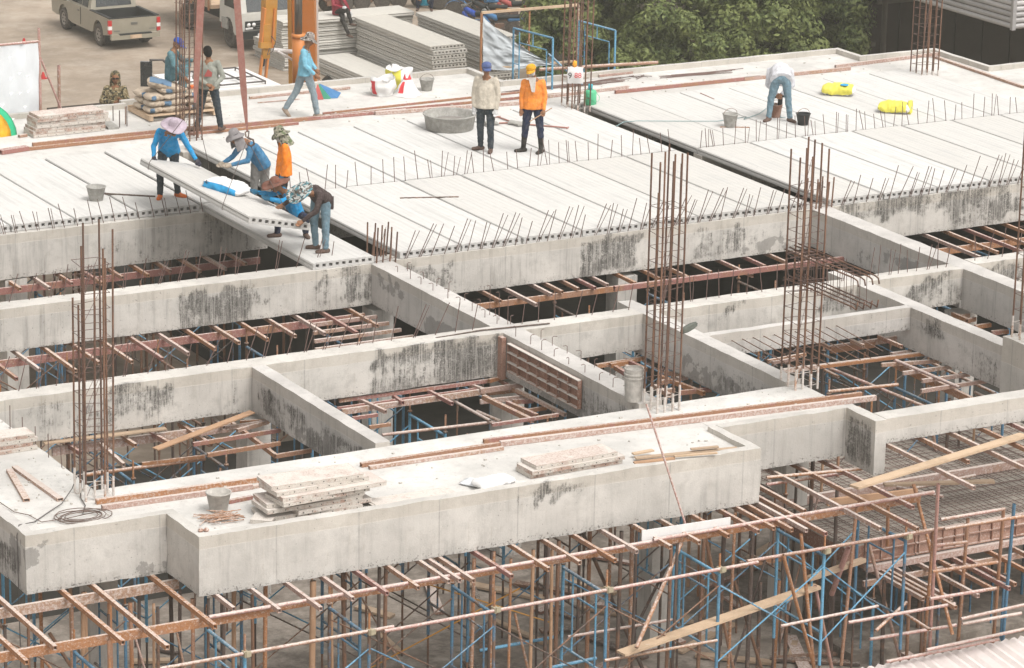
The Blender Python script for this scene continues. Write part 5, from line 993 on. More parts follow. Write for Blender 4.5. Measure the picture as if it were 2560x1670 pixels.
cn = thing('traffic_cone', 'small orange-red cone on the ground behind the hoarding', 'cone', at(60,112,-7.4)); MB().lathe([(.15,0),(.15,.03),(.08,.03),(.03,.22),(0,.22)], 14).local('shell', 'lamp_red', cn)
cn = thing('traffic_cone', 'orange-red cone beside the leaning pipe', 'cone', at(108,196,-7.4)); MB().lathe([(.15,0),(.15,.03),(.08,.03),(.03,.2),(0,.2)], 14).local('shell', 'lamp_red', cn)
# platform that carries the camouflaged man (hidden behind the kerb)
t = thing('timber_platform', 'timber work platform outside the back kerb under the camouflaged man', 'platform', (26.6,64.75,-1.15)); MB().box((25.9,64.2,-1.2),(27.3,65.3,-1.15)).build('deck_board', 'timber', t)
for x in (25.95,27.25):
    for y in (64.25,65.25): tube('post', (x,y,-3.9), (x,y,-1.2), .03, 'rust_tube', t)
# ------------------------------------------------------------------ people
def remesh(o, vox, sm=3):
    m = o.modifiers.new('remesh', 'REMESH'); m.mode = 'VOXEL'; m.voxel_size = vox; m.use_smooth_shade = True
    if sm: q = o.modifiers.new('smooth', 'SMOOTH'); q.factor = .5; q.iterations = sm
STD = dict(pel=(0,0,.92), chest=(0,0,1.22), neck=(0,0,1.42), head=(0,0,1.56), shL=(-.165,0,1.35), elL=(-.205,.02,1.09), wrL=(-.20,-.05,.85), shR=(.165,0,1.35), elR=(.205,.02,1.09), wrR=(.20,-.05,.85),
    hipL=(-.09,0,.88), knL=(-.10,-.02,.48), anL=(-.11,0,.09), hipR=(.09,0,.88), knR=(.10,-.02,.48), anR=(.11,0,.09))
def person(label, loc, pose, face=(0,-1,0), foot=((-.2,-1,0),(.2,-1,0)), shirt='cloth_blue', trousers='jeans', shoes='shoe_brown', hand='skin', sleeve=True, hat=None, rz=-YAW, scale=1.0, hup=None, mask=None, short_sl=False, boots=False, jacket=0.0):
    P = dict(STD); P.update(pose); P = {k: V(v)*scale for k, v in P.items()}; f = V(face).normalized(); s = scale
    t = thing('person', label, 'person', loc, rz)
    sh = (P['shR']-P['shL']).normalized(); up = (P['head']-P['neck']).normalized() if hup is None else V(hup).normalized()
    body = MB(); hd = P['head']
    body.capsule(P['pel'], P['chest'], .105*s, .115*s, sh, 1.25); body.capsule(P['chest'], P['neck']-up*.05, .11*s, .07*s, sh, 1.4); body.capsule(P['neck']-up*.06, hd, .052*s, .05*s)
    f2 = (f-up*f.dot(up)).normalized(); sd_ = up.cross(f2)
    body.capsule(hd-up*.015, hd+up*.035, .078*s, .082*s, f2, 1.12, 14); body.capsule(hd-up*.055+f2*.035, hd-up*.04+f2*.03, .048*s, .052*s)
    body.capsule(hd+f2*.088, hd-up*.028+f2*.105, .012, .017, n=8)
    for q in (-1, 1): body.capsule(hd+sd_*q*.078-up*.01, hd+sd_*q*.085+up*.02, .014, .018, n=8)
    for a in 'LR':
        body.capsule(P['sh'+a], P['el'+a], .046*s, .037*s); body.capsule(P['el'+a], P['wr'+a], .037*s, .026*s)
        body.capsule(P['hip'+a], P['kn'+a], .08*s, .055*s); body.capsule(P['kn'+a], P['an'+a], .054*s, .036*s)
        body.capsule(P['pel'], P['hip'+a], .1*s, .085*s)
    def handmesh(b, a, gr=1.0):
        w_, e = P['wr'+a], P['el'+a]; d = (w_-e).normalized(); side = d.orthogonal().normalized() if abs(d.z) < .3 else V((1,0,0)) - d*d.x; side.normalize(); nrm_ = d.cross(side); q = -1 if a == 'L' else 1
        b.capsule(w_, w_+d*.075, .024*gr, .031*gr, side, 1.35)
        for k, (o_, L) in enumerate(((-.027,.055),(-.009,.068),(.009,.064),(.027,.05))):
            b0 = w_+d*.08+side*o_; b1 = b0+d*L*.55+nrm_*.008; b2 = b1+d*L*.4+nrm_*.03; b.capsule(b0, b1, .0105*gr, .010*gr, n=7); b.capsule(b1, b2, .010*gr, .008*gr, n=7)
        b0 = w_+d*.025-side*q*.02; b1 = b0-side*q*.03+d*.03; b.capsule(b0, b1, .012*gr, .011*gr, n=7); b.capsule(b1, b1+d*.03+nrm_*.012, .011*gr, .009*gr, n=7)
    if hand == 'skin':
        for a in 'LR': handmesh(body, a)
    o = body.local('body', 'skin', t, True); remesh(o, .0095, 1)
    for q in (-1, 1):
        c = hd+f2*.088+sd_*q*.032+up*.012; MB().lathe([(0,-.009),(.009,0),(0,.009)], 8, tuple(c)).local('eye', 'black_cloth', t, True); MB().capsule(c+up*.018-sd_*.014, c+up*.02+sd_*.014, .004, .004, n=6).local('eyebrow', 'hair', t, True)
    MB().capsule(hd+f2*.088-up*.058-sd_*.018, hd+f2*.088-up*.058+sd_*.018, .006, .006, n=6).local('mouth', 'hat_brown', t, True)
    if hand != 'skin':
        for a in 'LR':
            g_ = MB(); handmesh(g_, a, 1.22); g_.capsule(P['wr'+a]-(P['wr'+a]-P['el'+a]).normalized()*.05, P['wr'+a], .034, .032); o = g_.local('glove', hand, t, True); remesh(o, .008, 1)
    j = 1+jacket
    b = MB(); hem = P['pel']+(P['pel']-P['chest'])*.22; b.capsule(hem, P['chest'], .152*s*j, .122*s*j, sh, 1.36, flat=True); b.capsule(P['chest'], P['neck']-up*.055, .122*s*j, .07*s, sh, 1.35)
    if jacket: b.capsule(hem, P['chest'], .155*s*j, .122*s*j, sh, 1.34, flat=True)
    for a in 'LR':
        b.capsule(P['sh'+a], P['el'+a], .066*s*j, .05*s*j); e = P['el'+a]
        if not short_sl: b.capsule(e, P['wr'+a].lerp(e,.06), .05*s*j, .037*s*j)
        b.capsule(P['chest']+V((0,0,.04)), P['sh'+a], .09*s, .062*s*j)
        m_ = P['sh'+a].lerp(e,.5); b.capsule(m_, m_.lerp(e,.4), .058*s*j, .056*s*j)
    o = b.local('shirt' if not jacket else 'jacket', shirt, t, True); remesh(o, .012, 3)
    dm = o.modifiers.new('folds', 'DISPLACE'); tx = bpy.data.textures.get('folds') or bpy.data.textures.new('folds', 'CLOUDS'); tx.noise_scale = .06; tx.noise_depth = 2; dm.texture = tx; dm.strength = .020; dm.mid_level = .5
    b = MB(); b.capsule(P['pel']+ (P['chest']-P['pel'])*.08, P['pel'], .118*s, .12*s, sh, 1.2)
    for a in 'LR':
        b.capsule(P['pel'], P['hip'+a], .115*s, .1*s); b.capsule(P['hip'+a], P['kn'+a], .1*s, .07*s)
        e = P['an'+a].lerp(P['kn'+a], .55 if boots else .04); b.capsule(P['kn'+a], e, .07*s, (.062 if boots else .056)*s)
    o = b.local('trousers', trousers, t, True); remesh(o, .012, 3); dm = o.modifiers.new('folds', 'DISPLACE'); dm.texture = tx; dm.strength = .026; dm.mid_level = .5
    for a, fd in zip('LR', foot):
        fd = V(fd).normalized(); A = P['an'+a]; b = MB(); heel = A-fd*.045+V((0,0,-.045)); toe = A+fd*.15+V((0,0,-.055))
        if A.z < -.1 and False: pass
        b.capsule(heel, A+fd*.05+V((0,0,-.045)), .04, .043); b.capsule(A+fd*.04+V((0,0,-.05)), toe, .042, .034, fd.cross(V((0,0,1))), 1.2); b.capsule(A+V((0,0,-.04)), A+(P['kn'+a]-A)*(.55 if boots else .06), .046, .058 if boots else .046)
        b.box(tuple(min(x, y)-.0 for x, y in zip(A-V((.03,.03,.085)), A-V((.03,.03,.085)))), tuple(A+V((.03,.03,-.05))))
        o = b.local('boot' if boots else 'shoe', shoes, t, True); remesh(o, .011, 2)
    W0 = WM[t.name]
    def HM(off=(0,0,0)):    # head frame: z along up, y along face
        X = f2.cross(up).normalized(); c = hd+X*off[0]+f2*off[1]+up*off[2]
        return W0 @ M(((X.x, f2.x, up.x, c.x), (X.y, f2.y, up.y, c.y), (X.z, f2.z, up.z, c.z), (0,0,0,1)))
    if mask: MB().capsule((0,.045,-.05),(0,.05,-.015),.062,.066, (1,0,0), 1.1).build('face_mask', mask, t, True, HM(), False)
    if hat:
        kind, hm = hat[0], hat[1]
        if kind == 'hair':
            b = MB().capsule((0,-.02,.0),(0,-.005,.05),.088,.086,(0,1,0),1.06).capsule((0,-.045,-.03),(0,-.03,.03),.07,.08); o = b.build('hair', hm, t, True, HM(), False); remesh(o, .01, 1)
        if kind in ('wide','bucket'):
            R_ = .235 if kind == 'wide' else .165; dr = .0 if kind == 'wide' else -.045; b = MB()
            b.lathe([(0,.16),(.05,.158),(.078,.135),(.092,.07),(.10,.045),(R_*.8,.04+dr*.5),(R_,.045+dr),(R_,.036+dr),(R_*.8,.03+dr*.5),(.095,.03),(.09,.02),(0,.02)], 28); b.v = [(x, y*1.08, z+(.015*math.sin(math.atan2(y,x)*2+1)+.012*math.sin(math.atan2(y,x)*3) if math.hypot(x,y) > .12 else 0)) for x, y, z in b.v]
            b.build('hat', hm, t, True, HM((0,0,.015)), False); MB().lathe([(.097,.05),(.095,.068),(.097,.05)], 24, close=True).build('hat_band', 'hat_grey' if kind == 'wide' else 'black_cloth', t, True, HM((0,0,.015)), False)
        if kind == 'cap':
            b = MB().lathe([(.094,.025),(.096,.055),(.088,.09),(.06,.115),(0,.122)], 24); b.v = [(x, y*1.08, z) for x, y, z in b.v]; b.build('cap', hm, t, True, HM(), False)
            vs = [];
            for k in range(9): a = math.pi*k/8; vs += [(.088*math.cos(a), .055+.045*math.sin(a), .03), (.08*math.cos(a), .08+.125*math.sin(a), .012-.012*math.cos(a)**2)]
            fs = [(2*k, 2*k+1, 2*k+3, 2*k+2) for k in range(8)]; q = len(vs); vs += [(x, y, z-.006) for x, y, z in vs]; fs += [tuple(i+q for i in f_[::-1]) for f_ in fs]; fs += [(2*k+1, 2*k+1+q, 2*k+3+q, 2*k+3) for k in range(8)]
            MB().add(vs, fs).build('cap_bill', hm, t, True, HM(), False)
        if kind == 'hood': b = MB().capsule((0,-.03,-.06),(0,-.01,.06),.115,.105).capsule((0,-.05,-.13),(0,-.04,-.05),.12,.11); b.v = [v for v in b.v]; o = b.build('hood', hm, t, True, HM((0,-.022,0)), False); remesh(o, .012, 2)
        if len(hat) > 2 and hat[2]:  # cloth flap round neck
            b = MB(); n_ = 16; vs = []; fs = []
            for k in range(6):
                for i in range(n_+1):
                    a = math.radians(-215+i*250/n_); r_ = .1+.012*k+.008*math.sin(i*1.9+k); vs.append((r_*math.cos(a), r_*math.sin(a), .03-.048*k))
            for k in range(5):
                for i in range(n_): fs.append((k*(n_+1)+i, k*(n_+1)+i+1, (k+1)*(n_+1)+i+1, (k+1)*(n_+1)+i))
            q = len(vs); vs += [(x*1.06, y*1.06, z) for x, y, z in vs]; fs += [tuple(i+q for i in f_[::-1]) for f_ in fs]
            b.add(vs, fs).build('neck_flap', hat[2], t, True, HM(), False)
    return t
person('man in blue shirt and wide lilac hat bending over the hanging plank', G(5,1420,330,0)+V((.02,.05,0)), dict(anL=(-.14,-.05,.09), knL=(-.13,-.08,.48), hipL=(-.08,.05,.86), anR=(.17,.10,.09), knR=(.13,.0,.48), hipR=(.10,.06,.86), pel=(.02,.06,.9), chest=(.02,-.12,1.14), neck=(.10,-.30,1.32), head=(.15,-.42,1.40),
    shL=(-.12,-.22,1.28), elL=(-.22,-.28,1.02), wrL=(-.20,-.45,.86), shR=(.26,-.20,1.24), elR=(.40,-.22,1.0), wrR=(.55,-.35,.80)), face=(.35,-.8,-.5), hup=(.12,-.35,.93), shirt='cloth_blue', trousers='jeans_dark', shoes='shoe_orange', hand='glove_black', hat=('wide','hat_lilac'), foot=((-.1,-1,0),(1,-.5,0)), mask='black_cloth')
person('man in steel-blue shirt and grey flap hat leaning to grip the sling wire', V((25.33,54.95,0)), dict(pel=(.06,.02,.86), hipL=(-.02,0,.82), hipR=(.13,.03,.82), knL=(-.06,-.03,.44), anL=(-.08,0,.09), knR=(.12,.03,.44), anR=(.12,.06,.09), chest=(-.06,-.08,1.12), neck=(-.22,-.16,1.32), head=(-.37,-.22,1.36),
    shL=(-.26,-.02,1.22), elL=(-.42,-.14,1.0), wrL=(-.58,-.2,.90), shR=(-.08,-.28,1.22), elR=(-.14,-.36,.98), wrR=(-.44,-.36,.90)), face=(-.75,-.4,-.45), hup=(-.3,-.1,.95), shirt='cloth_steelblue', trousers='grey_trousers', hand='glove_beige', hat=('bucket','hat_grey','hat_grey'), foot=((-1,-.3,0),(-1,0,0)))
person('man in orange shirt and camouflage hat with neck flap, standing by the gap', V((25.40,54.0,0)), dict(shL=(-.05,.14,1.38), shR=(.03,-.16,1.38), elL=(-.06,.2,1.1), elR=(.04,-.2,1.1), wrL=(-.10,.14,.88), wrR=(-.02,-.17,.86), hipL=(0,.09,.88), hipR=(0,-.09,.88), knL=(-.03,.1,.48), knR=(-.03,-.1,.48), anL=(0,.1,.09), anR=(0,-.1,.09), head=(-.05,0,1.55), chest=(.01,0,1.22)),
    face=(-1,-.35,-.05), shirt='cloth_neon', trousers='black_cloth', hand='glove_blue', shoes='boot', hat=('bucket','camo_green','camo_green'), mask='face_cloth', foot=((-1,-.1,0),(-1,-.3,0)))
person('crouching man in blue shirt and brown felt hat reaching over the plank', V((24.98,53.0,0)), dict(pel=(.16,.04,.40), hipL=(.08,.06,.39), hipR=(.22,.02,.39), knL=(-.12,-.16,.46), knR=(.34,-.22,.42), anL=(-.16,-.05,.09), anR=(.34,-.02,.09), chest=(.10,-.04,.68), neck=(-.03,-.10,.88), head=(-.17,-.14,.95),
    shL=(-.07,.05,.83), shR=(.14,-.18,.80), elL=(-.28,.02,.76), wrL=(-.50,.0,.80), elR=(-.04,-.32,.72), wrR=(-.27,-.30,.76)), face=(-.8,-.5,-.35), hup=(-.25,-.1,.95), shirt='cloth_blue', trousers='navy', hand='glove_blue', hat=('wide','hat_brown'), foot=((-1,-.2,0),(.4,-1,0)), scale=.98)
person('man in jeans, dark brown shirt and blue camouflage hat holding the plank end', V((25.06,51.88,0)), dict(anL=(-.06,.12,.09), knL=(-.09,.06,.50), hipL=(-.05,.10,.88), anR=(.12,-.12,.09), knR=(.12,-.08,.49), hipR=(.11,-.02,.88), pel=(.05,.05,.92), chest=(-.06,-.12,1.07), neck=(-.18,-.24,1.12), head=(-.29,-.3,1.07),
    shL=(-.3,-.06,1.1), shR=(.04,-.32,1.05), elL=(-.44,-.05,.93), wrL=(-.6,-.12,.84), elR=(-.02,-.44,.82), wrR=(-.24,-.52,.66)), face=(-.35,-.55,-.75), hup=(-.35,-.45,.82), shirt='cloth_brown', trousers='jeans', hat=('wide','camo_blue'), foot=((-1,.1,0),(-1,-.35,0)), shoes='shoe_brown')
MB().box((-.0,-.07,-.1),(.05,.07,.1)).build('tool_pouch', 'cloth_brown', bpy.data.objects['person.004'], False, M.Translation((25.26,51.84,.84)) @ M.Rotation(-YAW, 4, 'Z'), False)
person('man in sky-blue shirt and speckled bucket hat striding right', V((29.42,61.55,HB)), dict(anL=(-.40,.05,.16), knL=(-.17,.06,.52), hipL=(-.06,.05,.88), anR=(.24,-.05,.09), knR=(.17,-.05,.50), hipR=(.05,-.05,.88), pel=(0,0,.92), chest=(.0,0,1.2), head=(.07,0,1.55), neck=(.03,0,1.4), shL=(0,.16,1.36), shR=(-.02,-.16,1.36), elL=(.08,.2,1.12), wrL=(.2,.15,.95), elR=(-.0,-.22,1.1), wrR=(.20,-.2,.92)),
    face=(1,-.25,0), shirt='cloth_sky', trousers='jeans_light', shoes='shoe_tan', hat=('bucket','camo_hat'), foot=((.6,0,-.75),(1,-.1,0)))
person('man in grey long-sleeved shirt and dark jeans, hands clasped behind his back', V((27.08,60.98,HB+.05)), dict(anL=(-.24,0,.09), knL=(-.16,0,.48), hipL=(-.10,0,.88), anR=(.22,.05,.09), knR=(.17,-.02,.48), hipR=(.09,0,.88), chest=(.0,0,1.22), head=(-.02,.02,1.56), elL=(-.27,-.05,1.08), wrL=(-.02,-.22,.98), elR=(.28,-.05,1.1), wrR=(.12,-.22,.94)),
    face=(-.35,1,0), shirt='cloth_grey', trousers='jeans_dark', hat=('hair','hair'), foot=((-1,-.2,0),(.4,1,0)), jacket=.08)
MB().add([(.0,-.172,1.27),(.07,-.168,1.12),(-.08,-.168,1.12),(.08,-.168,1.2)], [(0,1,2),(0,3,1)]).build('back_print', 'faded_red', bpy.data.objects['person.006'], False, M.Translation((27.08,60.98,HB+.05)) @ M.Rotation(-YAW, 4, 'Z'), False)
person('man in teal overalls and blue cap squatting on the cement bags with a phone', pl(.12,.35,.58), dict(pel=(-.05,.05,.22), hipL=(-.10,.05,.2), hipR=(.04,.0,.2), knL=(.26,.1,.42), knR=(.24,-.12,.38), anL=(.10,.08,.0), anR=(.14,-.2,-.35), chest=(-.06,0,.52), neck=(.0,0,.74), head=(.06,0,.86), shL=(-.04,.15,.68), shR=(-.06,-.18,.68), elL=(.16,.2,.48), wrL=(.36,.1,.50), elR=(.02,-.28,.46), wrR=(.20,-.22,.24)),
    face=(1,-.3,-.35), shirt='cloth_teal', trousers='cloth_teal', hat=('cap','cap_blue'), foot=((1,-.1,0),(1,-.2,0)), jacket=.06)
person('man in hooded camouflage jacket and sunglasses holding a phone behind the kerb', V((26.62,64.6,-1.15)), dict(elL=(-.27,-.08,1.1), wrL=(.0,-.24,1.12), elR=(.26,-.08,1.08), wrR=(.16,-.26,1.16)), face=(.15,-1,-.1), shirt='camo_jacket', trousers='navy', hat=('hood','camo_jacket'), jacket=.14)
pc = bpy.data.objects['person.008']; W = WM[pc.name]; MB().box((-.065,-.115,1.562),(-.008,-.095,1.588)).box((.008,-.115,1.562),(.065,-.095,1.588)).box((-.01,-.11,1.573),(.01,-.1,1.58)).build('sunglasses', 'black_plastic', pc, False, W @ M.Rotation(.15, 4, 'Z'), False)
person('man in beige jacket and slate-blue cap standing among the plank bars', G(2,2070,1280,0)+V((0,0,0)), dict(shL=(-.16,.03,1.38), shR=(.165,-.03,1.37), elL=(-.225,.04,1.1), wrL=(-.22,-.02,.86), elR=(.225,-.05,1.1), wrR=(.19,-.12,.84), anL=(-.09,.12,.09), knL=(-.10,.04,.5), anR=(.10,-.08,.09), knR=(.09,-.08,.5), head=(.0,-.02,1.60), neck=(0,0,1.45), chest=(0,0,1.25)),
    face=(.1,-1,-.2), shirt='cloth_beige', trousers='jeans_dark', hand='glove_white', hat=('cap','cap_slate'), foot=((-1,-.3,0),(-.1,-1,0)), jacket=.12, scale=1.02)
person('man in orange shirt, yellow cap and cloth mask holding a thin stick', G(3,440,1290,0), dict(anL=(-.17,.04,.09), knL=(-.13,.0,.5), anR=(.17,-.04,.09), knR=(.14,-.05,.5), elL=(-.215,.03,1.1), wrL=(-.22,-.03,.85), elR=(.22,-.02,1.1), wrR=(.2,-.14,.86), head=(-.04,-.02,1.58), neck=(0,0,1.43)),
    face=(-.25,-1,-.1), shirt='cloth_orange', trousers='navy', shoes='boot', boots=True, hat=('cap','cap_yellow'), mask='face_cloth', foot=((-1,-.35,0),(-.6,-1,0)), scale=1.02)
pc = bpy.data.objects['person.010']; W = WM[pc.name]; MB().add([(-.1,-.13,1.5),(.04,-.14,1.5),(.03,-.17,1.22),(-.03,-.17,1.22),(-.1,-.06,1.5),(.05,-.07,1.5)], [(0,1,2,3),(0,3,4),(1,5,2)]).build('face_cloth', 'face_cloth', pc, False, W, False)
tube('wooden_stick', W @ V((-.06,-.22,.66)), W @ V((.36,-.16,.92)), .010, 'ply_brown', None, 'tube', label='thin wooden stick held by the orange-shirted man', cat='stick')
person('man in white shirt and jeans bending down over a drill, back to the viewer', G(4,300,1025,0), dict(anL=(-.22,-.02,.09), knL=(-.19,-.03,.48), hipL=(-.10,-.04,.84), anR=(.20,-.05,.09), knR=(.15,-.04,.48), hipR=(.10,-.04,.84), pel=(0,-.05,.90), chest=(0,.22,1.02), neck=(.0,.42,.92), head=(0,.50,.80), shL=(-.2,.36,.95), shR=(.2,.36,.95), elL=(-.24,.34,.68), wrL=(-.06,.30,.50), elR=(.26,.34,.68), wrR=(.05,.30,.50)),
    face=(0,.4,-.9), hup=(0,.6,-.75), shirt='cloth_white', trousers='jeans', hat=('hair','hair'), foot=((-.6,-.8,0),(.6,-.8,0)), jacket=.12)
t = thing('hand_drill', 'dark electric drill pressed on the plank by the bending man', 'drill', G(4,310,1000,.0)+V((.05,.12,0))); MB().tube((0,0,.01),(0,0,.2),.012).tube((0,0,.2),(0,0,.42),.05).box((-.14,-.02,.40),(.14,.02,.44)).local('housing', 'black_plastic', t)
person('man in dark red jacket sitting on the plank pile with one leg dangling', V((48.0,97.45,-6.0)), dict(pel=(-.25,.3,.30), hipL=(-.3,.25,.30), hipR=(-.15,.25,.28), knL=(.05,-.08,.42), anL=(.18,-.12,.02), knR=(-.1,-.12,.1), anR=(.1,-.22,-.32), chest=(-.3,.25,.6), neck=(-.3,.2,.85), head=(-.28,.15,1.0), shL=(-.42,.2,.8), shR=(-.15,.15,.8), elL=(-.4,.05,.55), wrL=(-.1,-.05,.5), elR=(.0,.05,.6), wrR=(.12,-.02,.36)),
    face=(.5,-.8,-.2), shirt='cloth_red', trousers='black_cloth', hand='glove_white', foot=((1,-.4,0),(1,-.6,-.2)), hat=('hair','hair'), jacket=.05)
person('man in turquoise shirt squatting on the plank piles at the picture top', V((50.7,97.3,-5.8)), dict(pel=(0,.1,.25), hipL=(-.1,.1,.25), hipR=(.1,.1,.25), knL=(-.22,-.15,.45), knR=(.25,-.12,.45), anL=(-.2,.02,.09), anR=(.22,.02,.09), chest=(0,.05,.55), neck=(0,0,.78), head=(0,-.04,.9), shL=(-.18,0,.7), shR=(.18,0,.7), elL=(-.3,-.1,.5), wrL=(-.2,-.25,.45), elR=(.3,-.1,.5), wrR=(.2,-.25,.45)), face=(0,-1,-.2), shirt='cloth_cyan', trousers='navy', hat=('hair','hair'))
person('man in striped white shirt standing in the dark building behind the trees', V((56.3,83.0,-7.4)), dict(), face=(1,-.3,0), shirt='cloth_white', trousers='navy', hat=('hair','hair'), scale=1.12)

# ------------------------------------------------------------------ plank piles behind
def pile(nm, x, y, zt, n, rz, me, zb=None, dz=.145):
    k = 0
    for i in range(n):
        z = zt-PH-dz*i
        t = plank(None, x+rnd.uniform(-.05,.05), y+rnd.uniform(-.05,.05), z, me, rz+rnd.uniform(-.006,.006)); t.name = 'stacked_plank'
        tag(t, '%s hollow plank from the top, %s' % (nth(i), nm), 'concrete plank', 'stacked hollow planks')
pile('centre pile with its hollow end to the viewer', 48.85, 92.1, -5.8, 11, 0, PMo2); pile('right pile beside the torn sheet', 51.0, 92.6, -5.8, 11, 0, PMo)
pile('long left pile where the red jacket man sits', 45.85, 98.1, -5.82, 11, -math.pi/2, PMo); pile('low front pile left of centre', 47.4, 92.6, -6.9, 4, 0, PMo)
pile('small pile at the far left behind the boom', 46.05, 99.6, -6.75, 5, -math.pi/2, PMo)
for i in range(0, 11, 2):
    pass
# ------------------------------------------------------------------ vehicles
def wheel(t, c, r, w_, axis, rimm='rim', r2=.6):
    c = V(c); a = V(axis); Rm = a.to_track_quat('Z', 'Y').to_matrix().to_4x4(); W = WM[t.name] @ M.Translation(c) @ Rm
    o = MB().lathe([(r*r2,-w_/2),(r*.93,-w_/2),(r,-w_*.36),(r,w_*.36),(r*.93,w_/2),(r*r2,w_/2),(r*r2,-w_/2)], 28, close=True).build('wheel', 'tyre', t, True, W, False)
    b = MB(); b.lathe([(0,w_*.30),(r*.12,w_*.42),(r*.2,w_*.3),(r*r2*.9,w_*.38),(r*r2,w_*.44),(r*r2,-w_*.3),(0,-w_*.3)], 24)
    q = b.build('wheel_rim', rimm, o, True, W, False); 
    h_ = MB()
    for i in range(6): a_ = i*math.pi/3; h_.lathe([(r*.09, w_*.345),(r*.07,w_*.40),(0,w_*.40)], 8, (r*.36*math.cos(a_), r*.36*math.sin(a_), 0))
    h_.build('rim_holes', 'black_plastic', o, False, W, False)
# pickup, nose away along +Y
pk = thing('pickup_truck', 'dusty silver-beige pickup truck parked with its tailgate to the viewer', 'pickup truck', (43.0,102.7,-7.4)); L_ = 5.05; Wd = 1.72
def PP(b, name, mat, sm=False): return b.local(name, mat, pk, sm)
def sidepoly(pts, x0, x1, name, mat): return PP(MB().prism(pts, 'x', x0, x1), name, mat)
h = Wd/2
arch = lambda yc, r, z0: [(yc-r*math.cos(a), z0+r*math.sin(a)) for a in [i*math.pi/8 for i in range(9)]]
for sx in (-1, 1):
    xa, xb = sorted((sx*h, sx*(h-.09)))
    pts = [(.02,.5)]+arch(.95,.42,.42)+[(1.5,.36),(3.2,.36)]+arch(3.95,.42,.42)+[(4.5,.4),(4.95,.45),(5.0,.78),(4.9,.93),(3.55,1.02),(1.75,1.05),(.02,1.03)]
    sidepoly(pts, xa, xb, 'body_side', 'paint_silver')
PP(MB().box((-h+.04,.0,.52),(h-.04,.05,1.02)), 'tailgate', 'paint_silver'); PP(MB().box((-h+.09,.05,.52),(h-.09,1.62,.56)).box((-h+.09,.05,.56),(-h+.12,1.62,1.03)).box((h-.12,.05,.56),(h-.09,1.62,1.03)).box((-h+.12,1.55,.56),(h-.12,1.62,1.03)).box((-h+.12,.05,.56),(h-.12,.08,1.03)), 'bed_liner', 'black_plastic')
PP(MB().box((-h-.005,.0,1.033),(-h+.11,1.66,1.06)).box((h-.11,.0,1.033),(h+.005,1.66,1.06)).box((-h+.11,-.005,1.023),(h-.11,.06,1.05)), 'bed_rail', 'black_plastic')
PP(MB().box((-h+.09,3.55,.6),(h-.09,4.93,.98)).add([(-h+.02,3.5,1.02),(h-.02,3.5,1.02),(h-.08,4.9,.94),(-h+.08,4.9,.94),(-h+.1,3.5,.9),(h-.1,3.5,.9),(h-.1,4.9,.9),(-h+.1,4.9,.9)], [(0,1,2,3),(0,4,5,1),(1,5,6,2),(2,6,7,3),(3,7,4,0)]), 'bonnet', 'paint_silver')
cab = MB(); a0, a1 = h-.05, h-.2; zb_, zt_ = 1.03, 1.66
cab.add([(-a0,1.68,zb_),(a0,1.68,zb_),(a0,3.6,zb_),(-a0,3.6,zb_),(-a1,1.85,zt_),(a1,1.85,zt_),(a1,2.95,zt_),(-a1,2.95,zt_)], [(4,5,6,7),(0,1,5,4),(1,2,6,5),(2,3,7,6),(3,0,4,7)]); PP(cab, 'cab', 'paint_silver')
PP(MB().add([(-.62,1.70,1.13),(.62,1.70,1.13),(.56,1.815,1.58),(-.56,1.815,1.58),(-.62,1.69,1.12),(.62,1.69,1.12),(.56,1.80,1.585),(-.56,1.80,1.585)], [(4,5,6,7),(0,3,2,1),(0,1,5,4),(1,2,6,5),(2,3,7,6),(3,0,4,7)]), 'rear_window', 'glass_dark')
for sx in (-1, 1):
    for y0_, y1_, q0_, q1_ in ((1.95,2.4,2.02,2.42),(2.47,3.38,2.49,2.9)):
        X0 = a0+.004; X1 = a1+.03
        PP(MB().add([(sx*X0*.998,y0_,1.08),(sx*X0*.998,y1_,1.08),(sx*(X1-.0),q1_,1.58),(sx*(X1-.0),q0_,1.58),(sx*(X0-.05),y0_,1.08),(sx*(X0-.05),y1_,1.08),(sx*(X1-.05),q1_,1.58),(sx*(X1-.05),q0_,1.58)], [(0,1,2,3),(7,6,5,4),(0,4,5,1),(1,5,6,2),(2,6,7,3),(3,7,4,0)]), 'side_window', 'glass_dark')
    PP(MB().box((sx*(h+.001)-.012, 2.42,.45),(sx*(h+.001)+.012,2.435,1.02)), 'door_seam', 'black_plastic'); PP(MB().box((sx*h-.02,2.55,.86),(sx*h+.02,2.7,.90)), 'door_handle', 'chrome')
    PP(MB().box((sx*(h-.02)-.06,-.03,.55),(sx*(h-.02)+.06,.06,.98)), 'tail_light', 'lamp_red'); PP(MB().box((sx*(h-.02)-.062,-.033,.68),(sx*(h-.02)+.062,.05,.80)), 'tail_light_lens', 'lamp_white'); PP(MB().box((sx*(h+.02),3.35,1.08),(sx*(h+.2),3.45,1.28)) if sx > 0 else MB().box((-h-.2,3.35,1.08),(-h-.02,3.45,1.28)), 'door_mirror', 'black_plastic')
    for yc in (.95, 3.95): wheel(pk, (sx*(h-.12), yc, .36), .36, .24, (sx,0,0)); PP(MB().box((sx*(h-.14)-.1, yc-.50,.18),(sx*(h-.14)+.1, yc-.48,.5)), 'mud_flap', 'black_plastic')
PP(MB().box((-h+.02,-.14,.36),(h-.02,.0,.53)), 'bumper', 'paint_silver'); PP(MB().box((-h+.3,-.143,.50),(h-.3,-.0,.535)), 'bumper_step', 'black_plastic'); PP(MB().box((-.2,-.155,.38),(.2,-.14,.50)), 'number_plate', 'timber'); PP(MB().box((-.11,-.015,.80),(.11,.0,.88)), 'tailgate_handle', 'chrome'); PP(MB().box((-.7,-.004,.60),(-.5,.0,.64)).box((.52,-.004,.62),(.72,.0,.65)), 'badge', 'chrome')
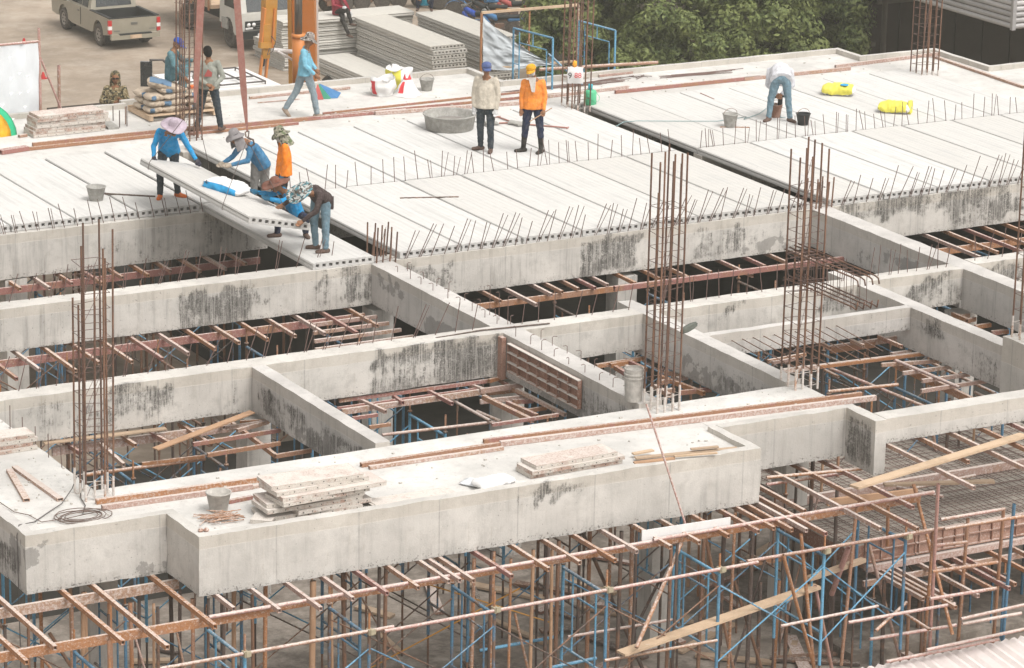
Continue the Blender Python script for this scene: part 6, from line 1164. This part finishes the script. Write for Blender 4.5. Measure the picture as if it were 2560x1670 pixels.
PP(MB().box((-h+.15,.2,.35),(h-.15,4.8,.5)), 'chassis', 'black_plastic')
for x, m in ((-.5,'lamp_white'),(0,'orange_bright'),(.5,'lamp_white')): MB().lathe([(.05,0),(.04,.004),(0,.005)], 12).build('sticker', m, pk, False, WM[pk.name] @ M.Translation((x,1.72,1.52-.0)) @ M.Rotation(math.pi/2, 4, 'X'), False)
# old flatbed lorry facing -Y (toward viewer)
tr = thing('old_lorry', 'old white cab-over lorry with a rusty timber load bed, facing the viewer', 'lorry', (47.0,100.75,-7.4)); TW = 1.15
def TP(b, name, mat, sm=False): return b.local(name, mat, tr, sm)
TP(MB().prism([(.0,.62),(.0,1.25),(.28,1.95),(.35,2.25),(1.55,2.28),(1.6,.75),(1.35,.75)]+[(.95+.42*math.cos(a), .58+.42*math.sin(a)) for a in [i*math.pi/8 for i in range(0,9)]]+[(.4,.5)], 'x', -TW, TW), 'cab', 'truck_white')
TP(MB().add([(-.9,-.006,1.30),(.9,-.006,1.30),(.86,.262,1.93),(-.86,.262,1.93),(-.9,.1,1.3),(.9,.1,1.3),(.86,.36,1.93),(-.86,.36,1.93)], [(0,1,2,3),(0,4,5,1),(1,5,6,2),(2,6,7,3),(3,7,4,0)]), 'windscreen', 'glass_dark')
TP(MB().box((-TW-.01,.4,1.35),(-TW+.01,1.2,1.95)), 'side_window', 'glass_dark'); TP(MB().box((-.98,-.03,.72),(.98,0,1.0)), 'grille', 'black_plastic')
for z in (.76,.84,.92): TP(MB().box((-.6,-.045,z),(.6,-.03,z+.02)), 'grille_bar', 'chrome')
for sx in (-1, 1):
    for dx in (.86,.68): MB().lathe([(.07,0),(.06,.02),(0,.03)], 14).build('headlight', 'lamp_white', tr, True, WM[tr.name] @ M.Translation((sx*dx,-.03,.88)) @ M.Rotation(math.pi/2, 4, 'X'), False)
    TP(MB().box((sx*.85-.13,-.04,.74),(sx*.85+.13,-.03,.80)), 'indicator', 'lamp_white')
    wheel(tr, (sx*(TW-.16), .95, .45), .45, .26, (sx,0,0), 'tyre'); wheel(tr, (sx*(TW-.2), 4.3, .45), .45, .45, (sx,0,0), 'tyre'); TP(MB().box((sx*(TW+.12)-.05,.1,1.6),(sx*(TW+.12)+.05,.16,1.95)), 'mirror', 'black_plastic')
TP(MB().box((-TW-.02,-.14,.45),(TW+.02,.02,.68)), 'bumper', 'black_plastic'); MB().lathe([(.05,0),(0,.01)],12).build('fog_light','lamp_white',tr,False,WM[tr.name] @ M.Translation((-.55,-.15,.57)) @ M.Rotation(math.pi/2,4,'X'),False)
TP(MB().tube((-.1,.12,1.32),(.7,.06,1.42),.015), 'wiper', 'black_plastic'); TP(MB().box((-.4,.3,.5),(.4,6.2,.72)), 'chassis', 'black_plastic'); TP(MB().box((-TW-.03,.95,.6),(-TW+.02,1.4,.95)), 'wheel_arch', 'basin_grey')
TP(MB().tube((-.95,1.8,.5),(-.95,1.8,1.9),.06).tube((-.6,1.9,.9),(.5,1.9,1.9),.07).box((-.7,1.75,.8),(.3,2.1,1.2)).tube((-.8,1.75,1.3),(.2,1.8,2.4),.03), 'loader_crane', 'lamp_red')
for k in range(4): TP(MB().box((-1.15,2.35,1.15+k*.2),(-1.11,6.6,1.34+k*.2)).box((1.11,2.35,1.15+k*.2),(1.15,6.6,1.34+k*.2)), 'side_board', 'panel_steel' if k % 2 else 'timber')
TP(MB().box((-1.14,2.3,1.02),(1.14,6.65,1.14)), 'load_floor', 'timber')
for y_ in (2.4,3.8,5.2,6.5): TP(MB().box((-1.18,y_,.95),(-1.15,y_+.1,1.98)), 'bed_post', 'rust_tube')
# mobile crane: cab roof, boom, luffing cylinder and folded jib
cr = thing('crane_lorry', 'white crane lorry behind the deck with its orange boom raised', 'crane', (37.2,82.3,-7.4))
zr = -4.0
def CB(b, name, mat, sm=False): return b.build(name, mat, cr, sm)
CB(MB().box((35.65,81.0,zr-.09),(38.2,83.9,zr)), 'cab_roof', 'cab_white'); CB(MB().box((35.7,81.05,-6.4),(38.1,81.12,zr-.95)).box((35.7,81.05,zr-.35),(38.1,81.12,zr-.09)).box((35.7,81.05,zr-.95),(35.85,81.12,zr-.35)).box((37.1,81.05,zr-.95),(38.1,81.12,zr-.35)).box((35.7,83.7,-6.4),(38.1,83.8,zr-.09)).box((38.0,81.12,-6.4),(38.1,83.7,zr-.09)).box((35.7,81.12,-6.4),(35.78,83.7,-5.0)), 'cab_shell', 'cab_white')
CB(MB().box((35.86,81.07,zr-.94),(37.1,81.1,zr-.36)), 'windscreen', 'glass_dark'); CB(MB().box((37.3,81.02,zr-.8),(37.95,81.05,zr-.3)), 'locker_door', 'cab_white')
rk = MB()
for x in (35.9,36.6,37.3,37.85): rk.tube((x,81.6,zr+.08),(x,83.5,zr+.08),.022)
for y_ in (81.6,82.3,83.5): rk.tube((35.9,y_,zr+.08),(37.85,y_,zr+.08),.022)
for x in (35.9,37.85):
    for y_ in (81.6,83.5): rk.tube((x,y_,zr),(x,y_,zr+.08),.02)
CB(rk, 'roof_rack', 'cable'); CB(MB().box((35.4,79.6,-7.0),(39.6,91.0,-6.3)), 'chassis', 'dark_wall')
for y_ in (82.5,84,88.5,90): 
    for x in (35.6,39.4): wheel(cr, V((x,y_,-6.85))-WM[cr.name].translation, .52, .35, (1 if x > 37 else -1,0,0))
mp = onY(366,175,80.8); CB(MB().path([mp+V((.1,0,.25)), mp+V((.5,.1,.2)), V((35.9,81.2,zr-.2))], .03, 6), 'mirror_arm', 'cable', True)
mir = MB().box((-.15,-.05,-.42),(.15,.05,.22)).build('mirror', 'glass_dark', cr, False, M.Translation(mp) @ M.Rotation(-YAW, 4, 'Z'), False)
def onray(px, py, Y): return onY(px, py, Y)
b0, b1 = onY(752,245,84.5), onY(748,-120,83.0)
def obar(name, a, b, w, h, mat): 
    return MB().bar(a, b, w, h).build(name, mat, cr)
obar('boom_base', onY(765,245,85.0), onY(757,-160,84.0), .60, .7, 'orange_paint'); obar('boom_rib', onY(728,245,84.9), onY(722,-160,83.9), .10, .5, 'ochre_paint'); obar('boom_edge_strip', onY(797,245,84.6), onY(790,-160,83.6), .05, .05, 'cab_white')
MB().tube(onY(747,225,84.0), onY(746,90,83.7), .17, n=18).build('cylinder_barrel', 'orange_paint', cr, True); MB().tube(onY(746,94,83.7), onY(746,84,83.7), .19, n=18).build('cylinder_collar', 'orange_paint', cr, True); MB().tube(onY(746,92,83.7), onY(746,-120,83.2), .105, n=18).build('cylinder_rod', 'chrome', cr, True)
MB().tube(onY(762,102,83.6), onY(768,102,83.6), .04).build('grease_boss', 'orange_paint', cr)
obar('jib_section', onY(669,110,84.0), onY(679,-120,83.8), .34, .3, 'ochre_paint')
for a, b in ((650,40),(662,190),): pass
obar('jib_cheek', onY(651,118,83.9), onY(661,20,83.8), .05, .18, 'orange_paint'); obar('jib_cheek', onY(678,118,83.9), onY(685,20,83.8), .05, .18, 'orange_paint'); obar('jib_link', onY(664,145,83.9), onY(667,60,83.8), .2, .12, 'ochre_paint')
obar('jib_block', onY(662,120,83.85), onY(663,105,83.85), .33, .16, 'ochre_paint')
obar('jib_fork', onY(649,192,83.9), onY(656,138,83.9), .05, .1, 'orange_paint'); obar('jib_fork', onY(664,194,83.9), onY(670,138,83.9), .05, .1, 'orange_paint')
MB().tube(onY(657,165,83.9), onY(659,140,83.9), .05).build('jib_rod', 'black_plastic', cr)
for px in (649,664): MB().lathe([(.045,-.03),(.045,.03),(.02,.03),(.02,-.03),(.045,-.03)], 12, close=True).build('fork_eye', 'ochre_paint', cr, True, M.Translation(onY(px,196,83.9)) @ M.Rotation(math.pi/2, 4, 'X'), False)
MB().path([onY(678,90,83.7), onY(690,105,83.7), onY(682,128,83.7), onY(668,138,83.7), onY(674,120,83.7)], .015, 5).build('hydraulic_hose', 'cable', cr)
CB(MB().tube(onY(680,124,84.2), onY(735,130,84.2), .06, n=10).tube(onY(694,128,84.1), onY(732,150,84.1), .035), 'outrigger_strut', 'cab_white')
obar('boom_side_box', onY(825,209,83.5), onY(815,195,83.5), .2, .2, 'black_plastic')
# motorcycles
MC = [('faded_blue','black_plastic'),('faded_red','black_plastic'),('cap_blue','black_plastic'),('black_plastic','ochre_paint'),('cloth_grey','lamp_red'),('hat_lilac','black_plastic')]
def motorbike(label, x, y, rz, cm):
    t = thing('motorcycle', label, 'motorcycle', (x, y, -7.4), rz, 'motorcycles parked behind the piles')
    for yc in (0, 1.22):
        wheel(t, (0, yc, .29), .29, .08, (1,0,0), 'chrome', .82)
    MB().tube((0,0,.3),(0,.28,.62),.03).tube((0,.28,.62),(0,.9,.62),.04).tube((0,.9,.62),(0,1.22,.3),.025).tube((0,.95,.75),(0,1.0,.98),.02).tube((-.07,.5,.3),(-.07,1.0,.62),.03).tube((.09,-.2,.33),(.09,.5,.27),.045).local('frame', 'dark_steel', t)
    MB().capsule((0,-.12,.72),(0,.55,.70),.07,.09,(1,0,0),1.2).local('seat', 'black_plastic', t, True); MB().capsule((0,.62,.68),(0,.95,.84),.10,.08,(1,0,0),1.1).capsule((0,.82,.5),(0,1.0,.7),.045,.07,(1,0,0),1.6).local('fairing', cm[0], t, True)
    MB().capsule((0,-.25,.62),(0,.15,.64),.05,.09).local('tail', cm[1] if cm[1] != 'black_plastic' else cm[0], t, True); MB().tube((-.32,.88,1.0),(.32,.88,1.0),.018).capsule((0,1.0,.92),(0,1.03,.92),.085,.07).local('handlebar', 'chrome', t, True)
    MB().tube((-.25,.9,1.0),(-.33,.92,1.2),.008).tube((.25,.9,1.0),(.33,.92,1.2),.008).box((-.39,.9,1.18),(-.28,.93,1.26)).box((.28,.9,1.18),(.39,.93,1.26)).local('mirror', 'black_plastic', t)
    MB().add([(.05*math.sin(a)*1+0, 1.22+.34*math.cos(a), .29+.34*math.sin(a)) for a in [i*.3+.4 for i in range(8)]]+[(-.06, 1.22+.34*math.cos(a), .29+.34*math.sin(a)) for a in [i*.3+.4 for i in range(8)]], [(i, i+1, i+9, i+8) for i in range(7)]).local('mudguard', cm[0], t)
    MB().box((-.13,.35,.25),(.13,.65,.5)).local('engine', 'dark_steel', t)
loc = [(at(862,30,-7.4),1.35,0),(at(905,26,-7.4),1.3,3),(at(955,22,-7.4),1.2,4),(at(1000,10,-7.4),1.35,5),(at(1085,22,-7.4),1.0,5),(at(1135,16,-7.4),1.2,0),(at(1185,28,-7.4),.9,2),(at(1225,48,-7.4),1.1,0),(at(1255,70,-7.4),.9,3),(at(1285,95,-7.4),1.2,0),(at(1230,90,-7.4),.7,2),(at(1320,60,-7.4),1.2,1),(at(1160,-8,-7.4),1.1,1),(at(1270,10,-7.4),1.0,5),(at(930,-6,-7.4),1.2,2),(at(1060,-4,-7.4),1.3,3)]
desc = ['white and blue','black and orange','white and red','lilac']
for i, (p, a, c) in enumerate(loc): motorbike('%s parked motorcycle from the left, %s trim' % (nth(sorted(range(len(loc)), key=lambda k: (loc[k][0]-V((0,0,0))).dot(RT)).index(i)), ('bright blue','red','dark blue','black and orange','white and red','lilac')[c]), p.x, p.y, a, MC[c])
# ------------------------------------------------------------------ trees
def tree(label, x, y, blobs, n, tr_h, seed, trunk=.22):
    t = thing('tree', label, 'tree', (x, y, -7.4)); r = random.Random(seed)
    def w_(p): return p
    tk = MB(); top = V((x+r.uniform(-.3,.3), y, -7.4+tr_h)); tk.tube((x,y,-7.45),(x+.1,y,-7.4+tr_h*.5),trunk,trunk*.75,10).tube((x+.1,y,-7.4+tr_h*.5), top, trunk*.75, trunk*.5, 10)
    for (bx, by, bz, rr) in blobs: tk.tube(top-V((0,0,tr_h*.25)), (bx, by, bz), trunk*.35, .03, 6)
    tk.build('trunk', 'bark', t, True)
    vs = []; fs = []; tot = sum(q[3]**2 for q in blobs)
    for (bx, by, bz, rr) in blobs:
        m = int(n*rr*rr/tot); sub = [(V((r.gauss(0,1), r.gauss(0,1), r.gauss(0,1))).normalized()*rr*r.uniform(.55,1.0), rr*r.uniform(.16,.34)) for _ in range(34)]
        for _ in range(m):
            c, sr_ = sub[r.randrange(34)]; d = V((r.gauss(0,1), r.gauss(0,1), r.gauss(0,1))).normalized(); p = V((bx, by, bz)) + c + d*sr_*(r.random()**.45)
            p.z = bz+(p.z-bz)*.8; s_ = r.uniform(.035,.085); nrm_ = (d+V((r.uniform(-.7,.7), r.uniform(-.7,.7), r.uniform(-.2,1)))).normalized(); a = nrm_.orthogonal().normalized(); a.rotate(M.Rotation(r.uniform(0,6.3), 3, nrm_)); b = nrm_.cross(a)
            k = len(vs); vs += [tuple(p-a*s_*1.3), tuple(p-b*s_*.6), tuple(p+a*s_*1.3), tuple(p+b*s_*.6)]; fs.append((k,k+1,k+2,k+3))
    me = bpy.data.meshes.new('crown'); me.from_pydata([tuple(V(v)-V((x,y,-7.4))) for v in vs], [], fs); me.shade_smooth(); return link('crown', me, 'leaves', t, WM[t.name])
tree('big dense green tree filling the top right behind the kerb', 51.5, 79.5, [(49.6,79.5,-3.4,1.9),(51.5,80,-2.4,2.4),(53.4,79.5,-3.4,1.9),(50.6,78.6,-4.6,1.6),(52.6,78.4,-4.8,1.7),(48.6,80,-4.6,1.5),(50,81,-1.5,2),(54.2,80.4,-2.4,1.5),(51.6,79,-3.6,1.8)], 110000, 4.5, 3)
tree('smaller dark tree behind the torn sheet and the distant cage', 47.8, 82, [(47.0,82,-3.8,1.1),(48.2,82.5,-3.2,1.6),(47.6,83,-2.2,1.4),(48.2,81.3,-5,1.2),(46.9,82,-5.2,.8),(49,83.5,-3.5,1.4)], 50000, 4, 5)
tree('pale tree top further back at the upper centre edge', 58, 106, [(57,106,-4.6,1.6),(59,106.5,-4.2,1.8),(60.5,107,-5,1.6)], 16000, 4, 8)
sh = tree('low green bush poking over the kerb by the blue frame', 44.6, 74, [(44.4,74,-4.8,.9),(45.4,74.3,-4.9,.8)], 6000, 1.6, 9, .06); sh.parent['category'] = 'bush'; sh.parent.name = 'bush'
# ------------------------------------------------------------------ building at the upper right
bd = thing('dark_building', 'dark building at the upper right under a corrugated grey canopy', 'building', (56,76,-7.4))
def BP(name, a, b, m): return MB().box(a, b).build(name, m, bd)
cY = 71.5; c0_ = onY(2532,73,cY); xc, zc = c0_.x, c0_.z
for i in range(16):
    z = zc+i*.15; pr = [(0,0),(-.05,.045),(-.05,.095),(0,.14)]
    b = MB().add([(xc+dx, cY+dx, z+dz) for dx, dz in pr]+[(xc+dx, cY+16, z+dz) for dx, dz in pr], [(k, k+4, k+5, k+1) for k in range(3)]).add([(xc+dx, cY+dx, z+dz) for dx, dz in pr]+[(xc+12, cY+dx, z+dz) for dx, dz in pr], [(k, k+1, k+5, k+4) for k in range(3)])
    b.build('louvre_sheet', 'louvre', bd)
BP('canopy_core', (xc+.02, cY+.02, zc+.01), (xc+12, cY+16, zc+2.6), 'dark_wall'); BP('corner_strip', (xc-.07, cY-.07, zc-.02), (xc+.04, cY+.04, zc+2.5), 'louvre')
BP('back_wall', (58,90,-7.4), (75,90.2,1), 'dark_wall'); BP('side_wall', (60.5,82,-7.4), (60.7,90,1), 'dark_wall'); BP('front_wall', (56.8,81.5,-7.4), (72,81.7,1), 'dark_wall')
for i in range(14): BP('wall_panel', (56.9+i*1.0,81.44,-7.3), (57.84+i*1.0,81.5,1), ('dark_wall','ply_dark','dark_wall')[i % 3] if 'ply_dark' in MATS else 'dark_wall')
gp = onY(2210,70,80.5); MB().tube((gp.x,80.5,-7.4),(gp.x,80.5,1),.08,n=10).build('drain_pipe', 'grey_wall', bd)
BP('side_wing', (54.6,84.0,-7.4),(54.9,96,1),'grey_wall'); BP('pale_panel', *[tuple(v) for v in ((57.0,81.30,-3.3),(58.6,81.42,-1.2))], 'grey_wall')
l1, l2 = onY(2055,70,82), onY(2176,112,79.5)
MB().bar(l1, l2, .35, .12).build('ledge', 'grey_wall', bd); MB().bar(l1-V((0,0,.9)), l2-V((0,0,.9)), .35, .9).build('ledge_wall', 'dark_wall', bd)
fu = MB().box((57.2,81.0,-2.9),(57.8,81.2,-2.6)).box((57.9,81.0,-3.1),(58.1,81.2,-2.4)); fu.build('shelf_clutter', 'black_plastic', bd)
# ------------------------------------------------------------------ added light-blocking walls beneath the plank floors, near-black to deepen the shade
for a, b, nm in (((26.0,51.9,-3.9),(26.1,60.0,-.93),'added light-blocking wall in the dark under the seam of the left and middle planks'),((26.1,60.4,-3.9),(46,60.6,-.93),'added light-blocking wall at the back under the middle and right planks'),((45.8,46,-3.9),(46,60.4,-.93),'added light-blocking wall far right beyond the picture edge')):
    o = MB().box(a, b).build('light_block_wall', 'painted_shade_wall'); tag(o, nm, 'wall')

hz = MB().box((-310,-110,-10), (310,510,19)).build('haze', None); hz['kind'] = 'stuff'; hz['label'] = 'thin bright air haze over the whole site'
m = bpy.data.materials.new('haze_air'); m.use_nodes = True; n = m.node_tree; n.nodes.clear(); o = n.nodes.new('ShaderNodeOutputMaterial'); v = n.nodes.new('ShaderNodeVolumePrincipled')
v.inputs['Color'].default_value = (.95,.92,.82,1); v.inputs['Density'].default_value = .0008; v.inputs['Anisotropy'].default_value = .0; n.links.new(v.outputs[0], o.inputs['Volume']); hz.data.materials.append(m)

for area, lst in JN.items():
    lst.sort(key=lambda q: (q[1]-cam.location).dot(RT)/(q[1]-cam.location).dot(FW))
    for i, (o, p) in enumerate(lst): o['label'] = '%s rusty %s from the left, %s' % (nth(i), 'pipe' if 'pipe' in o.name else 'tube', area)
sc = [o for o in bpy.data.objects if o.name.startswith('scrap_piece')]
sc.sort(key=lambda o: o.matrix_basis.translation.dot(RT)/(o.matrix_basis.translation-cam.location).dot(FW))
for i, o in enumerate(sc): o['label'] = '%s piece of scrap from the left on the floor deep below the deck' % nth(i)
